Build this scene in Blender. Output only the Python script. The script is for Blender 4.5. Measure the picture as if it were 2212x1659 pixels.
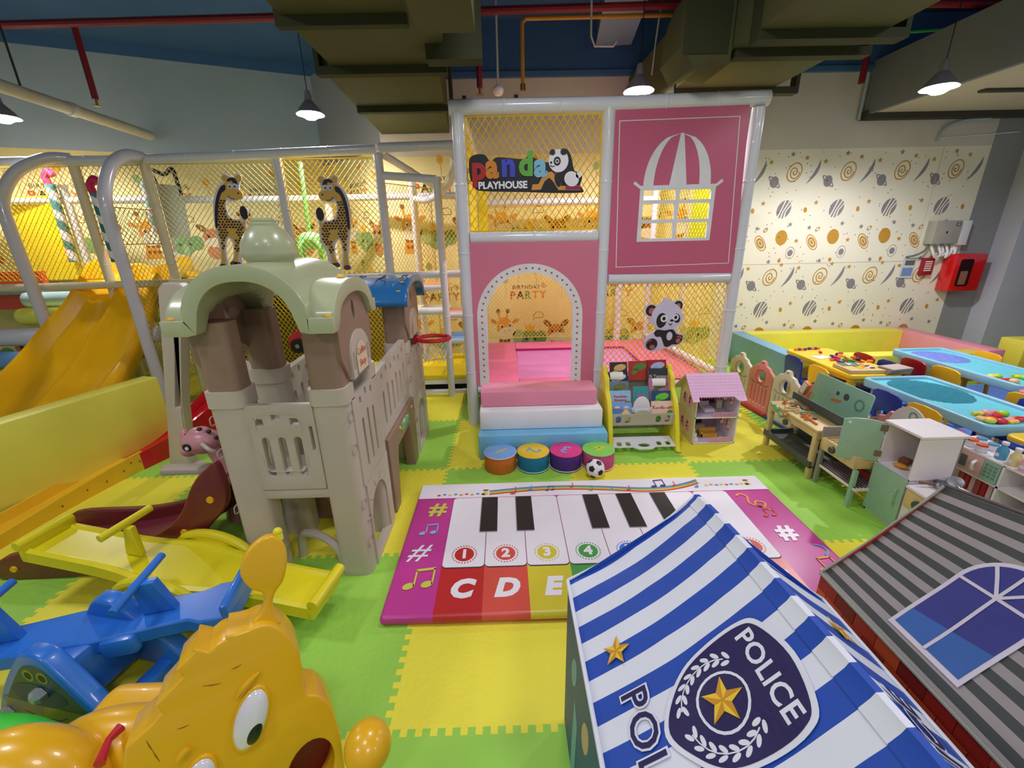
import bpy, bmesh, math, random
from mathutils import Matrix, Vector, noise
PI = math.pi
C = bpy.context.scene.collection
for o in list(bpy.data.objects): bpy.data.objects.remove(o)
# ---------------------------------------------------------------- camera
CAM_H = 1.6
FPX = 924.308
MR = Matrix(((0.99959341, 0.02607635, -0.0115339), (-0.01942433, 0.32663538, -0.9449508), (-0.02087349, 0.94479064, 0.32700909)))
cd = bpy.data.cameras.new('camera'); cam = bpy.data.objects.new('camera', cd); C.objects.link(cam)
cd.sensor_width = 36.0; cd.lens = FPX * 36.0 / 2212.0; cd.clip_start = 0.02
cam.matrix_world = Matrix.Translation((0, 0, CAM_H)) @ MR.to_4x4()
bpy.context.scene.camera = cam
# ---------------------------------------------------------------- view, world, light
sc = bpy.context.scene
sc.view_settings.view_transform = 'Standard'; sc.view_settings.look = 'None'
sc.view_settings.gamma = 1.0; sc.view_settings.exposure = 0.0; sc.view_settings.use_curve_mapping = False
w = bpy.data.worlds.new('world'); sc.world = w; w.use_nodes = True
w.node_tree.nodes['Background'].inputs[0].default_value = (0.80, 0.84, 1.0, 1)
w.node_tree.nodes['Background'].inputs[1].default_value = 0.30
def area_light(loc, size, power, col=(0.99, 0.935, 1.0), rot=(0, 0, 0)):
    l = bpy.data.lights.new('hall_light', 'AREA'); l.shape = 'DISK'; l.size = size; l.energy = power; l.color = col
    o = bpy.data.objects.new('hall_light', l); C.objects.link(o); o.location = loc; o.rotation_euler = rot
    return o
# the hall's other pendant lamps, outside the frame (above and behind the camera) and over the play area
for x, y, p in ((-2.6, 1.4, 26), (0.3, 1.9, 22), (3.2, 1.6, 24), (-2.2, -1.2, 26), (0.9, -1.3, 26), (3.9, -0.8, 26), (-0.4, 0.2, 14)):
    area_light((x, y, 3.2), 0.5, p)

# ---------------------------------------------------------------- helpers
def V(*a): return Vector(a)
def ray(px, py): return MR @ Vector((px - 1106.0, -(py - 829.5), -FPX))
def on_plane(px, py, p0, n):
    r = ray(px, py); c = Vector((0, 0, CAM_H)); return c + r * ((Vector(p0) - c).dot(n) / r.dot(n))
def at_y(px, py, y): return on_plane(px, py, (0, y, 0), Vector((0, 1, 0)))
def at_x(px, py, x): return on_plane(px, py, (x, 0, 0), Vector((1, 0, 0)))
def at_z(px, py, z): return on_plane(px, py, (0, 0, z), Vector((0, 0, 1)))
def lin(c):
    c = c / 255.0
    return c / 12.92 if c <= 0.04045 else ((c + 0.055) / 1.055) ** 2.4
MATS = {}
def mat(name, rgb, rough=0.5, metal=0.0, var=0.05, scale=8.0, bump=0.0, bscale=60.0, emit=0.0, alpha=1.0, trans=0.0, coat=0.0, spec=0.5):
    if name in MATS: return MATS[name]
    m = bpy.data.materials.new(name); m.use_nodes = True; nt = m.node_tree; b = nt.nodes['Principled BSDF']
    col = (lin(rgb[0]), lin(rgb[1]), lin(rgb[2]))
    b.inputs['Roughness'].default_value = rough; b.inputs['Metallic'].default_value = metal
    b.inputs['Specular IOR Level'].default_value = spec; b.inputs['Coat Weight'].default_value = coat
    tc = nt.nodes.new('ShaderNodeTexCoord')
    n = nt.nodes.new('ShaderNodeTexNoise'); n.inputs['Scale'].default_value = scale; n.inputs['Detail'].default_value = 3
    nt.links.new(tc.outputs['Object'], n.inputs['Vector'])
    r = nt.nodes.new('ShaderNodeValToRGB')
    r.color_ramp.elements[0].position = 0.3; r.color_ramp.elements[1].position = 0.7
    r.color_ramp.elements[0].color = tuple(c * (1 - var) for c in col) + (1,)
    r.color_ramp.elements[1].color = tuple(min(1, c * (1 + var)) for c in col) + (1,)
    nt.links.new(n.outputs['Fac'], r.inputs['Fac']); nt.links.new(r.outputs['Color'], b.inputs['Base Color'])
    if bump:
        n2 = nt.nodes.new('ShaderNodeTexNoise'); n2.inputs['Scale'].default_value = bscale
        nt.links.new(tc.outputs['Object'], n2.inputs['Vector'])
        bp = nt.nodes.new('ShaderNodeBump'); bp.inputs['Strength'].default_value = bump; bp.inputs['Distance'].default_value = 0.01
        nt.links.new(n2.outputs['Fac'], bp.inputs['Height']); nt.links.new(bp.outputs['Normal'], b.inputs['Normal'])
    if emit:
        b.inputs['Emission Color'].default_value = col + (1,); b.inputs['Emission Strength'].default_value = emit
    if trans: b.inputs['Transmission Weight'].default_value = trans
    if alpha < 1: b.inputs['Alpha'].default_value = alpha
    MATS[name] = m; return m

WM = {}
class B:
    """Mesh builder: shapes in world coordinates; out() links them as ONE object under its parent."""
    def __init__(s): s.bm = bmesh.new(); s.mats = []; s.X = Matrix.Identity(4)
    def mi(s, m):
        if m not in s.mats: s.mats.append(m)
        return s.mats.index(m)
    def _merge(s, t, m, M=None):
        i = s.mi(m); mp = {}
        X = s.X @ M if M is not None else s.X
        for v in t.verts: mp[v] = s.bm.verts.new(X @ v.co)
        for f in t.faces:
            try: nf = s.bm.faces.new([mp[v] for v in f.verts]); nf.material_index = i
            except ValueError: pass
        t.free(); return s
    def box(s, c, d, m, rot=None, bev=0.0, seg=2):
        t = bmesh.new(); bmesh.ops.create_cube(t, size=1.0)
        bmesh.ops.scale(t, vec=d, verts=t.verts)
        if bev: bmesh.ops.bevel(t, geom=list(t.edges) + list(t.verts), offset=min(bev, min(d) * 0.49), segments=seg, affect='EDGES', profile=0.5)
        M = Matrix.Translation(c)
        if rot is not None: M = M @ (rot.to_4x4() if not isinstance(rot, (int, float)) else Matrix.Rotation(rot, 4, 'Z'))
        return s._merge(t, m, M)
    def bx(s, x0, x1, y0, y1, z0, z1, m, bev=0.0, seg=2):
        return s.box(((x0 + x1) / 2, (y0 + y1) / 2, (z0 + z1) / 2), (abs(x1 - x0), abs(y1 - y0), abs(z1 - z0)), m, None, bev, seg)
    def tube(s, pts, r, m, seg=10, closed=False, rr=None, cap=True):
        pts = [Vector(p) for p in pts]; n = len(pts); t = bmesh.new(); rings = []
        def tan(i):
            if closed: return (pts[(i + 1) % n] - pts[i - 1]).normalized()
            if i == 0: return (pts[1] - pts[0]).normalized()
            if i == n - 1: return (pts[-1] - pts[-2]).normalized()
            return ((pts[i + 1] - pts[i]).normalized() + (pts[i] - pts[i - 1]).normalized()).normalized()
        T = tan(0); up = Vector((0, 0, 1)) if abs(T.z) < 0.9 else Vector((1, 0, 0)); N = T.cross(up).normalized()
        for i in range(n):
            T = tan(i); N = (N - T * N.dot(T)).normalized(); Bn = T.cross(N); q = rr[i] if rr else r
            rings.append([t.verts.new(pts[i] + (N * math.cos(2 * PI * k / seg) + Bn * math.sin(2 * PI * k / seg)) * q) for k in range(seg)])
        for i in range(n if closed else n - 1):
            a, b = rings[i], rings[(i + 1) % n]
            for k in range(seg): t.faces.new((a[k], a[(k + 1) % seg], b[(k + 1) % seg], b[k]))
        if cap and not closed: t.faces.new(rings[0][::-1]); t.faces.new(rings[-1])
        return s._merge(t, m)
    def cyl(s, p, q, r, m, r2=None, seg=16):
        return s.tube([p, q], r, m, seg, rr=[r, r if r2 is None else r2])
    def lathe(s, prof, o, m, seg=24, axis=None, scale=(1, 1, 1)):
        t = bmesh.new(); rings = []
        for r, z in prof: rings.append([t.verts.new((max(r, 1e-4) * math.cos(2 * PI * k / seg), max(r, 1e-4) * math.sin(2 * PI * k / seg), z)) for k in range(seg)])
        for a, b in zip(rings, rings[1:]):
            for k in range(seg): t.faces.new((a[k], a[(k + 1) % seg], b[(k + 1) % seg], b[k]))
        t.faces.new(rings[0][::-1]); t.faces.new(rings[-1])
        M = Matrix.Translation(o)
        if axis is not None: M = M @ Vector((0, 0, 1)).rotation_difference(Vector(axis)).to_matrix().to_4x4()
        return s._merge(t, m, M @ Matrix.Diagonal(scale + (1,)))
    def ell(s, c, r, m, rot=None, u=16, v=10):
        t = bmesh.new(); bmesh.ops.create_uvsphere(t, u_segments=u, v_segments=v, radius=1.0)
        if isinstance(r, (int, float)): r = (r, r, r)
        M = Matrix.Translation(c)
        if rot is not None: M = M @ rot.to_4x4()
        return s._merge(t, m, M @ Matrix.Diagonal(tuple(r) + (1,)))
    def face(s, pts, m):
        t = bmesh.new(); t.faces.new([t.verts.new(p) for p in pts]); return s._merge(t, m)
    def grid(s, rows, m, closed=False):
        t = bmesh.new(); R = [[t.verts.new(p) for p in row] for row in rows]
        for a, b in zip(R, R[1:]):
            n = len(a)
            for k in range(n if closed else n - 1): t.faces.new((a[k], a[(k + 1) % n], b[(k + 1) % n], b[k]))
        return s._merge(t, m)
    def _curve(s, cu, M, m):
        o = bpy.data.objects.new('tmp', cu); C.objects.link(o)
        dg = bpy.context.evaluated_depsgraph_get(); me = bpy.data.meshes.new_from_object(o.evaluated_get(dg))
        bpy.data.objects.remove(o); bpy.data.curves.remove(cu)
        t = bmesh.new(); t.from_mesh(me); bpy.data.meshes.remove(me)
        bmesh.ops.remove_doubles(t, verts=t.verts, dist=1e-6)
        return s._merge(t, m, M)
    def plate(s, loops, depth, M, m, bev=0.0):
        """2D outlines (first outer, others holes) in M's xy plane, extruded +-depth/2."""
        cu = bpy.data.curves.new('c', 'CURVE'); cu.dimensions = '2D'; cu.fill_mode = 'BOTH'
        cu.extrude = max(depth / 2 - bev, 0); cu.bevel_depth = bev; cu.bevel_resolution = 2; cu.offset = -bev
        for L in loops:
            sp = cu.splines.new('POLY'); sp.points.add(len(L) - 1); sp.use_cyclic_u = True
            for p, q in zip(sp.points, L): p.co = (q[0], q[1], 0, 1)
        return s._curve(cu, M, m)
    def text(s, body, size, M, m, depth=0.002, offset=0.0, shear=0.0, align='CENTER', spacing=1.0):
        cu = bpy.data.curves.new('t', 'FONT'); cu.body = body; cu.size = size; cu.extrude = depth / 2; cu.offset = offset
        cu.shear = shear; cu.align_x = align; cu.align_y = 'CENTER'; cu.space_character = spacing; cu.resolution_u = 3
        return s._curve(cu, M, m)
    def stroke(s, pts, wd, depth, M, m, closed=False):
        n = len(pts); L = []; R = []
        for i in range(n):
            a = Vector(pts[i - 1] if (closed or i > 0) else pts[0]); b = Vector(pts[(i + 1) % n] if (closed or i < n - 1) else pts[-1])
            t = (b - a).normalized(); nn = Vector((-t.y, t.x)); p = Vector(pts[i]); h = (wd[i] if isinstance(wd, (list, tuple)) else wd) / 2
            L.append(p + nn * h); R.append(p - nn * h)
        t = bmesh.new(); hz = depth / 2
        rows = [[t.verts.new((q.x, q.y, z)) for q in (L[i], R[i]) for z in (-hz, hz)] for i in range(n)]
        for i in range(n if closed else n - 1):
            a, b = rows[i], rows[(i + 1) % n]
            for j, k in ((1, 3), (2, 0), (0, 1), (3, 2)): t.faces.new((a[j], a[k], b[k], b[j]))
        if not closed:
            for a in (rows[0], rows[-1]): t.faces.new((a[0], a[1], a[3], a[2]))
        return s._merge(t, m, M)
    def out(s, name, parent=None, label=None, smooth=35, subd=0, bevel=0.0, kind=None, **kw):
        me = bpy.data.meshes.new(name)
        if parent is not None: s.bm.transform(WM[parent.name].inverted())
        bmesh.ops.recalc_face_normals(s.bm, faces=s.bm.faces)
        s.bm.to_mesh(me); s.bm.free()
        for m in s.mats: me.materials.append(m)
        o = bpy.data.objects.new(name, me); C.objects.link(o)
        if parent is not None: o.parent = parent; WM[o.name] = WM[parent.name]
        else: WM[o.name] = Matrix.Identity(4)
        if smooth:
            for p in me.polygons: p.use_smooth = True
            me.set_sharp_from_angle(angle=math.radians(smooth))
        if bevel:
            md = o.modifiers.new('bevel', 'BEVEL'); md.width = bevel; md.segments = 2; md.limit_method = 'ANGLE'
        if subd:
            md = o.modifiers.new('sub', 'SUBSURF'); md.levels = subd; md.render_levels = subd
        if label: o['label'] = label
        if kind: o['kind'] = kind
        for k, v in kw.items(): o[k] = v
        return o
def thing(name, label, cat, loc=(0, 0, 0), rotz=0.0, group=None):
    o = bpy.data.objects.new(name, None); C.objects.link(o); o.empty_display_size = 0.1
    o.location = loc; o.rotation_euler = (0, 0, rotz); o['label'] = label; o['category'] = cat
    if group: o['group'] = group
    WM[o.name] = Matrix.Translation(loc) @ Matrix.Rotation(rotz, 4, 'Z')
    return o
def tag(o, label, cat, group=None):
    o['label'] = label; o['category'] = cat
    if group: o['group'] = group
    return o
def dup(root, loc, rotz=0.0, label=None, group=None, swap=None, scale=None):
    def cp(o, par):
        c = o.copy(); C.objects.link(c)
        if par is not None: c.parent = par
        if swap and c.data:
            pairs = [(i, swap[m.name]) for i, m in enumerate(c.data.materials) if m.name in swap]
            for i, nm in pairs: c.material_slots[i].link = 'OBJECT'; c.material_slots[i].material = nm
        WM[c.name] = Matrix.Identity(4)
        for ch in o.children: cp(ch, c)
        return c
    r = cp(root, None); r.location = loc; r.rotation_euler = (0, 0, rotz)
    if scale: r.scale = (scale,) * 3
    if label: r['label'] = label
    if group: r['group'] = group
    return r
def circ(cx, cy, rx, ry=None, n=24, rot=0.0, a0=0.0, a1=2 * PI):
    ry = rx if ry is None else ry; out = []
    full = abs(a1 - a0 - 2 * PI) < 1e-6
    for i in range(n):
        a = a0 + (a1 - a0) * i / (n if full else n - 1)
        x, y = rx * math.cos(a), ry * math.sin(a)
        out.append((cx + x * math.cos(rot) - y * math.sin(rot), cy + x * math.sin(rot) + y * math.cos(rot)))
    return out
def rrect(x0, x1, y0, y1, r=0.01, n=4):
    out = []
    r = min(r, abs(x1 - x0) / 2 - 1e-5, abs(y1 - y0) / 2 - 1e-5)
    for cx, cy, a in ((x1 - r, y1 - r, 0), (x0 + r, y1 - r, PI / 2), (x0 + r, y0 + r, PI), (x1 - r, y0 + r, 1.5 * PI)):
        for i in range(n + 1): out.append((cx + r * math.cos(a + PI / 2 * i / n), cy + r * math.sin(a + PI / 2 * i / n)))
    return out
def star(cx, cy, r, k=0.42, n=5, rot=PI / 2):
    return [(cx + (r if i % 2 == 0 else r * k) * math.cos(rot + PI * i / n), cy + (r if i % 2 == 0 else r * k) * math.sin(rot + PI * i / n)) for i in range(2 * n)]
def frame(o, x, y):
    """4x4 with origin o, x axis, y axis (z = x cross y)."""
    x = Vector(x).normalized(); y = Vector(y); y = (y - x * y.dot(x)).normalized(); z = x.cross(y); o = Vector(o)
    return Matrix(((x.x, y.x, z.x, o.x), (x.y, y.y, z.y, o.y), (x.z, y.z, z.z, o.z), (0, 0, 0, 1)))
def wallM(y): return frame((0, y, 0), (1, 0, 0), (0, 0, 1))      # xy plane = world XZ, normal toward -Y
def floorM(z): return Matrix.Translation((0, 0, z))
def spl(pts, n=6, closed=True):
    """Catmull-Rom through 2D/3D points."""
    P = [Vector(p) for p in pts]; N = len(P); out = []
    for i in range(N if closed else N - 1):
        p0 = P[i - 1] if (closed or i > 0) else P[0]; p1 = P[i]; p2 = P[(i + 1) % N]; p3 = P[(i + 2) % N] if (closed or i + 2 < N) else P[-1]
        for k in range(n):
            t = k / n
            out.append(0.5 * ((2 * p1) + (p2 - p0) * t + (2 * p0 - 5 * p1 + 4 * p2 - p3) * t * t + (3 * p1 - p0 - 3 * p2 + p3) * t ** 3))
    if not closed: out.append(P[-1])
    return out
def net(b, M, x0, x1, y0, y1, m, sx=0.05, sy=0.075, r=0.0022):
    """diamond mesh: straight strands at both slants, clipped to the rectangle."""
    r *= 1.25
    k = sy / sx; h = y1 - y0
    c = -h / k
    st = sx
    x = x0 - h / k
    while x < x1 + h / k:
        for d in (1, -1):
            xa = x if d == 1 else x + h / k; xb = xa + d * h / k; ya, yb = y0, y1
            pa, pb = Vector((xa, ya)), Vector((xb, yb))
            t0, t1 = 0.0, 1.0; dx = pb.x - pa.x
            if dx > 0: t0 = max(t0, (x0 - pa.x) / dx); t1 = min(t1, (x1 - pa.x) / dx)
            else: t0 = max(t0, (x1 - pa.x) / dx); t1 = min(t1, (x0 - pa.x) / dx)
            if t1 - t0 > 1e-3:
                a = pa.lerp(pb, t0); q = pa.lerp(pb, t1)
                b.tube([M @ Vector((a.x, a.y, 0.0015 * d)), M @ Vector((q.x, q.y, 0.0015 * d))], r, m, 4, cap=False)
        x += st
    for pts in (((x0, y0), (x1, y0)), ((x0, y1), (x1, y1)), ((x0, y0), (x0, y1)), ((x1, y0), (x1, y1))):
        b.tube([M @ Vector((pts[0][0], pts[0][1], 0)), M @ Vector((pts[1][0], pts[1][1], 0))], r * 1.6, m, 5)
# ---------------------------------------------------------------- shared materials
white_pipe = mat('white_padded_pipe', (222, 224, 230), 0.22, var=0.02, coat=0.4)
pvc_white = mat('white_vinyl', (232, 232, 236), 0.4, var=0.02)
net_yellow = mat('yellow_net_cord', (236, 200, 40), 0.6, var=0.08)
net_shaded = mat('shaded_net_cord', (190, 170, 60), 0.7, var=0.08)  # duller copy of the yellow cord, with shade put into its colour
black = mat('black_plastic', (22, 22, 24), 0.5)
steel = mat('steel', (170, 172, 176), 0.3, metal=0.9)
# ================================================================ THE ROOM
def floor_mat():
    m = bpy.data.materials.new('foam_tiles'); m.use_nodes = True; nt = m.node_tree; b = nt.nodes['Principled BSDF']
    N = nt.nodes.new; Lk = nt.links.new
    tc = N('ShaderNodeTexCoord'); sp = N('ShaderNodeSeparateXYZ'); Lk(tc.outputs['Object'], sp.inputs[0])
    def mth(op, a, bb=None, clamp=False):
        n = N('ShaderNodeMath'); n.operation = op; n.use_clamp = clamp
        for i, q in enumerate((a, bb)):
            if q is None: continue
            if isinstance(q, (int, float)): n.inputs[i].default_value = q
            else: Lk(q, n.inputs[i])
        return n.outputs[0]
    S = 0.88
    u = mth('DIVIDE', mth('ADD', sp.outputs[0], 0.45), S); v = mth('DIVIDE', mth('SUBTRACT', sp.outputs[1], 1.0), S)
    def teeth(q): return mth('MULTIPLY', mth('SUBTRACT', mth('GREATER_THAN', mth('SINE', mth('MULTIPLY', q, 2 * PI * 17)), 0.1), 0.5), 0.028)
    uu = mth('ADD', u, teeth(v)); vv = mth('ADD', v, teeth(u))
    par = mth('ABSOLUTE', mth('MODULO', mth('ADD', mth('FLOOR', uu), mth('FLOOR', vv)), 2.0))
    par = mth('GREATER_THAN', par, 0.5)
    mix = N('ShaderNodeMix'); mix.data_type = 'RGBA'; Lk(par, mix.inputs[0])
    mix.inputs[6].default_value = (lin(242), lin(234), lin(66), 1); mix.inputs[7].default_value = (lin(156), lin(214), lin(78), 1)
    ns = N('ShaderNodeTexNoise'); ns.inputs['Scale'].default_value = 2.2; ns.inputs['Detail'].default_value = 4; Lk(tc.outputs['Object'], ns.inputs['Vector'])
    hs = N('ShaderNodeHueSaturation'); Lk(mix.outputs[2], hs.inputs['Color'])
    mr = N('ShaderNodeMapRange'); mr.inputs[3].default_value = 0.9; mr.inputs[4].default_value = 1.08; Lk(ns.outputs['Fac'], mr.inputs[0]); Lk(mr.outputs[0], hs.inputs['Value'])
    Lk(hs.outputs[0], b.inputs['Base Color'])
    b.inputs['Roughness'].default_value = 0.62
    vo = N('ShaderNodeTexVoronoi'); vo.inputs['Scale'].default_value = 42; Lk(tc.outputs['Object'], vo.inputs['Vector'])
    sm = mth('GREATER_THAN', sp.outputs[1], 1.0)
    bp = N('ShaderNodeBump'); bp.inputs['Distance'].default_value = 0.006; Lk(mth('MULTIPLY', vo.outputs['Distance'], mth('ADD', mth('MULTIPLY', sm, 0.8), 0.1)), bp.inputs['Height']); bp.inputs['Strength'].default_value = 0.45
    def seam(q): return mth('LESS_THAN', mth('ABSOLUTE', mth('SUBTRACT', mth('FRACT', mth('ADD', q, 0.5)), 0.5)), 0.0025)
    bp2 = N('ShaderNodeBump'); bp2.inputs['Distance'].default_value = -0.004; Lk(mth('MAXIMUM', seam(uu), seam(vv)), bp2.inputs['Height']); Lk(bp.outputs[0], bp2.inputs['Normal'])
    Lk(bp2.outputs[0], b.inputs['Normal'])
    return m
b = B(); fm = floor_mat(); b.bx(-9.5, 7.5, -3, 8, -0.06, 0, fm); b.out('floor', kind='structure', smooth=0)

wall_white = mat('painted_wall_white', (214, 208, 200), 0.85, var=0.03, scale=2, bump=0.15, bscale=25)
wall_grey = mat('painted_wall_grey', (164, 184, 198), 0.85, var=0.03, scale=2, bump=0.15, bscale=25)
wall_grey_shaded = mat('painted_wall_grey_in_shade', (150, 154, 160), 0.85, var=0.03, scale=2)  # darker copy of the wall grey: shade on the return painted in
blue_paint = mat('blue_ceiling_paint', (66, 108, 158), 0.85, var=0.06, scale=3)
blue_deep = mat('deep_blue_ceiling_paint', (56, 96, 146), 0.85, var=0.06, scale=3)
cream = mat('party_wallpaper', (242, 227, 162), 0.8, var=0.03, scale=3)
space_cream = mat('space_wallpaper', (240, 236, 218), 0.8, var=0.02, scale=3)
wp_orange = mat('wallpaper_orange', (232, 150, 48), 0.8); wp_brown = mat('wallpaper_brown', (128, 78, 36), 0.8)
wp_rust = mat('wallpaper_rust', (206, 122, 78), 0.8); wp_green = mat('wallpaper_green', (112, 158, 96), 0.8); wp_lgreen = mat('wallpaper_pale_green', (160, 190, 130), 0.8)
wp_cream2 = mat('wallpaper_muzzle', (238, 226, 190), 0.8); wp_ink = mat('wallpaper_ink', (60, 50, 44), 0.8); wp_white = mat('wallpaper_white', (250, 246, 236), 0.8)
wp_gold = mat('wallpaper_gold', (196, 146, 52), 0.7); wp_silver = mat('wallpaper_silver', (140, 136, 142), 0.7); wp_red = mat('wallpaper_red', (206, 84, 56), 0.8)
wp_crown = mat('wallpaper_crown', (240, 178, 50), 0.8)

def motifs(b, M, x0, x1, rows, centres):
    def E(cx, cy, rx, ry, m, l, rot=0.0): b.plate([circ(cx, cy, rx, ry, 18, rot)], 0.0012, M @ Matrix.Translation((0, 0, 0.0015 * l)), m)
    def inside(x, r): return x0 + r < x < x1 - r
    for z in rows:
        for c in centres:
            g = c - 0.3       # giraffe head
            if inside(g, 0.17):
                E(g, z + 0.02, 0.10, 0.13, wp_orange, 1); E(g + 0.02, z - 0.06, 0.12, 0.08, wp_cream2, 2, 0.3)
                for s in (-1, 1):
                    b.stroke([(g + s * 0.04 - 0.02, z + 0.12), (g + s * 0.06 - 0.02, z + 0.22)], 0.022, 0.001, M @ Matrix.Translation((0, 0, 0.001)), wp_orange)
                    E(g + s * 0.06 - 0.02, z + 0.23, 0.024, 0.028, wp_brown, 2)
                    E(g + s * 0.14, z + 0.10, 0.05, 0.026, wp_orange, 1, s * 0.5); E(g + s * 0.14, z + 0.10, 0.03, 0.014, wp_rust, 2, s * 0.5)
                E(g - 0.04, z + 0.03, 0.024, 0.030, wp_white, 3); E(g - 0.037, z + 0.027, 0.016, 0.02, wp_ink, 4)
                E(g + 0.07, z + 0.05, 0.024, 0.030, wp_white, 3); E(g + 0.068, z + 0.047, 0.016, 0.02, wp_ink, 4)
                E(g + 0.0, z - 0.03, 0.008, 0.006, wp_ink, 4); E(g + 0.05, z - 0.02, 0.008, 0.006, wp_ink, 4)
                b.plate([[(g - 0.07, z - 0.1), (g + 0.04, z - 0.1), (g + 0.08, z - 0.3), (g - 0.1, z - 0.3)]], 0.001, M, wp_orange)
                for k in range(6): E(g - 0.05 + 0.05 * (k % 3), z - 0.15 - 0.07 * (k // 3), 0.018, 0.022, wp_brown, 1)
            g = c + 0.02      # green elephant with a crown
            if inside(g, 0.2):
                E(g, z - 0.14, 0.14, 0.12, wp_green, 1); E(g - 0.15, z - 0.10, 0.07, 0.09, wp_lgreen, 2); E(g + 0.15, z - 0.12, 0.07, 0.09, wp_green, 2)
                E(g - 0.04, z - 0.14, 0.014, 0.018, wp_ink, 3); E(g + 0.07, z - 0.14, 0.014, 0.018, wp_ink, 3); E(g + 0.02, z - 0.21, 0.035, 0.08, wp_lgreen, 3)
                b.plate([[(g - 0.04, z - 0.04), (g + 0.05, z - 0.04), (g + 0.07, z + 0.06), (g + 0.03, z + 0.02), (g + 0.005, z + 0.07), (g - 0.02, z + 0.02), (g - 0.06, z + 0.06)]], 0.001, M @ Matrix.Translation((0, 0, 0.003)), wp_crown)
                b.plate([[(g + 0.05, z + 0.1), (g + 0.07, z + 0.13), (g + 0.17, z + 0.13), (g + 0.18, z + 0.18), (g + 0.14, z + 0.21), (g + 0.09, z + 0.21), (g + 0.05, z + 0.17)], [(g + 0.058, z + 0.112), (g + 0.074, z + 0.137), (g + 0.165, z + 0.137), (g + 0.172, z + 0.178), (g + 0.138, z + 0.203), (g + 0.094, z + 0.203), (g + 0.058, z + 0.166)]], 0.001, M, wp_brown)
            g = c + 0.36      # fawn head with spotted horns
            if inside(g, 0.17):
                E(g, z - 0.05, 0.11, 0.10, wp_rust, 1); E(g + 0.02, z - 0.12, 0.11, 0.06, wp_cream2, 2)
                for s in (-1, 1): E(g + s * 0.11, z + 0.06, 0.035, 0.06, wp_brown, 1, -s * 0.9); E(g + s * 0.10 - 0.01, z + 0.05, 0.012, 0.016, wp_crown, 2)
                E(g - 0.05, z - 0.04, 0.018, 0.022, wp_ink, 3); E(g + 0.06, z - 0.04, 0.018, 0.022, wp_ink, 3)
                E(g, z - 0.24, 0.10, 0.09, wp_rust, 1)
            # lettering
            g = c
            tz = z + 0.42
            if inside(g, 0.3):
                b.text('BIRTHDAY', 0.066, M @ Matrix.Translation((g - 0.02, tz + 0.10, 0.001)), wp_ink, 0.001, spacing=1.15)
                for k, (ch, mm) in enumerate(zip('PARTY', (wp_red, wp_ink, wp_green, wp_orange, wp_rust))):
                    b.text(ch, 0.13, M @ Matrix.Translation((g - 0.19 + 0.095 * k, tz, 0.001)), mm, 0.001, 0.004)
                b.plate([circ(g + 0.2, tz + 0.12, 0.03, n=14), circ(g + 0.2, tz + 0.12, 0.024, n=14)], 0.001, M, wp_brown); E(g + 0.2, tz + 0.12, 0.011, 0.011, wp_red, 1)
            for k, (dx, dz, mm) in enumerate(((-0.28, 0.62, wp_lgreen), (0.10, 0.72, wp_crown), (0.42, 0.6, wp_crown), (-0.12, 0.8, wp_green))):
                if inside(g + dx, 0.05) and z + dz < 2.5:
                    E(g + dx, z + dz, 0.036, 0.045, mm, 1); b.stroke([(g + dx, z + dz - 0.045), (g + dx + 0.01, z + dz - 0.14), (g + dx, z + dz - 0.22)], 0.003, 0.001, M, wp_brown)
# back wall with the party paper
b = B(); b.bx(-1.35, 2.66, 5.45, 5.6, 0, 2.47, cream); b.bx(-1.35, 8, 5.45, 5.6, 2.47, 3.21, wall_white)
b.bx(2.66, 8, 5.47, 5.6, 0, 2.47, wall_grey); b.bx(-1.35, 8, 5.4, 5.6, 3.21, 3.26, blue_paint); b.bx(-1.35, 8, 5.42, 5.6, 3.26, 3.72, blue_deep)
motifs(b, wallM(5.449), -1.34, 2.66, (0.47, 1.72), (-0.8, 0.29, 1.37, 2.42))
# small holes and marks in the white wall over the tower
for px, py in ((1115, 210), (1003, 212)): p = at_y(px, py, 5.449); b.bx(p.x - 0.02, p.x + 0.02, 5.44, 5.45, p.z - 0.02, p.z + 0.02, wp_ink)
b.out('wall_back', kind='structure', smooth=0)
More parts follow.
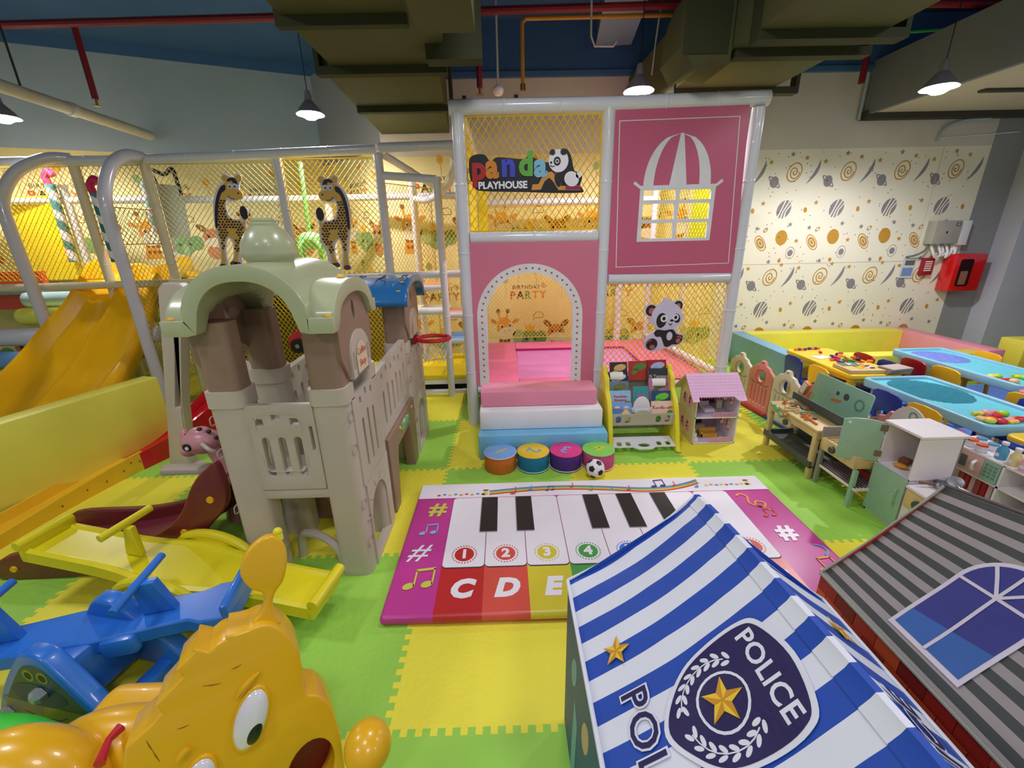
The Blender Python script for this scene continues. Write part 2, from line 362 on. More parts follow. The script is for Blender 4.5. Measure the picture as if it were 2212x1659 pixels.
# space wallpaper part of the same wall
b = B(); b.bx(2.66, 5.66, 5.45, 5.47, 0.0, 2.47, space_cream)
M = wallM(5.4485)
def E2(cx, cy, rx, ry, m, l, rot=0.0, hole=0.0):
    Ls = [circ(cx, cy, rx, ry, 20, rot)]
    if hole: Ls.append(circ(cx, cy, rx * hole, ry * hole, 20, rot))
    b.plate(Ls, 0.0012, M @ Matrix.Translation((0, 0, 0.001 * l)), m)
rnd = random.Random(4)
def crescent(x, z):
    o_ = [(x - 0.085, z - 0.13), (x - 0.02, z - 0.075), (x + 0.03, z - 0.01), (x + 0.052, z + 0.06), (x + 0.045, z + 0.13)]
    i_ = [(x + 0.02, z + 0.06), (x - 0.008, z + 0.0), (x - 0.045, z - 0.07)]
    b.plate([[tuple(p) for p in spl(o_, 4, False)] + i_], 0.001, M, wp_silver)
for zz in (0.0, -1.19):
    for k in range(-2, 5):
        ox = 3.41 + 0.635 * k - (0.0 if zz == 0 else 0.08)
        def ok(x, z, r=0.08): return 2.68 + r < x < 5.64 - r and 0.25 < z < 2.46 - r
        x, z = ox, 2.23 + zz
        if ok(x, z):
            E2(x, z, 0.085, 0.108, wp_gold, 0, -0.4, 0.88)
            b.stroke([(x + 0.062 * (1 - i / 24) * math.cos(-i * 0.5), z + 0.078 * (1 - i / 24) * math.sin(-i * 0.5)) for i in range(24)], 0.013, 0.001, M, wp_gold)
        x, z = ox + 0.24, 2.23 + zz
        if ok(x, z): crescent(x, z)
        x, z = ox - 0.22, 2.13 + zz
        if ok(x, z): E2(x, z, 0.052, 0.062, wp_silver, 0); E2(x, z, 0.095, 0.03, wp_silver, 1, -0.7, 0.8)
        x, z = ox - 0.05, 1.83 + zz
        if ok(x, z):
            E2(x, z, 0.082, 0.105, wp_silver, 0, -0.4)
            for a in (-0.045, 0.0, 0.042): b.stroke([(x + a - 0.03, z - 0.12), (x + a * 0.7 - 0.005, z - 0.02), (x + a * 1.2 + 0.06, z + 0.10)], [0.02, 0.012, 0.016], 0.0035, M, space_cream)
        for dx, zq, rx, ry in ((0.21, 1.82, 0.02, 0.03), (-0.02, 1.51, 0.072, 0.088), (0.0, 2.43 - 1.19, 0.02, 0.024)):
            if ok(ox + dx, zq + zz): E2(ox + dx, zq + zz, rx, ry, wp_gold, 0, 0.2)
        x, z = ox - 0.27, 1.45 + zz
        if ok(x, z): E2(x, z, 0.055, 0.105, wp_gold, 0, 0.6, 0.88); E2(x, z, 0.04, 0.07, wp_gold, 1, 0.6, 0.6); E2(x, z, 0.014, 0.03, wp_gold, 1, 0.6)
        x, z = ox + 0.12, 1.33 + zz
        if ok(x, z): E2(x, z, 0.055, 0.072, wp_silver, 0, 0, 0.93); E2(x, z, 0.032, 0.038, wp_silver, 1)
        x, z = ox - 0.23, 1.60 + zz
        if ok(x, z): E2(x, z, 0.034, 0.02, wp_gold, 0, 0.8, 0.7); E2(x, z, 0.02, 0.02, wp_gold, 0, 0, 0.8)
        for dx, dz, m in ((-0.29, 2.34, wp_gold), (0.12, 2.38, wp_gold), (-0.31, 1.9, wp_gold), (0.06, 1.66, wp_silver), (0.17, 1.47, wp_gold), (-0.05, 2.42, wp_silver), (0.3, 1.62, wp_silver)):
            if ok(ox + dx, dz + zz, 0.03): b.plate([star(ox + dx, dz + zz, 0.03, 0.45)], 0.001, M, m)
for i in range(260):
    x, z = rnd.uniform(2.72, 5.6), rnd.uniform(0.45, 2.44); E2(x, z, 0.006, 0.007, rnd.choice((wp_gold, wp_silver, wp_silver)), 0)
seam = mat('paper_seam', (205, 198, 180), 0.8)
for x in (2.92, 5.1): b.bx(x, x + 0.004, 5.447, 5.451, 1.0, 2.46, seam)
b.bx(2.66, 5.6, 5.447, 5.451, 1.20, 1.205, seam)
b.out('wall_back_space_paper', kind='structure', smooth=0)
bpy.data.objects['wall_back_space_paper'].name = 'trim_7'
# slanted left wall, its return and party paper on both
A0, A1, A2 = V(-9.4, 3.60, 0), V(-2.44, 6.57, 0), V(-1.35, 5.45, 0)
def wall_strip(b, p, q, z0, z1, m, th=0.12):
    d = (q - p).normalized(); n = Vector((-d.y, d.x, 0)); L = (q - p).length
    b.box((p + q) / 2 + n * th / 2 + Vector((0, 0, (z0 + z1) / 2)), (L, th, z1 - z0), m, math.atan2(d.y, d.x))
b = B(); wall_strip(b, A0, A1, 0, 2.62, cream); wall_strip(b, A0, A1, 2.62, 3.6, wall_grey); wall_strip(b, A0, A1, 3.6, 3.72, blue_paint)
L = (A1 - A0).length; Mw = frame(A0 + V(0, 0, 0) + V(0.39, -0.92, 0) * 0.002, A1 - A0, (0, 0, 1))
motifs(b, Mw, 0.1, L - 0.05, (0.5, 1.72), [L - 0.75 - 1.08 * k for k in range(6)])
b.out('wall_left', kind='structure', smooth=0)
b = B(); wall_strip(b, A1, A2, 0, 2.55, cream); wall_strip(b, A1, A2, 2.55, 3.6, wall_grey_shaded); wall_strip(b, A1, A2, 3.6, 3.72, blue_paint)
Mw = frame(A1 - V(0.7, 0.7, 0) * 0.004, A2 - A1, (0, 0, 1)); motifs(b, Mw, 0.0, 1.56, (0.5, 1.72), (0.9,))
b.out('wall_left_return', kind='structure', smooth=0)
bpy.data.objects['wall_left_return'].name = 'wall_corner'
# grey pillar and wall at the right
b = B(); strip = mat('pillar_grey', (150, 152, 156), 0.85, var=0.05, scale=2); light = mat('pillar_pale_blue_grey', (186, 190, 204), 0.85, var=0.04, scale=2)
b.bx(5.66, 6.04, 5.445, 5.47, 0, 3.72, strip); b.bx(6.04, 8, 5.2, 5.45, 0, 3.72, light)
b.bx(6.75, 6.9, 2, 5.2, 0, 1.3, mat('dark_brown_doorway', (70, 48, 40), 0.8))
b.out('wall_right', kind='structure', smooth=0)
# ceiling slab
b = B(); b.bx(-9.5, 8, -3, 8, 3.72, 3.85, blue_deep)
p0, p1 = at_z(1365, 0, 3.72), at_z(1300, 108, 3.72)
b.out('ceiling', kind='structure', smooth=0)
b = B(); b.box((1.12, 4.65, 3.6), (0.36, 1.5, 0.24), blue_paint, -0.12); b.box((1.12, 4.65, 3.475), (0.37, 1.52, 0.01), mat('pale_blue_paint', (140, 164, 196), 0.8), -0.12)
b.bx(-4, -1.4, 3.4, 3.7, 3.5, 3.72, blue_paint); b.out('trim_2', kind='structure', smooth=0)
# concrete beam box at the right
b = B(); cs = mat('beam_side_grey', (118, 122, 132), 0.85, var=0.05, scale=2); cu_ = mat('beam_underside', (196, 186, 176), 0.85, var=0.04, scale=2); dk = mat('dark_joint', (62, 60, 54), 0.8)
b.bx(4.05, 4.10, 0.5, 5.41, 2.79, 3.3, cs); b.bx(4.10, 7.9, 0.5, 5.41, 2.80, 2.9, cu_)
b.bx(4.03, 7.9, 5.34, 5.44, 2.74, 2.82, dk)
for y in (4.55,): b.bx(4.5, 7.9, y, y + 0.07, 2.78, 2.80, dk)
b.tube([(4.06, 5.40, 2.74), (4.06, 5.40, 3.22)], 0.02, cs); b.tube([(4.0, 5.40, 2.74), (4.0, 5.40, 3.18)], 0.014, wall_grey)
b.out('trim_1', kind='structure', smooth=0)

# ---------------------------------------------------------------- ducts
olive = mat('olive_duct_paint', (78, 80, 46), 0.75, var=0.08, scale=3, bump=0.1, bscale=20); olive_d = mat('dark_olive_flange', (52, 54, 30), 0.8)
def duct_run(name, label, secs, fl, z0, z1):
    t = thing(name, label, 'duct', (secs[0][0], secs[0][2], z0))
    b = B()
    for (xa, xb, y), (xc, xd, y2) in zip(secs, secs[1:]):
        lo, hi = [V(xa, y, z0), V(xb, y, z0), V(xd, y2, z0), V(xc, y2, z0)], [V(xa, y, z1), V(xb, y, z1), V(xd, y2, z1), V(xc, y2, z1)]
        b.face(lo, olive); b.face(hi, olive)
        for i in range(4): b.face([lo[i], lo[(i + 1) % 4], hi[(i + 1) % 4], hi[i]], olive)
    b.out('duct_body', t, smooth=0)
    for xa, xb, y, h in fl:
        b = B(); b.bx(xa, xb, y, y + h, z0 - 0.05, z0 - 0.001, olive_d); b.bx(xa - 0.03, xa, y, y + h, z0 - 0.05, z1, olive_d); b.bx(xb, xb + 0.03, y, y + h, z0 - 0.05, z1, olive_d); b.out('flange', t, smooth=0)
    return t
tl = duct_run('air_duct', 'olive green air duct running to the wall left of the tower', [(-1.02, -0.16, 1.2), (-1.12, -0.27, 2.62), (-1.12, -0.38, 3.45), (-1.21, -0.42, 3.5), (-1.32, -0.57, 5.44)],
     [(-1.2, -0.38, 3.42, 0.07), (-1.22, -0.44, 4.35, 0.07), (-1.12, -0.5, 2.72, 0.05)], 2.70, 3.15)
b = B()   # side branch with its curved boot
pts = [V(-0.12, 2.4 + 0.1 * i, 0) for i in range(12)]
prof = [(0.0, 0.0), (0.0, 0.55), (0.05, 0.70), (0.14, 0.80), (0.26, 0.86), (0.45, 0.9), (0.45, 0.0)]
b.plate([[(2.3 + a, 2.62 + bb * 0.55) for a, bb in prof]], 0.30, frame((-0.27, 0, 0), (0, 1, 0), (0, 0, 1)), olive)
b.out('branch_boot', tl, smooth=30)
b = B(); b.bx(-0.44, -0.10, 3.1, 3.22, 2.62, 3.14, olive_d, 0.0); b.out('end_cap', tl, smooth=0)
tr = duct_run('air_duct', 'wide olive green air duct running over the pink window panel at right', [(1.50, 2.3, 0.8), (1.52, 2.28, 3.1), (1.45, 2.25, 3.3), (1.42, 2.24, 4.1), (1.40, 2.2, 5.4)],
     [(1.44, 2.40, 4.02, 0.08), (1.54, 2.36, 3.24, 0.08), (1.54, 2.37, 2.98, 0.1)], 2.70, 3.18)
b = B()
prof = [(0.0, 0.05)] + [(0.26 - 0.26 * math.cos(a * PI / 10), 0.05 + 0.42 * math.sin(a * PI / 10)) for a in range(1, 6)] + [(0.5, 0.47), (0.5, -0.05), (0.3, -0.02), (0.12, -0.06)]
b.plate([[(x, z) for x, z in prof]], 0.42, frame((1.16, 3.42, 2.66), (1, 0, 0), (0, 0, 1)) @ Matrix.Diagonal((0.62, 1, 1, 1)), olive)
b.out('branch_boot', tr, smooth=30)
b = B(); b.bx(1.16, 1.44, 3.20, 3.21, 2.66, 3.16, olive_d); b.out('end_cap', tr, smooth=0)

# ---------------------------------------------------------------- pipes on the ceiling
redp = mat('red_sprinkler_paint', (128, 18, 30), 0.5); yelp = mat('ochre_pipe', (196, 140, 40), 0.5); whp = mat('white_conduit', (200, 200, 200), 0.5)
t = thing('sprinkler_pipe', 'dark red sprinkler pipe crossing under the blue ceiling with three drops', 'pipe', (-4.4, 4.5, 3.4))
b = B(); q0, q1 = at_z(-300, 62, 3.4), at_z(1600, 6, 3.4); b.tube([q0, at_z(570, 38, 3.4), q1, at_z(2212, 8, 3.4)], 0.03, redp); b.out('main_pipe', t)
brass = mat('brass', (150, 120, 60), 0.35, metal=0.8)
for px, py, yb in ((160, 55, 215), (1030, 25, 190)):
    p = at_z(px, py, 3.4); n = Vector((0, 1, 0)); e = at_y(px * 1.0 + (42 if px < 500 else 3), yb, p.y); zb = e.z
    b = B(); b.cyl(p, (p.x, p.y, zb), 0.025, redp); b.out('drop_pipe', t)
    b = B(); b.cyl((p.x, p.y, zb), (p.x, p.y, zb - 0.05), 0.01, brass); b.lathe([(0.035, 0), (0.035, 0.004)], (p.x, p.y, zb - 0.055), brass, 8); b.out('sprinkler_head', t)
p = at_z(1878, 95, 3.38); e = at_y(1872, 180, p.y)
b = B(); b.cyl(p, (p.x, p.y, e.z), 0.03, redp); b.out('drop_pipe', t)
b = B(); b.tube([at_z(2212, 52, 3.3) , at_z(1950, 70, 3.3)], 0.012, mat('green_pipe', (40, 140, 80), 0.5)); tag(b.out('cable_pipe'), 'thin green pipe under the dark blue ceiling at upper right', 'pipe')
b = B(); p0, p1 = at_z(1490, 31, 3.4), at_z(1128, 40, 3.4); e = at_y(1122, 182, p1.y); b.tube([at_z(1700, 28, 3.4), p0, p1 + V(0.03, 0, 0), p1 + V(0, 0, -0.03), (p1.x, p1.y, e.z)], 0.018, yelp); b.cyl((p1.x, p1.y, e.z), (p1.x, p1.y, e.z - 0.05), 0.024, brass)
tag(b.out('gas_pipe'), 'ochre pipe with a short drop hanging over the sign', 'pipe')
t = thing('smoke_detector', 'small white smoke detector hanging on a white tube above the sign', 'smoke detector', at_y(1076, 195, 4.5))
p = at_y(1076, 195, 4.5)
b = B(); b.cyl((p.x, p.y, p.z), (p.x, p.y, 3.72), 0.009, whp); b.out('drop_tube', t)
b = B(); b.lathe([(0.0, -0.045), (0.03, -0.04), (0.045, -0.02), (0.05, 0.0), (0.045, 0.02), (0.012, 0.05)], p, pvc_white); b.out('detector_head', t)
for pts, lab in (([(1278, 0), (1277, 78), (1285, 100), (1325, 100), (1332, 90)], 'thin white conduit bent under the pale blue ceiling beam'), ([(1430, 0), (1418, 80), (1408, 162)], 'thin white conduit hanging right of the pale blue ceiling beam')):
    b = B(); b.tube([at_y(px, py, 4.9) if lab.endswith('sign') else at_y(px, py, 4.2 if 'bent' in lab else 4.6) for px, py in pts], 0.008, whp, 6); tag(b.out('conduit'), lab, 'conduit')
t = thing('drain_pipe', 'white drain pipe running down to the slanted wall at upper left', 'pipe', (-5, 5, 2.9))
b = B(); a, c = at_z(-60, 165, 2.8), at_z(325, 293, 2.8); b.cyl(a, c, 0.05, mat('dusty_white_pipe', (196, 192, 180), 0.6)); b.lathe([(0.06, 0), (0.06, 0.08)], a.lerp(c, 0.42), whp, axis=c - a); b.out('pipe_run', t)
b = B(); h = a.lerp(c, 0.2); b.cyl(h, (h.x, h.y, 3.72), 0.008, wp_ink); b.out('hanger_rod', t)
# ---------------------------------------------------------------- pendant lamps
shade_m = mat('dark_bell_shade', (128, 124, 130), 0.35); glass_m = mat('lamp_glass', (255, 250, 245), 0.3, emit=40.0); rim_m = mat('shade_glass_rim', (230, 232, 240), 0.15, trans=0.6)
def pendant(px, py, z, label, power):
    p = at_z(px, py, z)
    t = thing('pendant_lamp', label, 'pendant lamp', p, 0, 'bell pendant lamps')
    b = B(); b.cyl(p + V(0, 0, 0.17), (p.x, p.y, 3.72), 0.004, black, seg=6); b.out('cord', t)
    b = B(); b.lathe([(0.02, 0.18), (0.03, 0.15), (0.034, 0.10), (0.055, 0.075), (0.09, 0.035), (0.112, 0.0), (0.12, -0.012), (0.105, 0.0), (0.082, 0.03), (0.04, 0.07), (0.02, 0.09)], p, shade_m); b.out('shade', t)
    b = B(); b.lathe([(0.118, -0.012), (0.13, -0.02), (0.126, -0.024), (0.112, -0.014)], p, rim_m); b.out('rim', t)
    b = B(); b.lathe([(0.0, -0.065), (0.04, -0.058), (0.075, -0.035), (0.092, 0.0), (0.06, 0.04), (0.0, 0.06)], p, glass_m); b.out('bulb', t)
    l = bpy.data.lights.new('bulb_light', 'SPOT'); l.energy = power; l.spot_size = math.radians(165); l.spot_blend = 0.6; l.shadow_soft_size = 0.06; l.color = (1, 0.95, 1.0)
    o = bpy.data.objects.new('bulb_light', l); C.objects.link(o); o.parent = t; o.location = (0, 0, -0.07)
pendant(670, 243, 2.75, 'bell pendant lamp left of the olive duct, above the giraffe nets', 170)
pendant(1380, 192, 2.75, 'bell pendant lamp hanging above the tower top rail', 140)
pendant(2030, 185, 2.68, 'bell pendant lamp in front of the grey beam at right', 210)
pendant(5, 250, 2.75, 'bell pendant lamp cut by the left edge of the view', 160)
# ================================================================ TRAMPOLINE TOWER
pink_panel = mat('rose_vinyl_panel', (216, 124, 148), 0.35, var=0.03, scale=3); pink_dark = mat('raspberry_vinyl_panel', (202, 98, 128), 0.35, var=0.03, scale=3)
pink_pad = mat('pink_pad', (226, 106, 146), 0.4, var=0.06, scale=6, bump=0.25, bscale=14); lilac_bed = mat('lilac_trampoline_bed', (214, 126, 186), 0.45, var=0.05, scale=6, bump=0.25, bscale=10)
mag_trim = mat('magenta_trim', (178, 40, 108), 0.45); dots = mat('terracotta_dot', (190, 88, 50), 0.5); yel_vinyl = mat('yellow_vinyl', (240, 214, 30), 0.4)
white_strip = mat('white_print', (228, 230, 232), 0.45)
TY = 3.55
tower = thing('play_tower', 'white-piped trampoline tower with pink arch panel and pink window panel', 'play tower', (0.8, TY, 0))
def pipe(parent, a, c, r=0.045, name='rail', m=None, sleeves=True):
    b = B(); m = m or white_pipe; b.tube([a, c], r, m, 14)
    a, c = Vector(a), Vector(c); n = int((c - a).length / 0.5)
    if sleeves:
        for i in range(1, n + 1):
            q = a.lerp(c, i / (n + 1)); d = (c - a).normalized(); b.tube([q - d * 0.012, q - d * 0.004, q + d * 0.004, q + d * 0.012], r, m, 14, rr=[r, r + 0.003, r + 0.003, r], cap=False)
    return b.out(name, parent)
XL, XM, XR, YB = -0.305, 0.79, 1.875, 5.15
for x in (XL, XM): pipe(tower, (x, TY, 0), (x, TY, 2.46), 0.048, 'post')
pipe(tower, (XR, TY, 0.0), (XR, TY, 2.44), 0.048, 'post')
for x in (XL + 0.05, 1.36, 1.72): pipe(tower, (x, YB, 0.0), (x, YB, 2.3), 0.042, 'post')
pipe(tower, (XL - 0.06, TY, 2.475), (XM + 0.03, TY, 2.478), 0.052); pipe(tower, (XM + 0.03, TY, 2.478), (XR + 0.06, TY, 2.50), 0.052)
b = B(); b.lathe([(0.03, 0), (0.03, 0.004)], (XR + 0.06, TY, 2.50), black, 16, axis=(1, 0, 0)); b.out('pipe_hole', tower)
pipe(tower, (XL + 0.05, TY, 1.59), (XM - 0.05, TY, 1.583), 0.045); pipe(tower, (XM + 0.05, TY, 1.255), (XR - 0.05, TY, 1.245), 0.045)
pipe(tower, (XL + 0.05, TY, 0.335), (XR, TY, 0.335), 0.035); pipe(tower, (XL + 0.07, TY + 0.04, 0.05), (XM, TY + 0.04, 0.05), 0.03)
pipe(tower, (XL + 0.02, TY + 0.04, 2.44), (XL + 0.05, YB, 2.3), 0.04); pipe(tower, (XL + 0.05, YB, 1.95), (1.75, YB, 1.95), 0.04); pipe(tower, (XR - 0.02, TY + 0.04, 0.42), (1.72, YB, 0.42), 0.035)
pipe(tower, (XR, TY + 0.04, 1.25), (1.72, YB, 1.25), 0.04)
# arch panel
M = wallM(TY - 0.02)
ax, aw = 0.203, 0.40
def arch(cx, hw, zb, zs, rise=None, n=28):
    rise = hw if rise is None else rise
    return [(cx + hw, zb)] + [(cx + hw * math.cos(a * PI / n), zs + rise * math.sin(a * PI / n)) for a in range(n + 1)] + [(cx - hw, zb)]
inner = arch(ax - 0.002, 0.355, 0.375, 0.975, 0.345); outer = arch(ax, 0.435, 0.375, 0.965, 0.425)
b = B(); z0 = 0.375
b.plate([[(XL + 0.02, z0), (ax - 0.435, z0)] + outer[::-1][1:-1] + [(ax + 0.435, z0), (XM - 0.035, z0), (XM - 0.035, 1.555), (XL + 0.03, 1.56)]], 0.02, M, pink_panel)
bdr = outer[0:1] + outer[1:] + inner[::-1]
b.plate([bdr], 0.022, M, white_strip)
mid = arch(ax - 0.001, 0.395, 0.40, 0.97, 0.385, 60)
pts = spl([mid[0], mid[0]] + mid[1:-1] + [mid[-1]], 1, False)
def resample(P, k):
    P = [Vector(p) for p in P]; L = [0]
    for a, c in zip(P, P[1:]): L.append(L[-1] + (c - a).length)
    out = []
    for i in range(k):
        s = L[-1] * i / (k - 1); j = max(q for q in range(len(L)) if L[q] <= s + 1e-9); j = min(j, len(P) - 2)
        d = L[j + 1] - L[j]; out.append(P[j].lerp(P[j + 1], (s - L[j]) / d if d > 0 else 0))
    return out
for p in resample(mid, 46)[:-1]: b.plate([circ(p.x, p.y, 0.0085, n=12)], 0.0245, M, dots)
b.out('arch_panel', tower, 'rose panel with a white dotted arch opening', smooth=0)
# window panel
def q(px, py): p = at_y(px, py, TY - 0.02); return (p.x, p.z)
pan = [q(1309, 592), q(1583, 589), q(1619, 228), q(1313, 238)]
b = B()
wx0, wx1, wz0, wz1 = 1.045, 1.62, 1.535, 1.925
cols = [wx0 + 0.025, (wx0 + wx1) / 2 - 0.10, (wx0 + wx1) / 2 - 0.10 + 0.03]
holes = []
zs = [wz0 + 0.022, wz0 + 0.135, wz0 + 0.16, wz0 + 0.275, wz0 + 0.30, wz1 - 0.02]
xs = [wx0 + 0.03, wx0 + 0.275, wx0 + 0.305, wx1 - 0.03]
for i in range(3):
    for j in range(2): holes.append([(xs[2 * j], zs[2 * i]), (xs[2 * j + 1], zs[2 * i]), (xs[2 * j + 1], zs[2 * i + 1]), (xs[2 * j], zs[2 * i + 1])])
b.plate([pan, [(wx0, wz0), (wx1, wz0), (wx1, wz1), (wx0, wz1)]], 0.02, M, pink_dark)
b.plate([[(wx0, wz0), (wx1, wz0), (wx1, wz1), (wx0, wz1)]] + holes, 0.021, M, white_strip)
ip = [q(1330, 577), q(1572, 568), q(1597, 252), q(1338, 262)]
b.stroke(ip, 0.008, 0.0215, M, white_strip, closed=True)
b.stroke([(wx0 - 0.05, wz1 + 0.035), (wx0, wz1), (wx1, wz1 + 0.005), (wx1 + 0.045, wz1 + 0.04)], 0.022, 0.0235, M, white_strip)
dx, dz0, dz1 = (wx0 + wx1) / 2 - 0.012, wz1, 2.285
def dome(f):   # f -1..1 across
    return [(dx + f * 0.255 * math.sqrt(max(0, 1 - (k / 12.0) ** 2.1)) * 1.0, dz0 + (dz1 - dz0) * k / 12.0) for k in range(13)]
fs = [-1, -0.70, -0.36, -0.03, 0.30, 0.70, 1.0]
for i in (0, 2, 4):
    f0, f1 = (fs[0], fs[1]) if i == 0 else ((-0.28, 0.20) if i == 2 else (0.66, 1.0))
    A = dome(f0); D = dome(f1)
    if i == 2: A = [(dx - 0.06 + 0.055 * k / 12, dz0 + (dz1 - dz0) * k / 12) for k in range(13)]; D = [(dx + 0.075 - 0.055 * k / 12, dz0 + (dz1 - dz0) * k / 12) for k in range(13)]
    b.plate([A + D[::-1]], 0.0225, M, white_strip)
b.out('window_panel', tower, 'raspberry panel with a printed striped dome over a six-pane window', smooth=0)
# nets
b = B(); net(b, wallM(TY), XL + 0.05, XM - 0.05, 1.64, 2.42, net_yellow, 0.052, 0.075, 0.0026); b.out('net', tower)
b = B(); net(b, wallM(TY + 0.02), XM + 0.05, XR - 0.04, 0.40, 1.21, net_yellow, 0.05, 0.06, 0.0026); b.out('net', tower)
b = B(); net(b, frame((XR - 0.01, TY + 0.05, 0), (-0.15, 1.6, 0), (0, 0, 1)), 0.0, 1.6, 0.42, 2.2, net_yellow, 0.055, 0.07, 0.0024); b.out('net', tower)
b = B(); net(b, wallM(YB), XL + 0.1, 1.72, 0.42, 1.9, net_yellow, 0.045, 0.05, 0.0018); b.out('net', tower)
b = B(); b.bx(XL + 0.02, XL + 0.04, TY + 0.1, YB - 0.3, 1.6, 2.40, yel_vinyl); b.bx(XL + 0.04, XL + 0.14, YB - 0.1, YB - 0.06, 1.3, 2.3, yel_vinyl); b.out('side_panel', tower, 'plain yellow side panel', smooth=0)
lime = mat('fluorescent_lime_panel', (216, 240, 20), 0.5)
b = B(); b.bx(2.02, 2.06, YB - 1.2, YB - 0.2, 1.3, 2.25, lime); b.bx(2.0, 2.05, 4.9, 4.94, 0.4, 2.25, white_pipe); b.out('side_panel', tower, 'lime panel behind the printed window', smooth=0)
# trampoline
tr_ = thing('trampoline', 'pink padded trampoline with a lilac jumping bed inside the tower', 'trampoline', (0.8, 4.4, 0))
b = B(); zt = 0.37
x0, x1, y0, y1 = XL + 0.06, 1.83, TY + 0.06, 5.12; bx0, bx1, by0, by1 = 0.11, 1.36, 3.72, 4.80
for a in ((x0, bx0, y0, y1), (bx1, x1, y0, y1), (bx0, bx1, y0, by0), (bx0, bx1, by1, y1)): b.bx(a[0], a[1], a[2], a[3], zt - 0.05, zt, pink_pad, 0.012)
b.out('pad', tr_)
b = B(); b.bx(bx0, bx1, by0, by1, zt - 0.045, zt - 0.03, lilac_bed); b.out('jumping_bed', tr_)
b = B(); b.bx(x0, x1, y0 - 0.012, y0, zt - 0.06, zt - 0.004, mag_trim); b.bx(bx0, bx1, by1 - 0.004, by1, zt - 0.03, zt - 0.002, mag_trim); b.bx(bx1 - 0.004, bx1, by0, by1, zt - 0.03, zt - 0.002, mag_trim); b.bx(x0, x0 + 0.01, y0, y1, 0, zt - 0.05, black); b.out('skirt', tr_, smooth=0)
b = B()
for x, y in ((x0 + 0.05, y0 + 0.3), (x1 - 0.05, y0 + 0.3), (x0 + 0.05, y1 - 0.1), (x1 - 0.05, y1 - 0.1)): b.cyl((x, y, 0), (x, y, zt - 0.05), 0.025, steel)
b.out('frame_legs', tr_)
# logo sign
t = thing('playhouse_sign', 'multicoloured panda playhouse sign hung on the tower net', 'sign', (0.2, TY - 0.07, 2.0))
M = wallM(TY - 0.075)
def Q(px, py, d=0.0): p = at_y(px, py, TY - 0.075); return (p.x, p.z)
sk = mat('sign_black', (24, 24, 28), 0.4); W_ = mat('sign_white', (240, 240, 246), 0.4)
bub = spl([Q(*p) for p in ((1015, 342), (1045, 334), (1060, 350), (1075, 340), (1130, 344), (1142, 334), (1155, 342), (1187, 352), (1190, 338), (1190, 326), (1200, 324), (1222, 322), (1232, 335), (1236, 350), (1240, 368), (1250, 374), (1257, 384), (1253, 400), (1259, 410), (1255, 416), (1200, 417), (1140, 415), (1045, 413), (1026, 406), (1025, 394), (1016, 388))], 4)
b = B(); b.plate([[tuple(p) for p in bub]], 0.02, M, sk); b.out('backing_board', t, smooth=0)
cols = (('P', (176, 40, 36), 1034, 366, 0), ('a', (214, 134, 40), 1063, 367, 0), ('n', (60, 72, 200), 1098, 364, 0), ('d', (96, 176, 60), 1136, 362, 0), ('a', (130, 190, 220), 1167, 364, 0))
for ch, c, px, py, _ in cols:
    p = Q(px, py); b = B(); mm = mat('sign_letter_%d_%d' % c[:2], c, 0.4)
    b.text(ch if ch != 'P' else 'p', 0.215, M @ Matrix.Translation((p[0], p[1] + (0.015 if ch != 'P' else 0.0), 0.012)) @ Matrix.Diagonal((0.95, 1, 1, 1)), mm, 0.012, 0.010)
    b.out('letter', t, '%s letter %s' % ({'P': 'red', 'n': 'blue', 'd': 'green'}.get(ch, 'orange' if c[0] > 200 else 'pale blue'), ch.lower()), smooth=0)
p = Q(1086, 401); b = B(); b.text('PLAYHOUSE', 0.066, M @ Matrix.Translation((p[0], p[1], 0.012)), W_, 0.006, 0.0025); b.out('lettering', t, smooth=0)
so = mat('sign_orange', (216, 150, 60), 0.4); sm_ = mat('sign_magenta', (150, 40, 90), 0.4)
b = B(); pp = [Q(*a) for a in ((1148, 411), (1150, 399), (1163, 398), (1176, 373), (1192, 371), (1203, 384), (1212, 402), (1254, 401), (1254, 411), (1206, 411), (1194, 392), (1186, 384), (1176, 392), (1168, 410))]
b.plate([pp], 0.026, M, so); b.plate([[Q(*a) for a in ((1221, 402), (1254, 402), (1254, 410), (1221, 410))]], 0.028, M, sm_); b.plate([[Q(*a) for a in ((1196, 371), (1205, 371), (1213, 399), (1207, 399))]], 0.028, M, sm_); b.out('slide_picture', t, smooth=0)
b = B(); M3 = M @ Matrix.Translation((0, 0, 0.004))
def el(px, py, rx, ry, m, l, rot=0.0): c = Q(px, py); b.plate([circ(c[0], c[1], rx, ry, 20, rot)], 0.02 + 0.002 * l, M3, m)
el(1222, 378, 0.075, 0.055, sk, 1, -0.7); el(1234, 387, 0.055, 0.050, W_, 2, -0.5); el(1206, 348, 0.072, 0.076, W_, 3); el(1204, 390, 0.02, 0.045, sk, 4, 0.3)
el(1193, 330, 0.02, 0.02, sk, 4); el(1217, 329, 0.024, 0.022, sk, 4); el(1203, 349, 0.026, 0.03, sk, 4); el(1203, 349, 0.014, 0.015, W_, 5); el(1203, 349, 0.008, 0.009, sk, 6); el(1190, 352, 0.008, 0.008, sk, 5)
el(1249, 379, 0.02, 0.02, W_, 2); b.stroke([Q(1188, 358), Q(1193, 361), Q(1198, 359)], 0.006, 0.03, M3, sk); b.out('panda_picture', t, smooth=0)
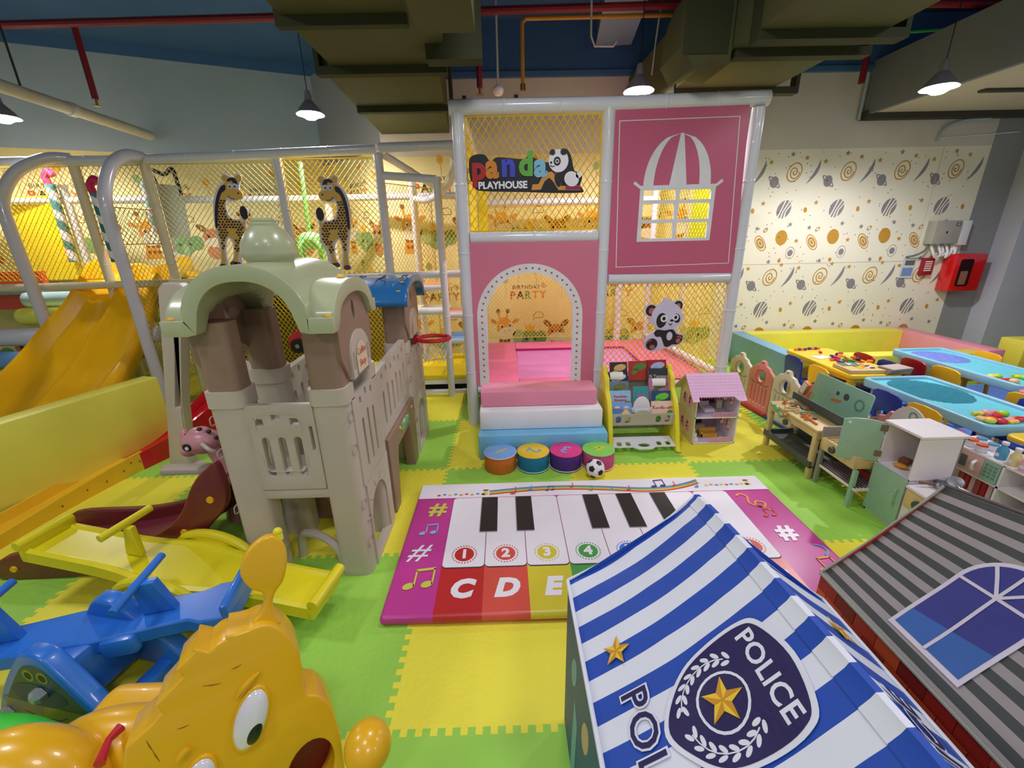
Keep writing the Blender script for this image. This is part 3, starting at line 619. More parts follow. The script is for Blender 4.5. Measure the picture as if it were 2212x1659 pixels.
# panda cut-out on the lower net
t = thing('panda_cutout', 'flat panda cut-out hung on the net right of the arch panel', 'panda cut-out', (1.33, TY - 0.06, 0.85))
YP = TY - 0.065; M = wallM(YP); s_ = 6.6375
def Q(px, py): p = at_y(1300 + px / s_, 580 + py / s_, YP); return (p.x, p.z)
lil = mat('cutout_lilac_white', (214, 208, 232), 0.5); gk = mat('cutout_charcoal', (34, 32, 34), 0.5); gp = mat('cutout_ear_pink', (186, 100, 96), 0.5); gw = mat('cutout_eye_white', (240, 240, 244), 0.4)
b = B(); b.plate([[tuple(p) for p in spl([Q(*a) for a in ((860, 480), (900, 425), (960, 430), (1010, 480), (1080, 448), (1150, 490), (1150, 580), (1130, 620), (1175, 690), (1120, 800), (1060, 860), (1090, 925), (1165, 950), (1165, 1010), (1110, 1090), (950, 1130), (800, 1170), (720, 1190), (620, 1140), (605, 1060), (660, 960), (740, 900), (790, 865), (710, 800), (680, 720), (690, 680), (620, 610), (630, 540), (720, 510), (780, 540))], 4)]], 0.012, M, lil); b.out('board', t, smooth=0)
b = B()
def el(px, py, rx, ry, m, l, rot=0.0): c = Q(px, py); k = 1 / s_ / 262.0 * 1.02; b.plate([circ(c[0], c[1], rx * k, ry * k, 22, -rot)], 0.014 + 0.0015 * l, M, m)
el(705, 600, 75, 78, gk, 1); el(712, 608, 42, 44, gp, 2); el(1092, 530, 62, 66, gk, 1); el(1092, 535, 32, 38, gp, 2)
el(925, 670, 212, 185, lil, 3); el(850, 742, 105, 72, gk, 4, 2.3 - PI / 2 + 0.9); el(1068, 710, 48, 68, gk, 4, -0.3); el(885, 715, 48, 50, gw, 5); el(1053, 698, 42, 46, gw, 5); el(885, 715, 25, 27, gk, 6); el(1053, 698, 22, 25, gk, 6)
el(998, 742, 26, 17, gk, 5); b.stroke([Q(950, 785), Q(975, 812), Q(1003, 785)], 0.005, 0.024, M, gk); el(985, 798, 16, 12, gp, 5)
b.plate([[tuple(p) for p in spl([Q(*a) for a in ((745, 930), (790, 875), (900, 885), (1010, 870), (1060, 930), (1090, 945), (1150, 960), (1140, 1030), (1080, 1080), (1000, 1085), (960, 1110), (900, 1115), (870, 1050), (840, 975), (780, 975))], 4)]], 0.020, M, gk)
el(962, 965, 42, 62, lil, 7); el(710, 1082, 80, 84, gk, 5, 0.3); el(715, 1122, 40, 34, gp, 6); el(1085, 1030, 30, 36, gp, 7, 0.4)
for px, py in ((640, 1060), (662, 1035), (692, 1025), (1085, 975), (1108, 968), (1128, 985)): el(px, py, 13, 13, gp, 7)
b.out('picture', t, smooth=0)

# ---------------------------------------------------------------- foam steps, stools, ball
t = thing('foam_steps', 'three foam steps in pink, white and blue leading up to the arch', 'steps', (0.25, 3.1, 0))
for nm, (xa, xb, ya, yb, za, zb), c, lab in (('step', (-0.225, 0.745, 2.88, 3.48, 0.0, 0.20), (120, 190, 226), 'pale blue bottom step'), ('step', (-0.213, 0.72, 2.975, 3.48, 0.20, 0.355), (236, 238, 240), 'white middle step'), ('step', (-0.205, 0.69, 3.06, 3.30, 0.355, 0.48), (232, 146, 172), 'pink top step')):
    b = B(); b.bx(xa, xb, ya, yb, za, zb - 0.001, mat('foam_vinyl_%d' % c[0], c, 0.38, var=0.03, scale=5, bump=0.12, bscale=8), 0.014); b.out(nm, t, lab)
for i, (px, py, top, side, digc, dig) in enumerate(((1079, 1016, (126, 172, 226), (204, 110, 30), (214, 190, 90), '1'), (1150, 1012, (240, 200, 50), (24, 118, 160), (120, 170, 190), '2'), (1220, 1010, (226, 60, 136), (76, 40, 130), (140, 160, 230), '3'), (1291, 1005, (140, 214, 90), (200, 76, 140), (220, 214, 60), '4'))):
    cx = (-0.062, 0.176, 0.413, 0.650)[i]; cy = 2.765; r = 0.1145
    nmc = ('orange', 'teal blue', 'purple', 'pink')[i]; tpc = ('blue', 'yellow', 'magenta', 'green')[i]
    t = thing('round_stool', 'round %s foam stool with a %s top numbered %s' % (nmc, tpc, dig), 'stool', (cx, cy, 0), 0, 'numbered round stools')
    b = B(); b.lathe([(r - 0.004, 0.0), (r, 0.012), (r, 0.116), (r - 0.004, 0.124)], (cx, cy, 0), mat('stool_fabric_%d' % i, side, 0.8, var=0.06, scale=30, bump=0.3, bscale=120), 40); b.out('body', t)
    b = B(); b.lathe([(r + 0.001, 0.124), (r + 0.002, 0.130), (r - 0.004, 0.134), (0, 0.134)], (cx, cy, 0), mat('stool_top_%d' % i, top, 0.7, var=0.05, scale=20), 40)
    b.text(dig, 0.14, Matrix.Translation((cx, cy, 0.1345)) @ Matrix.Rotation((-0.9, -1.9, 2.6, -0.8)[i] if i != 1 else -2.0, 4, 'Z'), mat('stool_digit_%d' % i, digc, 0.6), 0.001, 0.002); b.out('top_pad', t)
    b = B(); b.tube([(cx + (r + 0.001) * math.cos(a * PI / 16), cy + (r + 0.001) * math.sin(a * PI / 16), 0.012 if i else 0.128) for a in range(32)], 0.003, pvc_white, 5, closed=True); b.out('piping', t)
# football
bp_ = at_z(1290, 1022, 0.065); o = V(bp_.x, 2.60, 0.065)
b = B(); t = bmesh.new(); bmesh.ops.create_icosphere(t, subdivisions=1, radius=1.0); t.free()
ball_w = mat('football_white', (240, 240, 240), 0.35)
ico = bmesh.new(); bmesh.ops.create_icosphere(ico, subdivisions=1, radius=1.0); dirs = [v.co.normalized() for v in ico.verts]; ico.free()
dirs = sorted(set((round(d.x, 3), round(d.y, 3), round(d.z, 3)) for d in dirs))
b = B(); b.ell(o, 0.065, ball_w, u=28, v=18)
R0 = Matrix.Rotation(0.4, 3, 'X') @ Matrix.Rotation(0.3, 3, 'Y')
base = bmesh.new(); bmesh.ops.create_icosphere(base, subdivisions=1, radius=1.0)
five = [v.co.normalized() for v in base.verts if len(v.link_edges) == 5]; base.free()
for d in five:
    d = (R0 @ d).normalized(); a = d.orthogonal().normalized(); c = d.cross(a)
    rows = []; pc = [d * math.cos(0.36) + (a * math.cos(2 * PI * k / 5) + c * math.sin(2 * PI * k / 5)) * math.sin(0.36) for k in range(5)]
    ring = [pc[k].lerp(pc[(k + 1) % 5], j / 4) for k in range(5) for j in range(4)]
    for rr in (0.01, 0.35, 0.7, 1.0): rows.append([o + d.lerp(q_, rr).normalized() * 0.0656 for q_ in ring])
    b.grid(rows, black, closed=True)
tag(b.out('football'), 'small black and white football in front of the pink stool', 'ball')
# ================================================================ SOFT PLAY FRAME ON THE LEFT
FY = 4.45
frame_ = thing('soft_play_frame', 'long white-piped soft play frame with yellow nets along the left wall', 'play frame', (-2.6, FY, 0))
beige_pipe = mat('aged_ivory_pipe', (226, 214, 178), 0.35, var=0.05)
ZT, ZM = 2.35, 1.235
def fp(a, c, r=0.042, m=None, name='rail'): return pipe(frame_, a, c, r, name, m)
fp((-6.6, FY - 0.1, 2.33), (-3.3, FY, 2.33)); fp((-3.3, FY, 2.33), (-1.13, FY - 0.06, 2.37)); fp((-1.10, FY - 0.06, 2.38), (-0.42, FY - 0.1, 2.38))
fp((-6.6, FY - 0.2, ZM - 0.02), (-2.06, FY, ZM), 0.036, beige_pipe); fp((-2.06, FY, ZM), (-0.42, FY - 0.05, ZM + 0.02), 0.036)
for x, m, z0 in ((-4.72, white_pipe, 0), (-3.93, beige_pipe, 0), (-3.28, beige_pipe, 0), (-2.07, white_pipe, 0), (-1.14, white_pipe, 0)): fp((x, FY, z0), (x, FY, ZT), 0.042, m, 'post')
for x, y in ((-4.6, 5.0), (-3.75, 5.15), (-2.0, 5.35), (-0.95, 5.0), (-0.48, 5.1)): fp((x, y, 0), (x, y, 2.2), 0.04, white_pipe, 'post')
fp((-1.12, FY, 2.16), (-0.60, 4.3, 2.1), 0.036); fp((-0.59, 4.3, 0.0), (-0.59, 4.3, 2.12), 0.036, white_pipe, 'post')
fp((-1.1, FY, 2.34), (-0.72, 5.1, 2.12), 0.036); fp((-6.6, 4.7, 2.05), (-2.3, 5.35, 2.05), 0.036); fp((-2.3, 5.35, 2.05), (-0.5, 5.1, 2.03), 0.036)
b = B(); b.tube(spl([(-0.95, 5.0, 2.0), (-0.75, 4.85, 1.98), (-0.5, 4.4, 2.07), (-0.36, 3.8, 2.2)], 6, False), 0.036, white_pipe, 12); b.out('rail', frame_)
def arch_pipe(x, xo, yo):
    P = [(x, FY, 2.35), (x + (xo - x) * .3, FY + (yo - FY) * .33, 2.34), (x + (xo - x) * .7, FY + (yo - FY) * .7, 2.22), (xo, yo + 0.03, 2.0), (xo, yo, 1.78), (xo, yo, 1.4), (xo, yo, 0.9), (xo, yo, 0)]
    b = B(); b.tube(spl(P, 6, False), 0.048, mat('grey_white_arch_pipe', (206, 204, 214), 0.18, var=0.02, coat=0.5), 16); b.out('guard_arch', frame_)
arch_pipe(-3.29, -3.29, 3.90); arch_pipe(-3.93, -4.42, 4.17)
# ladder shelves beside the tower
for x0, x1, y, z, c in ((-1.0, -0.6, 4.75, 1.13, (232, 160, 120)), (-1.0, -0.6, 4.6, 0.9, (240, 236, 220)), (-0.62, -0.4, 4.6, 0.86, (232, 170, 150)), (-0.6, -0.38, 4.45, 0.62, (110, 170, 220))):
    b = B(); b.bx(x0, x1, y - 0.12, y + 0.2, z - 0.03, z, mat('shelf_pad_%d' % c[0] + str(c[2]), c, 0.5), 0.01); b.tube([(x0, y - 0.14, z - 0.03), (x1, y - 0.14, z - 0.03)], 0.028, white_pipe); b.out('shelf', frame_)
# entry platform
b = B(); b.bx(-1.6, -0.40, 4.40, 5.3, 0.15, 0.2, yel_vinyl, 0.01); b.out('platform_pad', frame_)
b = B(); b.bx(-1.6, -0.42, 4.42, 4.46, 0.09, 0.148, pvc_white); b.bx(-1.6, -0.42, 4.36, 4.42, 0.0, 0.035, pvc_white); b.bx(-1.6, -0.4, 4.5, 4.6, 0, 0.15, black); b.out('platform_rail_gap_shade', frame_, smooth=0)  # white rails; the black box stands in for shade in the gap
# upper deck
b = B(); b.bx(-6.4, -2.05, 4.52, 5.3, 1.14, 1.2, mat('deck_blue_grey', (140, 170, 180), 0.6)); b.out('upper_deck', frame_, smooth=0)
# nets
b = B(); net(b, wallM(FY), -3.24, -2.11, 1.28, 2.29, mat('pale_net_cord', (214, 204, 140), 0.7), 0.05, 0.055, 0.0022); b.out('net', frame_)
b = B(); net(b, wallM(FY), -2.03, -1.18, 1.28, 2.31, net_yellow, 0.05, 0.055, 0.0028); b.out('net', frame_)
b = B(); net(b, wallM(FY), -5.6, -3.97, 1.28, 2.29, net_yellow, 0.05, 0.06, 0.0026); b.out('net', frame_)
b = B(); net(b, wallM(FY), -3.89, -3.33, 1.6, 2.29, net_shaded, 0.05, 0.055, 0.0022); b.out('net', frame_)
b = B(); net(b, wallM(FY + 0.02), -3.1, -1.2, 0.05, 1.18, net_yellow, 0.045, 0.06, 0.0028); b.out('net', frame_)
b = B(); net(b, frame((-1.12, FY + 0.04, 0), (0.38, 0.6, 0), (0, 0, 1)), 0, 0.65, 0.25, 2.1, net_yellow, 0.045, 0.06, 0.0022); b.out('net', frame_)
b = B(); net(b, frame((-3.30, 3.96, 0), (0, 1, 0), (0, 0, 1)), 0.0, 0.5, 0.3, 1.9, net_shaded, 0.05, 0.06, 0.002); b.out('net', frame_)
b = B(); net(b, frame((-0.93, 5.0, 0), (1, 0.1, 0), (0, 0, 1)), 0, 0.45, 0.2, 2.0, net_yellow, 0.045, 0.06, 0.0018); b.out('net', frame_)
b = B(); b.bx(-5.3, -4.65, 4.95, 4.98, 1.25, 2.1, yel_vinyl); b.out('side_panel', frame_, 'plain yellow panel behind the left net', smooth=0)
b = B(); b.bx(-5.6, -4.75, 4.6, 4.66, 0.98, 1.36, mat('orange_red_vinyl', (230, 76, 30), 0.4)); b.out('side_panel', frame_, 'orange red panel low at the far left', smooth=0)
dk_ = mat('shadow_black_curtain', (40, 36, 20), 0.9)
b = B(); b.bx(-3.3, -1.2, 5.0, 5.03, 0.0, 1.1, mat('olive_backing', (110, 96, 30), 0.9)); b.out('back_panel', frame_, smooth=0)
# rollers
for i, (z, x0, c, lab) in enumerate(((1.08, -4.9, (170, 196, 190), 'grey green'), (0.93, -4.87, (232, 232, 90), 'yellow'), (0.75, -5.05, (224, 222, 232), 'white'), (0.55, -5.4, (110, 160, 216), 'blue'), (0.36, -5.4, (230, 228, 90), 'lower yellow'), (0.2, -5.5, (226, 226, 234), 'lowest white'))):
    b = B(); y = 4.55 - 0.14 * i; x0 -= 0.05; k = y / 4.6; r = 0.088
    b.lathe([(0, -0.0), (r * 0.6, 0.01), (r * 0.92, 0.04), (r, 0.09), (r, 1.75), (r * 0.6, 1.8)], (x0, y, z), mat('roller_vinyl_%d' % i, c, 0.35, var=0.03), 20, axis=(1, 0, 0))
    tag(b.out('foam_roller'), '%s padded foam roller of the climbing wall left of the yellow slide' % lab, 'foam roller', 'climbing rollers at the far left')
# big yellow slide
ys = mat('glossy_yellow_plastic', (246, 186, 14), 0.18, var=0.03, scale=3, coat=0.5)
t = thing('double_slide', 'glossy yellow double slide leaving the soft play frame', 'slide', (-3.6, 3.6, 0))
secs = [(4.85, 1.30, -4.25, -3.35, 1), (4.6, 1.27, -4.25, -3.38, 1), (4.42, 1.12, -4.24, -3.45, 1), (4.25, 0.90, -4.31, -3.45, 1), (4.1, 0.74, -4.40, -3.45, 1), (3.9, 0.54, -4.47, -3.44, 1), (3.6, 0.36, -4.47, -3.42, 1), (3.35, 0.22, -4.5, -3.43, 1), (3.1, 0.12, -4.5, -3.45, 1), (2.9, 0.08, -4.5, -3.47, 0.8)]
prof = [(0, -0.02), (0.0, 0.10), (0.03, 0.13), (0.07, 0.11), (0.12, 0.03), (0.18, 0.0), (0.35, 0.0), (0.42, 0.02), (0.47, 0.075), (0.50, 0.085), (0.53, 0.075), (0.58, 0.02), (0.65, 0.0), (0.82, 0.0), (0.88, 0.03), (0.93, 0.11), (0.97, 0.13), (1, 0.10), (1, -0.02)]
rows = []
for y, z, xa, xb, k in secs: rows.append([V(xa + (xb - xa) * u, y, z + h * k * (1.3 if u < 0.2 or u > 0.8 else 1)) for u, h in prof])
R2 = [[p + V(0, 0, 0) for p in r] for r in rows]
SP = [[] for _ in prof]
for j in range(len(prof)): SP[j] = spl([r[j] for r in rows], 3, False)
b = B(); b.grid([[SP[j][i] for j in range(len(prof))] for i in range(len(SP[0]))], ys)
o = b.out('chute', t, smooth=60); md = o.modifiers.new('th', 'SOLIDIFY'); md.thickness = 0.02; md.offset = -1
for xc, wd in ((-4.28, 0.16), (-3.93, 0.14), (-3.54, 0.20)):
    b = B(); P = []
    for k in range(13): a = PI * k / 12; P.append((xc + wd * math.cos(a) * 1.0, 1.22 + 0.19 * math.sin(a) ** 0.7))
    b.plate([[(xc + wd, 1.16)] + P + [(xc - wd, 1.16)]], 0.16, wallM(4.80), ys, 0.02); b.out('entry_hump', t)
# foam wall of the left pit
yf = mat('soft_yellow_foam_vinyl', (242, 236, 96), 0.45, var=0.04, scale=3, bump=0.1, bscale=6)
b = B(); a, c = V(-3.475, 1.2, 0.3), V(-2.855, 3.32, 0.3); d = c - a
b.box((a + c) / 2, (d.length, 0.15, 0.6), yf, math.atan2(d.y, d.x), 0.015)
tag(b.out('foam_wall', kind='thing'), 'low pale yellow foam wall in front of the yellow double slide', 'foam wall')
# giraffe cut-outs
gy = mat('giraffe_tan', (226, 182, 84), 0.5); gb = mat('giraffe_brown', (70, 42, 26), 0.5); gm = mat('giraffe_mane', (36, 26, 26), 0.5); grim = mat('cutout_rim', (226, 222, 236), 0.45); ghoof = mat('giraffe_hoof', (96, 66, 70), 0.5)
def giraffe(flip, px0, label, sc_):
    # crop pixels of the right-hand giraffe (x grows right); flip mirrors it
    YG = FY - 0.07; M = wallM(YG)
    def Q(x, y):
        X = (x - 1190) / 3.687; Y = (y - 660) / 3.687
        X = (-X if flip else X) * sc_; Y *= sc_
        p = at_y(px0[0] + X + Y * px0[2], px0[1] + Y, YG); return (p.x, p.z)
    t = thing('giraffe_cutout', label, 'giraffe cut-out', (at_y(px0[0], px0[1], YG).x, YG, 1.7), 0, 'giraffe cut-outs on the left nets')
    sil = [(1070, 310), (1105, 290), (1140, 320), (1180, 300), (1205, 285), (1232, 310), (1225, 350), (1270, 400), (1305, 470), (1320, 560), (1322, 700), (1310, 800), (1300, 900), (1300, 990), (1320, 1030), (1270, 1045), (1245, 1020), (1250, 900), (1235, 820), (1215, 805), (1190, 860), (1200, 960), (1230, 1000), (1205, 1020), (1150, 1030), (1140, 1000), (1120, 900), (1080, 820), (1068, 740), (1072, 680), (1050, 620), (1050, 570), (1085, 555), (1110, 590), (1100, 640), (1160, 650), (1200, 620), (1215, 560), (1205, 500), (1170, 510), (1110, 490), (1085, 460), (1100, 420), (1090, 370)]
    b = B(); b.plate([[tuple(p) for p in spl([Q(*a) for a in sil], 3)]], 0.01, M, grim); b.out('board', t, smooth=0)
    body = [(1115, 370), (1150, 335), (1190, 345), (1215, 370), (1240, 400), (1275, 470), (1295, 560), (1305, 680), (1300, 760), (1285, 840), (1290, 960), (1305, 1020), (1262, 1030), (1262, 900), (1240, 800), (1215, 795), (1180, 830), (1185, 940), (1215, 1000), (1170, 1020), (1160, 950), (1130, 860), (1092, 800), (1082, 720), (1100, 672), (1160, 658), (1205, 645), (1225, 560), (1215, 500), (1190, 480), (1150, 495), (1105, 478), (1095, 450), (1120, 425)]
    b = B(); b.plate([[tuple(p) for p in spl([Q(*a) for a in body], 3)]], 0.013, M, gy)
    BP = [Vector(Q(*a)) for a in body]
    def ins(p):
        c = False; j = len(BP) - 1
        for i in range(len(BP)):
            if (BP[i].y > p[1]) != (BP[j].y > p[1]) and p[0] < (BP[j].x - BP[i].x) * (p[1] - BP[i].y) / (BP[j].y - BP[i].y) + BP[i].x: c = not c
            j = i
        return c
    r = random.Random(3)
    for gi in range(11):
        for gj in range(20):
            x = 1075 + gi * 25 + (gj % 2) * 12 + r.uniform(-2, 2); y = 505 + gj * 21 + r.uniform(-2, 2)
            if y > 905 or (1150 < x < 1215 and 725 < y < 800): continue
            if ins(Q(x, y)) and ins(Q(x + 6, y)) and ins(Q(x - 6, y)):
                b.plate([[Q(x + 10.5 * math.cos(k * PI / 3 + 0.52 + r.uniform(-.2, .2)), y + 10 * math.sin(k * PI / 3 + 0.52)) for k in range(6)]], 0.0145, M, gb)
    mane = [(1205, 380), (1240, 390), (1280, 460), (1305, 560), (1315, 700), (1300, 720), (1290, 640), (1275, 540), (1245, 450), (1210, 420)]
    b.plate([[tuple(p) for p in spl([Q(*a) for a in mane], 3)]], 0.016, M, gm)
    b.plate([[tuple(p) for p in spl([Q(*a) for a in ((1105, 365), (1125, 325), (1165, 320), (1190, 345), (1170, 352), (1150, 345), (1130, 385))], 3)]], 0.016, M, gm)
    def cc(x, y, rx, m, l):
        q = Q(x, y); b.plate([circ(q[0], q[1], rx, n=14)], 0.0145 + 0.0011 * l, M, m)
    for x in (1095, 1203): cc(x, 325, 0.028, gy, 0)
    for x in (1128, 1168): cc(x, 388, 0.024, grim, 3); cc(x + 2, 392, 0.009, gm, 4)
    cc(1140, 458, 0.05, gy, 2); cc(1112, 455, 0.045, gy, 2.5); cc(1106, 445, 0.008, gm, 4.5)
    b.stroke([Q(1140, 490), Q(1170, 488), Q(1190, 465)], 0.007, 0.018, M, gb)
    q = Q(1080, 600); b.plate([circ(q[0], q[1], 0.035, 0.06, 14)], 0.015, M, gm); b.stroke([Q(1085, 640), Q(1080, 690)], 0.012, 0.014, M, gy)
    for x, y in ((1200, 1005), (1165, 1010), (1285, 1025)): q = Q(x, y); b.plate([circ(q[0], q[1], 0.034, 0.024, 12)], 0.015, M, ghoof)
    b.out('picture', t, smooth=0)
giraffe(False, (722, 479, 0.03), 'flat giraffe cut-out facing left on the bright yellow net', 1.0)
giraffe(True, (499, 476, 0.10), 'flat giraffe cut-out facing right on the pale net over the castle', 1.0)
# candy canes, octopus
teal = mat('teal_stripe', (38, 120, 130), 0.45); cw = mat('candy_white', (232, 232, 240), 0.4); cr = mat('candy_crimson', (206, 26, 84), 0.45)
def candy(pa, pb, y, r, label, mt=teal):
    a, c = at_y(*pa, y), at_y(*pb, y); t = thing('candy_stick', label, 'candy stick', a, 0, 'hanging candy sticks')
    d = (c - a); L = d.length; d.normalize(); u = d.orthogonal().normalized(); v_ = d.cross(u); n = 60; sg = 16
    b = B()
    for kk, m in ((0, cw), (1, mt)):
        for i in range(n):
            for k in range(sg):
                if (((i * 0.13 + k * 2 / sg) % 2) < 1) == (kk == 0):
                    def P(ii, k2): an = 2 * PI * k2 / sg; return a + d * (L * ii / n) + (u * math.cos(an) + v_ * math.sin(an)) * r
                    b.face([P(i, k), P(i, k + 1), P(i + 1, k + 1), P(i + 1, k)], m)
    b.out('stick', t, smooth=0)
    b = B(); b.tube(spl([a + V(0, 0, -0.05), a + V(-0.015, 0, 0.02), a + V(-0.02, 0, 0.07), a + V(0.03, 0, 0.12), a + V(0.06, 0, 0.08)], 4, False), r * 0.8, cr, 10); b.out('crook', t); return t
candy((205, 418), (252, 566), 4.25, 0.038, 'tall teal and white candy stick hanging between the two guard arches')
candy((108, 398), (160, 566), 4.9, 0.04, 'teal and white candy stick behind the leftmost net')
pt = mat('pale_teal_band', (150, 206, 200), 0.5)
b = B(); a, c = at_y(318, 392, 4.9), at_y(344, 505, 4.9)
for i in range(6): b.cyl(a.lerp(c, i / 6), a.lerp(c, (i + 1) / 6), 0.06, cw if i % 2 else pt)
tag(b.out('punch_tube'), 'pale teal and white banded tube hanging behind the right guard arch net', 'hanging tube')
b = B(); a, c = at_y(360, 400, 5.0), at_y(382, 512, 5.0); b.cyl(a, c, 0.13, mat('grey_mesh_bag', (150, 156, 140), 0.8)); b.tube(spl([a + V(-0.1, 0, 0), a + V(-0.13, 0, 0.15), a + V(0, 0, 0.1), a + V(0.1, 0, 0.15), a + V(0.12, 0, -0.1)], 4, False), 0.02, black, 6)
tag(b.out('hanging_bag'), 'grey bag with black straps hanging behind the net over the slide', 'bag')
og = mat('mint_green_rubber', (120, 220, 130), 0.5)
c = at_y(670, 520, 4.75); t = thing('octopus_swing', 'mint green octopus swing hanging between the giraffe cut-outs', 'octopus swing', c)
b = B(); b.ell(c, (0.13, 0.13, 0.09), og); b.out('head', t)
b = B(); b.tube([at_y(648, 350, 4.75), c], 0.022, og, 8); b.out('rope', t)
for k in range(6):
    a = k * PI / 3 + 0.3; d = V(math.cos(a), math.sin(a), 0)
    b = B(); b.tube(spl([c + d * 0.08, c + d * 0.17 + V(0, 0, -0.03), c + d * 0.19 + V(0, 0, -0.16), c + d * 0.13 + V(0, 0, -0.24)], 4, False), 0.022, og, 8); b.out('tentacle', t)
# ================================================================ PLASTIC CASTLE CLIMBER
cb = mat('castle_beige_plastic', (196, 186, 170), 0.42, var=0.03, scale=5, bump=0.05, bscale=90); cbr = mat('castle_brown_plastic', (148, 122, 104), 0.45, var=0.04, scale=5)
sage = mat('sage_green_plastic', (176, 184, 146), 0.3, var=0.03, scale=4, coat=0.2); cbl = mat('blue_roof_plastic', (40, 112, 172), 0.25, var=0.04, scale=4, coat=0.3)
bolt_y = mat('yellow_cap', (238, 184, 30), 0.35); cgr = mat('castle_groove', (168, 157, 141), 0.6)
castle = thing('castle_climber', 'beige and brown plastic castle climber with sage and blue roofs', 'castle climber', (-1.0, 2.5, 0))
CX0, CX1 = -1.30, -0.70
def fluted(b, x0, x1, y0, y1, z0, z1, m, bev=0.05): b.plate([rrect(x0, x1, y0, y1, bev * 0.8, 6)], z1 - z0, floorM((z0 + z1) / 2), m)
def slots(x0, x1, z0, z1, n, row=True):
    """picket panel holes in local xz"""
    H = []; w = x1 - x0
    for i in range(n):
        c = x0 + w * (i + 0.5) / n; hw = w / n * 0.17
        H.append(rrect(c - hw, c + hw, z0, z1 - (0.02 if i % 2 == 0 else 0.0), hw * 0.95))
    if row:
        for i in range(n):
            c = x0 + w * (i + 0.5) / n; hw = w / n * 0.16; zz = z1 + 0.05 + (0.02 if i % 2 else 0)
            H.append(rrect(c - hw, c + hw, zz, zz + 0.036, 0.004))
    return H
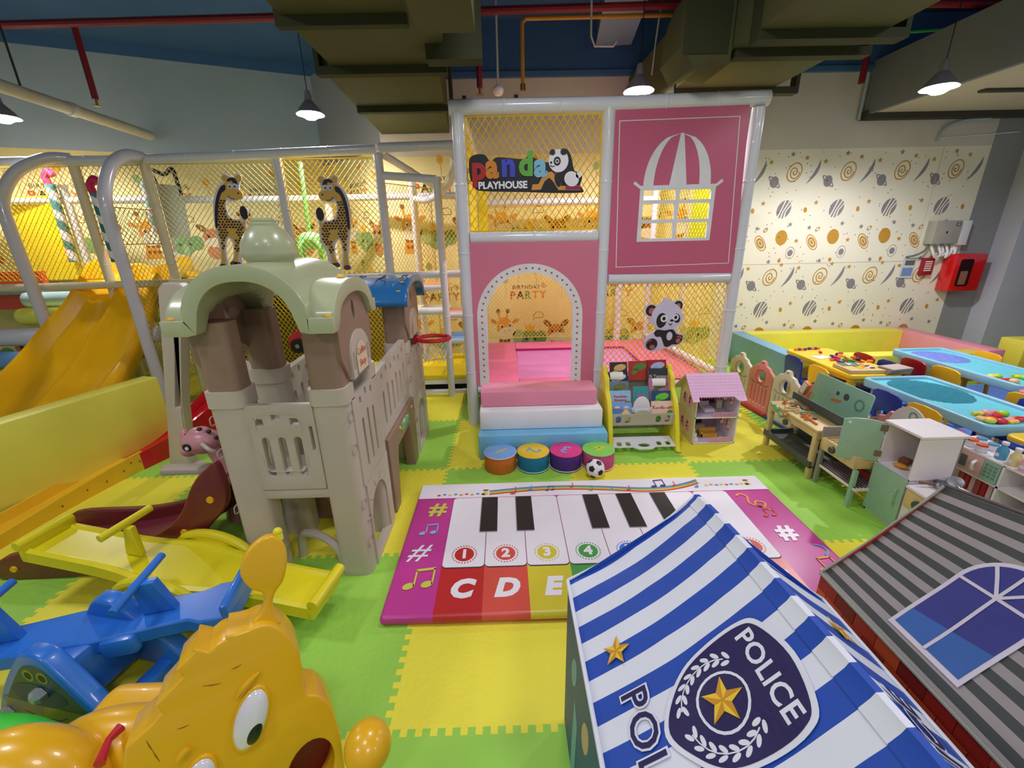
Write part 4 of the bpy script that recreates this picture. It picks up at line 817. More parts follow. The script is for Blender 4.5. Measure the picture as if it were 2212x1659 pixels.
def tower_module(y0, y1, zj, front):
    th = 0.16
    for i, (xa, xb) in enumerate(((CX0, CX0 + th), (CX1 - th, CX1))):
        for j, (ya, yb) in enumerate(((y0, y0 + 0.13), (y1 - 0.13, y1))):
            b = B(); fluted(b, xa, xb, ya, yb, 0, zj - 0.06, cb); fluted(b, xa - 0.006, xb + 0.006, ya - 0.006, yb + 0.006, zj - 0.075, zj, cb, 0.05)
            side = 1 if i else -1; xs_ = CX1 if i else CX0
            if j == 0:
                for k, (xx, zz) in enumerate(((0.03, 0.86), (0.11, 0.78), (0.02, 0.70), (0.10, 0.55), (0.03, 0.40), (0.11, 0.30), (0.04, 0.18))):
                    b.plate([rrect(-0.03, 0.03, -0.022, 0.022, 0.015), rrect(-0.026, 0.026, -0.018, 0.018, 0.012)], 0.004, frame((xs_ + side * 0.001, ya + xx, zz * zj), (0, 1, 0), (0, 0, 1)), cgr)
            b.out('column', castle)
            b = B(); fluted(b, xa + 0.006, xb - 0.006, ya + 0.006, yb - 0.006, zj, 1.29 if front else 1.2, cbr, 0.045)
            zt_ = 0.12
            b.out('upper_column', castle)
    # right face: lower arched door panel, upper gable with window
    ym = (y0 + y1) / 2
    for xx in (CX1 - 0.014, CX0 + 0.014):
        Mx = frame((xx, 0, 0), (0, 1, 0), (0, 0, 1))
        ar = [(ym + 0.135, 0.03)] + [(ym + 0.135 * math.cos(a * PI / 16), 0.25 + 0.14 * math.sin(a * PI / 16)) for a in range(17)] + [(ym - 0.135, 0.03)]
        if xx > -1:
            b = B(); b.plate([[(y0 + 0.08, 0), (y1 - 0.02, 0), (y1 - 0.02, 0.47), (y0 + 0.08, 0.47)], ar], 0.045, Mx, cb)
            for k in range(6):
                a = PI * (k + 0.5) / 6; b.stroke([(ym + 0.145 * math.cos(a), 0.25 + 0.15 * math.sin(a)), (ym + 0.2 * math.cos(a), 0.25 + 0.19 * math.sin(a))], 0.005, 0.048, Mx, cgr)
            b.out('arched_doorway', castle)
            zr = zj - 0.07
            b = B(); H = slots(y0 + 0.12, y1 - 0.1, 0.53, zr - 0.11, 3 if front else 4)
            b.plate([[(y0 + 0.06, 0.475), (y1 - 0.02, 0.475), (y1 - 0.02, zr), (y0 + 0.06, zr)]] + H, 0.04, Mx, cb); b.out('picket_panel', castle)
        ztop = 1.30 if front else 1.2; rise = 0.095 if front else 0.10
        gab = [(y0 + 0.02, zj + 0.13), (y0 + 0.02, ztop)] + [(ym - 0.21 * math.cos(a * PI / 14), ztop + rise * math.sin(a * PI / 14)) for a in range(15)] + [(y1 - 0.02, ztop), (y1 - 0.02, zj + 0.13)] + \
              [(ym + 0.15 * math.cos(a * PI / 10), zj + 0.02 + 0.14 * math.sin(a * PI / 10)) for a in range(0, 11)]
        b = B(); b.plate([gab, circ(ym, ztop - 0.0, 0.018, 0.045, 14)], 0.04, Mx, cbr); b.out('gable', castle)
        if xx > -1:
            sy0, sy1, sz0, sz1 = ym - 0.12, ym + 0.13, zj + 0.03, zj + 0.21
            Ms = frame((CX1 + 0.0, 0, 0), (0, 1, 0), (0, 0, 1))
            def win(k): return [(ym + k, sz0 - 0.02)] + [(ym + k * math.cos(a * PI / 12), sz0 + 0.06 + (k + 0.0) * 0.95 * math.sin(a * PI / 12)) for a in range(13)] + [(ym - k, sz0 - 0.02)]
            b = B(); b.plate([win(0.13)], 0.035, Ms, cb); b.plate([rrect(ym - 0.115, ym - 0.09, sz0 + 0.02, sz0 + 0.1, 0.01)], 0.037, Ms, cgr); b.plate([rrect(ym + 0.09, ym + 0.115, sz0 + 0.02, sz0 + 0.1, 0.01)], 0.037, Ms, cgr); wo = b.out('sign_frame', castle)
            b = B(); b.plate([win(0.08)], 0.038, Ms, mat('sign_rim_blue_grey', (110, 126, 136), 0.5)); b.plate([[(ym + 0.88 * (q[0] - ym), 0.02 + 0.93 * (q[1] - sz0) + sz0 - 0.012) for q in win(0.08)]], 0.040, Ms, mat('sign_cream', (226, 204, 170), 0.5))
            if front:
                b.text('Coffee', 0.045, Ms @ Matrix.Translation((ym, sz0 + 0.085, 0.021)), mat('sign_ink_rust', (190, 110, 80), 0.5), 0.001); b.text('Shop', 0.045, Ms @ Matrix.Translation((ym, sz0 + 0.03, 0.021)), MATS['sign_ink_rust'], 0.001)
            b.out('sign_plate', castle, 'small cream sign plate')
        
    for pt in ((y0 + 0.1, 0.45), (y1 - 0.06, 0.46)):
        b = B(); b.lathe([(0.014, 0), (0.012, 0.006)], (CX1 - 0.002, pt[0], pt[1]), bolt_y, 12, axis=(1, 0, 0)); b.out('cap', castle, 'yellow cap')
    # deck
    b = B(); b.bx(CX0 + 0.08, CX1 - 0.08, y0 + 0.02, y1 - 0.02, 0.455, 0.50, cb, 0.006); b.out('deck', castle)
tower_module(1.735, 2.20, 0.995, True)
tower_module(2.95, 3.45, 0.90, False)
# front gate panel
M = wallM(1.765); gx0, gx1 = CX0 + 0.13, CX1 - 0.165
b = B(); w = gx1 - gx0
H = [rrect(gx0 + w * f - 0.017, gx0 + w * f + 0.017, 0.575, 0.77, 0.016) for f in (0.27, 0.51, 0.74)] + [[(gx0 + w * f - 0.022, zz), (gx0 + w * f + 0.016, zz - 0.002), (gx0 + w * f + 0.016, zz + 0.03), (gx0 + w * f - 0.022, zz + 0.032)] for f, zz in ((0.24, 0.83), (0.49, 0.855), (0.75, 0.83))]
H += [rrect(gx0 + 0.006, gx0 + 0.02, 0.70, 0.82, 0.004), rrect(gx1 - 0.02, gx1 - 0.006, 0.70, 0.82, 0.004)]
b.plate([rrect(gx0 - 0.01, gx1 + 0.01, 0.5, 0.925, 0.012)] + H, 0.036, M, cb, 0.004)
for zz, a in ((0.885, 1), (0.60, -1)):
    b.stroke([(gx0 + 0.05, zz - a * 0.08), (gx0 + 0.055, zz - a * 0.03), (gx0 + 0.08, zz), (gx1 - 0.08, zz), (gx1 - 0.055, zz - a * 0.03), (gx1 - 0.05, zz - a * 0.08)], 0.006, 0.040, M, cb)
b.out('gate_panel', castle, smooth=40)
b = B(); b.bx(gx0, gx1 + 0.02, 1.75, 1.80, 0.45, 0.497, cb, 0.006); b.out('deck_beam', castle)
# bridge between the two towers
Mx = frame((CX1 - 0.035, 0, 0), (0, 1, 0), (0, 0, 1))
b = B(); b.plate([[(2.20, 0.50), (2.95, 0.50), (2.95, 0.93), (2.20, 0.905)]] + slots(2.28, 2.90, 0.56, 0.79, 6), 0.04, Mx, cb)
b.out('bridge_panel', castle)
b = B(); b.plate([[(2.27, 0.50), (2.95, 0.50), (2.95, 0.93), (2.27, 0.905)]] + slots(2.34, 2.90, 0.56, 0.79, 6), 0.04, frame((CX0 + 0.035, 0, 0), (0, 1, 0), (0, 0, 1)), cb); b.out('bridge_panel', castle)
b = B(); b.plate([[(2.25, 0.0), (2.36, 0.0), (2.42, 0.30), (2.45, 0.36), (2.78, 0.36), (2.80, 0.30), (2.84, 0.0), (2.97, 0.0), (2.97, 0.495), (2.25, 0.495)]], 0.07, frame((CX1 - 0.03, 0, 0), (0, 1, 0), (0, 0, 1)), cbr, 0.006)
b.out('bridge_base', castle, 'brown bridge base')
b = B(); b.plate([[(2.25, 0.0), (2.36, 0.0), (2.42, 0.30), (2.45, 0.36), (2.78, 0.36), (2.80, 0.30), (2.84, 0.0), (2.97, 0.0), (2.97, 0.495), (2.25, 0.495)]], 0.07, frame((CX0 + 0.03, 0, 0), (0, 1, 0), (0, 0, 1)), cbr, 0.006); b.out('bridge_base', castle, 'brown bridge base')
b = B(); b.bx(CX0 + 0.06, CX1 - 0.06, 2.25, 2.97, 0.455, 0.495, cb); b.out('deck', castle)
b = B(); b.text('Feeling', 0.07, frame((CX1 + 0.007, 2.66, 0.43), (0, 1, 0), (0, 0, 1)), mat('badge_green', (120, 190, 130), 0.4), 0.006, 0.006); b.plate([circ(2.66, 0.43, 0.1, 0.03, 20)], 0.003, frame((CX1 + 0.006, 0, 0), (0, 1, 0), (0, 0, 1)), pvc_white); b.out('badge', castle, 'small green and white oval badge', smooth=0)
for y in (2.52, 2.88): b = B(); b.lathe([(0.014, 0), (0.012, 0.006)], (CX1 + 0.005, y, 0.45), bolt_y, 12, axis=(1, 0, 0)); b.out('cap', castle, 'yellow cap')
# ladder at the bottom front (grey-beige curved step behind the see-saw)
b = B(); b.tube(spl([(-1.12, 1.90, 0.0), (-1.10, 1.90, 0.13), (-0.98, 1.84, 0.17), (-0.88, 1.80, 0.12), (-0.86, 1.80, 0.0)], 5, False), 0.022, cb, 10); b.out('step', castle)
b = B(); b.plate([[(-1.25, 0.0), (-1.0, 0.0), (-1.14, 0.2), (-1.18, 0.42), (-1.28, 0.42)]], 0.05, wallM(2.24), cbr); b.out('inner_brace', castle)
# sage roof: two crossing barrels
def bell(u, r, p=2.2): u = abs(u) / r; return math.sqrt(max(0, 1 - u ** p)) if u < 1 else 0.0
def roof(x0, x1, y0, y1, zc, rise, m, cross=True, n=48):
    cx, cy = (x0 + x1) / 2, (y0 + y1) / 2; rx, ry = (x1 - x0) / 2, (y1 - y0) / 2; rows = []
    for i in range(n + 1):
        row = []
        for j in range(n + 1):
            x, y = x0 + (x1 - x0) * i / n, y0 + (y1 - y0) * j / n
            fx = bell(x - cx, rx * 0.66, 2.3) * rise if cross else 0; fy = bell(y - cy, ry * (0.80 if cross else 0.98)) * rise * (0.62 if cross else 1)
            row.append(V(x, y, zc + max(fx, fy)))
        rows.append(row)
    b = B(); b.grid(rows, m); return b
b = roof(CX0 - 0.03, CX1 + 0.03, 1.655, 2.24, 1.285, 0.205, sage)
ro = b.out('main_roof', castle, 'sage green roof of two crossing barrels', smooth=50); md = ro.modifiers.new('t', 'SOLIDIFY'); md.thickness = 0.06; md.offset = 0; mb = ro.modifiers.new('bv', 'BEVEL'); mb.width = 0.012; mb.segments = 2; mb.limit_method = 'ANGLE'
for pts in ([V(CX0 - 0.055 + 0.735 * i / 20, 1.66, 1.30 + 0.20 * bell(-0.3675 + 0.735 * i / 20, 0.29)) for i in range(21)],):
    pass
cx, cy = (CX0 + CX1) / 2, 1.95
b = B(); b.lathe([(0.15, -0.03), (0.15, 0.05), (0.158, 0.06), (0.178, 0.085), (0.182, 0.10), (0.176, 0.115), (0.178, 0.125), (0.168, 0.155), (0.14, 0.195), (0.105, 0.225), (0.092, 0.232), (0.092, 0.245), (0.084, 0.25), (0.086, 0.262), (0.07, 0.272), (0, 0.274)], (cx - 0.01, cy, 1.475), sage, 32, scale=(0.60, 0.60, 0.80)); b.out('roof_turret', castle)
for x, y in ((CX0 - 0.01, 1.70), (CX1 - 0.02, 1.75), (CX1 - 0.0, 1.70), (CX0, 2.21), (CX1 - 0.02, 1.95)):
    z = 1.316 if y < 1.9 or y > 2.2 else 1.445
    b = B(); b.lathe([(0.02, 0), (0.018, 0.006), (0.01, 0.01)], (x, y, z), bolt_y, 14); b.out('cap', castle, 'yellow cap')
# blue roof
b = roof(CX0 - 0.05, CX1 + 0.05, 2.88, 3.54, 1.17, 0.155, cbl, False); ro = b.out('far_roof', castle, 'blue barrel roof', smooth=50); md = ro.modifiers.new('t', 'SOLIDIFY'); md.thickness = 0.045; md.offset = 0
b = B(); rn = random.Random(2)
def bz(y): return 1.17 + 0.155 * bell(y - 3.21, 0.33 * 0.98) + 0.024
for k in range(9):
    x = CX0 + 0.62 * k / 8; P = []
    for i in range(7): yy = 2.93 + i * 0.045; P.append(V(x + rn.uniform(-0.03, 0.03) + (0.04 if k % 2 else -0.03) * i / 6, yy, bz(yy)))
    b.tube(P, 0.0035, mat('blue_groove', (20, 66, 120), 0.4), 5)
b.out('roof_relief', castle)
for x, y in ((CX1 + 0.0, 3.0), (CX1 - 0.01, 2.92)): b = B(); b.lathe([(0.016, 0), (0.014, 0.006)], (x, y, bz(y)), bolt_y, 12); b.out('cap', castle, 'yellow cap')
# basketball hoop on the far tower
hc = at_y(930, 737, 3.3); hc = V(-0.56, 3.25, 0.865); hoop_r = mat('hoop_red', (206, 30, 40), 0.35)
b = B(); b.tube([hc + V(0.125 * math.cos(a * PI / 16), 0.10 * math.sin(a * PI / 16), 0) for a in range(32)], 0.016, hoop_r, 10, closed=True); b.box(hc + V(-0.135, 0, 0), (0.03, 0.08, 0.05), hoop_r); hoop = b.out('basketball_hoop', castle, 'red basketball hoop on the far tower')
b = B()
for k in range(12):
    a = 2 * PI * k / 12
    for s in (-1, 1):
        P = [hc + V(0.125 * (1 - 0.09 * j) * math.cos(a + s * j * PI / 12), 0.1 * (1 - 0.09 * j) * math.sin(a + s * j * PI / 12), -0.045 * j) for j in range(5)]; b.tube(P, 0.0022, pvc_white if k % 3 else mat('net_blue_cord', (120, 190, 220), 0.6), 4)
b.out('hoop_net', hoop)
# maroon slide on the left side
mr = mat('maroon_plastic', (112, 36, 38), 0.35, var=0.05, scale=4, coat=0.15); mr2 = mat('maroon_plastic_inner', (120, 44, 56), 0.35, var=0.04, scale=4)
side = [(-1.36, 0.62), (-1.42, 0.60), (-1.50, 0.52), (-1.60, 0.36), (-1.72, 0.26), (-1.90, 0.19), (-2.12, 0.155), (-2.45, 0.15), (-2.56, 0.12), (-2.60, 0.06), (-2.58, 0.0), (-2.30, 0.0), (-2.0, 0.03), (-1.80, 0.05), (-1.62, 0.14), (-1.48, 0.28), (-1.36, 0.42)]
sp_ = [tuple(p) for p in spl(side, 4)]
for y, nm in ((1.80, 'side_rail'), (2.16, 'side_rail')):
    b = B(); b.plate([sp_], 0.045, wallM(y), mr, 0.01)
    if y < 2:
        for x, z in ((-1.43, 0.44), (-1.60, 0.26), (-1.80, 0.13), (-2.50, 0.07)): b.lathe([(0.018, 0), (0.016, 0.008)], (x, y - 0.022, z), bolt_y, 12, axis=(0, -1, 0))
    b.out(nm, castle, 'maroon slide rail')
b = B(); ch = spl([(-1.34, 0.50), (-1.44, 0.46), (-1.58, 0.28), (-1.75, 0.16), (-2.0, 0.09), (-2.3, 0.05), (-2.62, 0.03)], 5, False)
b.grid([[V(p.x, 1.81, p.y), V(p.x, 1.84, p.y - 0.012), V(p.x, 2.12, p.y - 0.012), V(p.x, 2.15, p.y)] for p in ch], mr2); so_ = b.out('slide_chute', castle, 'maroon slide chute'); md = so_.modifiers.new('t', 'SOLIDIFY'); md.thickness = 0.015
# swing frame behind
sw = thing('toddler_swing', 'beige toddler swing frame with a seat standing left behind the castle', 'swing', (-2.4, 2.95, 0))
b = B(); b.plate([[(-2.57, 0.0), (-2.42, 0.0), (-2.34, 0.5), (-2.16, 1.24), (-2.10, 1.31), (-2.14, 1.35), (-2.24, 1.355), (-2.28, 1.32)], [(-2.40, 0.48), (-2.36, 0.48), (-2.22, 1.02), (-2.25, 1.02)]], 0.09, wallM(2.95), cb, 0.01); b.lathe([(0.12, 0), (0.12, 0.006)], (-2.48, 2.93, 0), cb, 20, scale=(1.3, 0.7, 1)); b.out('leg_panel', sw)
b = B(); b.cyl((-2.2, 2.95, 1.28), (-1.36, 2.95, 1.28), 0.03, cb); b.out('crossbar', sw)
b = B(); Ms = frame((-2.0, 3.05, 0.62), (1, 0.15, 0.12), (-0.12, 0.2, 1)); b.plate([[(0.17 * math.cos(a * PI / 14), 0.17 * math.sin(a * PI / 14)) for a in range(15)], rrect(-0.05, 0.07, 0.03, 0.10, 0.02), circ(-0.1, 0.05, 0.02)], 0.03, Ms, cb, 0.006); b.box((-1.97, 2.98, 0.58), (0.34, 0.2, 0.03), cb, None, 0.01); b.out('seat', sw)
for x in (-2.12, -1.84): b = B(); b.cyl((x, 3.0, 0.62), (x, 2.95, 1.28), 0.006, pvc_white); b.out('rope', sw)
# dinosaur rocker head behind the slide
pk = mat('dusty_pink_plastic', (206, 146, 150), 0.35, var=0.03); pkd = mat('dark_spot_plastic', (70, 40, 44), 0.4)
din = thing('pink_dino_ride', 'dusty pink dinosaur ride-on head showing above the maroon slide', 'ride-on toy', (-1.75, 2.35, 0))
hc = V(-1.80, 2.30, 0.50)
b = B(); b.ell(hc, (0.115, 0.085, 0.075), pk); b.ell(hc + V(-0.075, -0.01, -0.045), (0.05, 0.05, 0.045), pk); b.ell(hc + V(0.0, 0, 0.055), (0.06, 0.05, 0.035), pk); b.ell(hc + V(-0.085, 0, 0.03), (0.03, 0.03, 0.05), pk)
b.out('head', din)
b = B(); b.tube([hc + V(0.05, 0, -0.02), hc + V(0.10, 0, -0.14), hc + V(0.14, 0, -0.30), hc + V(0.15, 0, -0.52)], 0.05, pk, 14, rr=[0.045, 0.05, 0.08, 0.11]); b.out('neck', din)
b = B(); e = hc + V(-0.03, -0.083, 0.0); b.ell(e, (0.026, 0.008, 0.024), black); b.ell(e + V(0.004, -0.007, -0.004), (0.011, 0.006, 0.012), pvc_white); b.out('eye', din)
for i, (dx, dz, r) in enumerate(((-0.06, 0.05, 0.013), (0.02, 0.085, 0.014), (0.07, 0.07, 0.014), (0.105, 0.03, 0.014), (0.125, -0.03, 0.013))): b = B(); b.ell(hc + V(dx, -0.02, dz), (r, r, r * 0.9), pkd, u=10, v=6); b.out('spike', din, 'dark spike')
b = B(); b.tube(spl([hc + V(0.06, -0.08, 0.02), hc + V(0.11, -0.11, 0.0), hc + V(0.13, -0.10, -0.02)], 3, False), 0.012, cb, 8); b.out('handle', din)
b = B(); b.plate([rrect(-2.12, -1.8, 0.27, 0.31, 0.02)], 0.08, wallM(2.35), cb, 0.008); b.out('footrest', din)
# ================================================================ TOYS AT THE LEFT FRONT
lem = mat('lemon_plastic', (226, 214, 28), 0.32, var=0.03, scale=4, coat=0.2); hexm = mat('hex_nut_grey', (168, 176, 180), 0.35, metal=0.4)
def along(a, c, up=(0, 0, 1)):
    """frame with x along a->c, z up-ish, origin a"""
    x = (Vector(c) - Vector(a)).normalized(); y = Vector(up).cross(x).normalized(); z = x.cross(y)
    return Matrix(((x.x, y.x, z.x, a[0]), (x.y, y.y, z.y, a[1]), (x.z, y.z, z.z, a[2]), (0, 0, 0, 1)))
A_, B_ = V(-2.17, 1.70, 0.32), V(-0.80, 1.47, 0.17); L = (B_ - A_).length
ysee = thing('seesaw', 'lemon yellow plastic seesaw lying in front of the castle', 'seesaw', (-1.5, 1.58, 0))
MX = along(A_, B_)
b = B(); b.X = MX
n = 26; rows = []
for i in range(n + 1):
    x = L * i / n; hw = 0.105 + 0.035 * math.exp(-((x - L * 0.52) / 0.2) ** 2); rows.append([V(x, -hw, -0.055), V(x, -hw, 0.0), V(x, -hw + 0.02, 0.006), V(x, -hw + 0.03, -0.004), V(x, hw - 0.03, -0.004), V(x, hw - 0.02, 0.006), V(x, hw, 0.0), V(x, hw, -0.055)])
b.grid(rows, lem, closed=True); b.face(rows[0], lem); b.face(rows[-1], lem); b.out('beam', ysee)
for x, s in ((0.0, -1), (L, 1)):
    b = B(); b.X = MX; b.tube([(x, -0.11, 0.025), (x, 0.11, 0.025)], 0.024, lem, 12); b.box((x - s * 0.012, 0, -0.01), (0.03, 0.22, 0.075), lem, None, 0.01); b.out('end_lip', ysee)
for x in (L * 0.33,):
    b = B(); b.X = MX; b.tube([(x - 0.02, -0.10, 0.155), (x + 0.0, 0.115, 0.165)], 0.017, lem, 12); b.plate([[(-0.03, 0.0), (0.05, 0.0), (0.03, 0.15), (-0.01, 0.15)]], 0.03, Matrix.Translation((x, 0, 0)) @ Matrix(((1, 0, 0, 0), (0, 0, -1, 0), (0, 1, 0, 0), (0, 0, 0, 1))), lem, 0.008); b.out('handle', ysee)
b = B(); b.X = MX
for s in (-1, 1):
    P = [V(L * 0.52 + 0.2 * math.cos(a * PI / 14), s * 0.155, -0.09 + 0.125 * math.sin(a * PI / 14)) for a in range(15)]; b.tube(P, 0.022, lem, 10)
    b.plate([[(L * 0.52 + 0.2 * math.cos(a * PI / 14), -0.09 + 0.125 * math.sin(a * PI / 14)) for a in range(15)]], 0.025, Matrix.Translation((0, s * 0.15, 0)) @ Matrix(((1, 0, 0, 0), (0, 0, -1, 0), (0, 1, 0, 0), (0, 0, 0, 1))), lem)
b.out('wheel_arch', ysee)
b = B(); xc = MX @ V(L * 0.52, 0, 0); d = (B_ - A_); d.z = 0; d.normalize(); nn = V(-d.y, d.x, 0)
Mv = frame((xc.x, xc.y, 0), d, (0, 0, 1))
b.plate([[(-0.22, 0.0), (0.22, 0.0), (0.22, 0.03), (0.12, 0.13), (0.06, 0.22), (-0.06, 0.22), (-0.12, 0.13), (-0.22, 0.03)], circ(0, 0.11, 0.035, n=14)], 0.25, Mv, lem, 0.01); b.out('base', ysee)
for s in (-0.5, 0.42):
    b = B(); b.lathe([(0.028, 0), (0.028, 0.02), (0.016, 0.028), (0, 0.028)], xc + V(0, 0, -0.08) - nn * 0.165 + d * s * 0.1, hexm, 6, axis=-nn); b.out('nut', ysee)
# blue seesaw
blu = mat('royal_blue_plastic', (40, 112, 206), 0.33, var=0.03, scale=4, coat=0.2); navy = mat('sticker_navy', (26, 48, 84), 0.45); olv = mat('sticker_olive', (60, 84, 64), 0.45); olv2 = mat('sticker_moss', (140, 146, 60), 0.45); peach = mat('sticker_tan', (128, 116, 92), 0.45)
A_, B_ = V(-2.40, 1.09, 0.225), V(-1.07, 1.335, 0.29); L = (B_ - A_).length
bs = thing('seesaw', 'royal blue plastic seesaw with a face sticker on its triangular base', 'seesaw', (-1.6, 1.2, 0)); MX = along(A_, B_)
b = B(); b.X = MX; rows = []
for i in range(n + 1):
    x = L * i / n; hw = 0.072 + 0.02 * math.exp(-((x - L * 0.62) / 0.2) ** 2) + (0.025 if i > n - 3 else 0); rows.append([V(x, -hw, -0.06), V(x, -hw, 0.0), V(x, hw, 0.0), V(x, hw, -0.06)])
b.grid(rows, blu, closed=True); b.face(rows[0], blu); b.face(rows[-1], blu); b.out('beam', bs, bevel=0.008)
b = B(); b.X = MX; b.box((L - 0.01, 0, 0.018), (0.03, 0.21, 0.07), blu, None, 0.01); b.out('end_lip', bs)
for x in (L * 0.42, L * 0.795):
    b = B(); b.X = MX; b.tube([(x - 0.05, -0.12, 0.13), (x - 0.02, 0.14, 0.15)], 0.015, blu, 12)
    b.plate([[(-0.055, 0.0), (0.055, 0.0), (0.02, 0.14), (-0.06, 0.14)]], 0.035, Matrix.Translation((x, 0.01, 0)) @ Matrix(((1, 0, 0, 0), (0, 0, -1, 0), (0, 1, 0, 0), (0, 0, 0, 1))), blu, 0.006); b.out('handle', bs)
b = B(); b.X = MX; b.box((L * 0.72, -0.08, -0.045), (0.12, 0.05, 0.08), blu, None, 0.02); b.out('side_block', bs)
d = V(0.977, -0.211, 0); d.normalize(); nn = V(d.y, -d.x, 0); c0 = V(-1.585, 1.075, 0)
tri = [tuple(p) for p in spl([(-0.265, 0.03), (-0.25, 0.0), (-0.12, 0.0), (0.12, 0.0), (0.25, 0.0), (0.265, 0.05), (0.18, 0.17), (0.08, 0.29), (0.03, 0.33), (-0.04, 0.33), (-0.09, 0.29), (-0.20, 0.15)], 3)]
for s, nm in ((0.0, 'base_end'), (0.26, 'base_end')):
    b = B(); b.plate([tri], 0.06, frame(c0 - nn * s + d * (0.0 if s == 0 else 0.02), d, (0.03, 0.04, 1) if s == 0 else (0, -0.1, 1)) @ Matrix.Translation((0, 0.02 if s else 0, 0)), blu, 0.012); be = b.out(nm, bs)
    if s == 0:
        Ms = frame(c0 + nn * 0.031, d, (0.03, 0.04, 1)); k = 0.84
        b = B(); b.plate([[(p[0] * k, 0.012 + p[1] * k) for p in tri]], 0.003, Ms, olv)
        b.plate([[(-0.20, 0.12), (0.14, 0.115), (0.18, 0.05), (0.17, 0.02), (-0.19, 0.02), (-0.21, 0.06)]], 0.004, Ms, olv2); b.plate([[(-0.20, 0.12), (-0.02, 0.118), (-0.05, 0.03), (-0.19, 0.03)]], 0.0045, Ms, peach)
        b.plate([circ(-0.02, 0.165, 0.12, 0.05)], 0.005, Ms, navy); b.stroke([(-0.12, 0.075), (-0.05, 0.055), (0.03, 0.06), (0.07, 0.08)], 0.005, 0.0055, Ms, navy)
        for x in (-0.032, 0.028): b.plate([circ(x, 0.25, 0.024)], 0.005, Ms, olv2); b.plate([circ(x, 0.25, 0.015)], 0.006, Ms, black)
        b.out('face_sticker', be, 'dark cartoon face sticker')
        for x, z in ((0.0, 0.185), (0.165, 0.03), (-0.2, 0.05)): b = B(); b.lathe([(0.026, 0), (0.026, 0.02), (0.014, 0.03), (0, 0.03)], c0 + d * x + V(0.03 * z, 0.04 * z, z) + nn * 0.034, hexm, 6, axis=nn); b.out('nut', be)
b = B(); b.box(c0 - nn * 0.15 + V(0, 0, 0.16), (0.13, 0.26, 0.2), blu, math.atan2(d.y, d.x), 0.015); b.box(c0 - nn * 0.15 + V(0, 0, 0.035) + d * 0.18, (0.06, 0.30, 0.06), blu, math.atan2(d.y, d.x), 0.01); b.out('base_core', bs)
# mustard dinosaur rocker in the corner
mu = mat('mustard_plastic', (228, 176, 20), 0.3, var=0.03, scale=4, coat=0.25); dred = mat('dark_red_mouth', (112, 6, 6), 0.4); seamm = mat('scratch_brown', (150, 98, 20), 0.5)
ND = V(0.5, -0.82, 0.28).normalized(); PD = V(-0.62, 0.80, 0.55); UD = V(0, 0, 1).cross(ND).normalized(); VD = ND.cross(UD); MDN = frame(PD, UD, VD)
def D(px, py):
    p = on_plane(px, py, PD, ND) - PD; return (p.dot(UD), p.dot(VD))
dn = thing('dino_rocker', 'big mustard yellow cartoon dinosaur rocker in the bottom left corner', 'rocker toy', (-0.75, 0.75, 0))
outl = spl([D(*p) for p in ((537, 1362), (560, 1352), (590, 1352), (620, 1372), (643, 1405), (652, 1440), (655, 1480), (664, 1500), (686, 1503), (708, 1520), (722, 1545), (735, 1590), (742, 1640), (745, 1700), (700, 1800), (400, 1800), (290, 1740))], 3, False) + [Vector(D(*p)) for p in ((262, 1700), (268, 1620), (300, 1590), (323, 1570), (352, 1540), (334, 1528), (366, 1492), (398, 1462), (380, 1450), (400, 1428), (420, 1410), (418, 1402), (452, 1408), (470, 1392), (488, 1384), (488, 1374), (512, 1370))]
mo = circ(*D(672, 1668), 0.058, 0.082, 26, -0.35)
b = B(); b.plate([[tuple(p) for p in outl], mo], 0.13, MDN @ Matrix.Translation((0, 0, -0.065)), mu, 0.006); hd = b.out('head', dn)
b = B(); b.plate([circ(*D(672, 1668), 0.07, 0.10, 26, -0.35)], 0.01, MDN @ Matrix.Translation((0, 0, -0.08)), dred); b.out('mouth', dn, 'dark red mouth')
b = B()
for p0, p1 in (((438, 1482), (478, 1476)), ((500, 1446), (522, 1435)), ((383, 1575), (408, 1566)), ((316, 1600), (330, 1622)), ((330, 1622), (345, 1645))): b.stroke([D(*p0), D((p0[0] + p1[0]) / 2, (p0[1] + p1[1]) / 2 + 1), D(*p1)], [0.001, 0.003, 0.001], 0.001, MDN, seamm)
b.out('scratches', hd, smooth=0)
P = [MDN @ V(*D(x, y), 0.004) for x, y in ((510, 1506), (520, 1490), (540, 1468), (560, 1450))]; b = B(); b.tube(P, 0.008, mu, 10, rr=[0.003, 0.008, 0.008, 0.003]); b.out('eyebrow', hd)
P = [MDN @ V(*D(x, y), 0.004) for x, y in ((385, 1640), (395, 1625), (408, 1612))]; b = B(); b.tube(P, 0.008, mu, 10); b.out('eyebrow', hd)
glassw = mat('eye_clear_white', (226, 226, 232), 0.12, coat=0.8); pup = mat('pupil_dark_green', (16, 40, 24), 0.3)
def eye(px, py, rx, ry, rot):
    cc_ = D(px, py); R = Matrix.Rotation(rot, 4, 'Z'); M = MDN @ Matrix.Translation((cc_[0], cc_[1], 0.002)) @ R
    b = B(); b.plate([circ(0, 0, rx * 1.1, ry * 1.07, 30)], 0.012, M, mu, 0.004); t = bmesh.new(); t.free(); b._merge(_sph(), glassw, M @ Matrix.Diagonal((rx, ry, 0.022, 1))); e = b.out('eye', hd, 'bulging white eye')
    b = B(); b._merge(_sph(), pup, M @ Matrix.Translation((rx * 0.35, -ry * 0.35, 0.010)) @ Matrix.Diagonal((rx * 0.5, ry * 0.42, 0.014, 1))); b.out('pupil', hd, 'dark green pupil')
def _sph():
    t = bmesh.new(); bmesh.ops.create_uvsphere(t, u_segments=28, v_segments=16, radius=1.0); return t
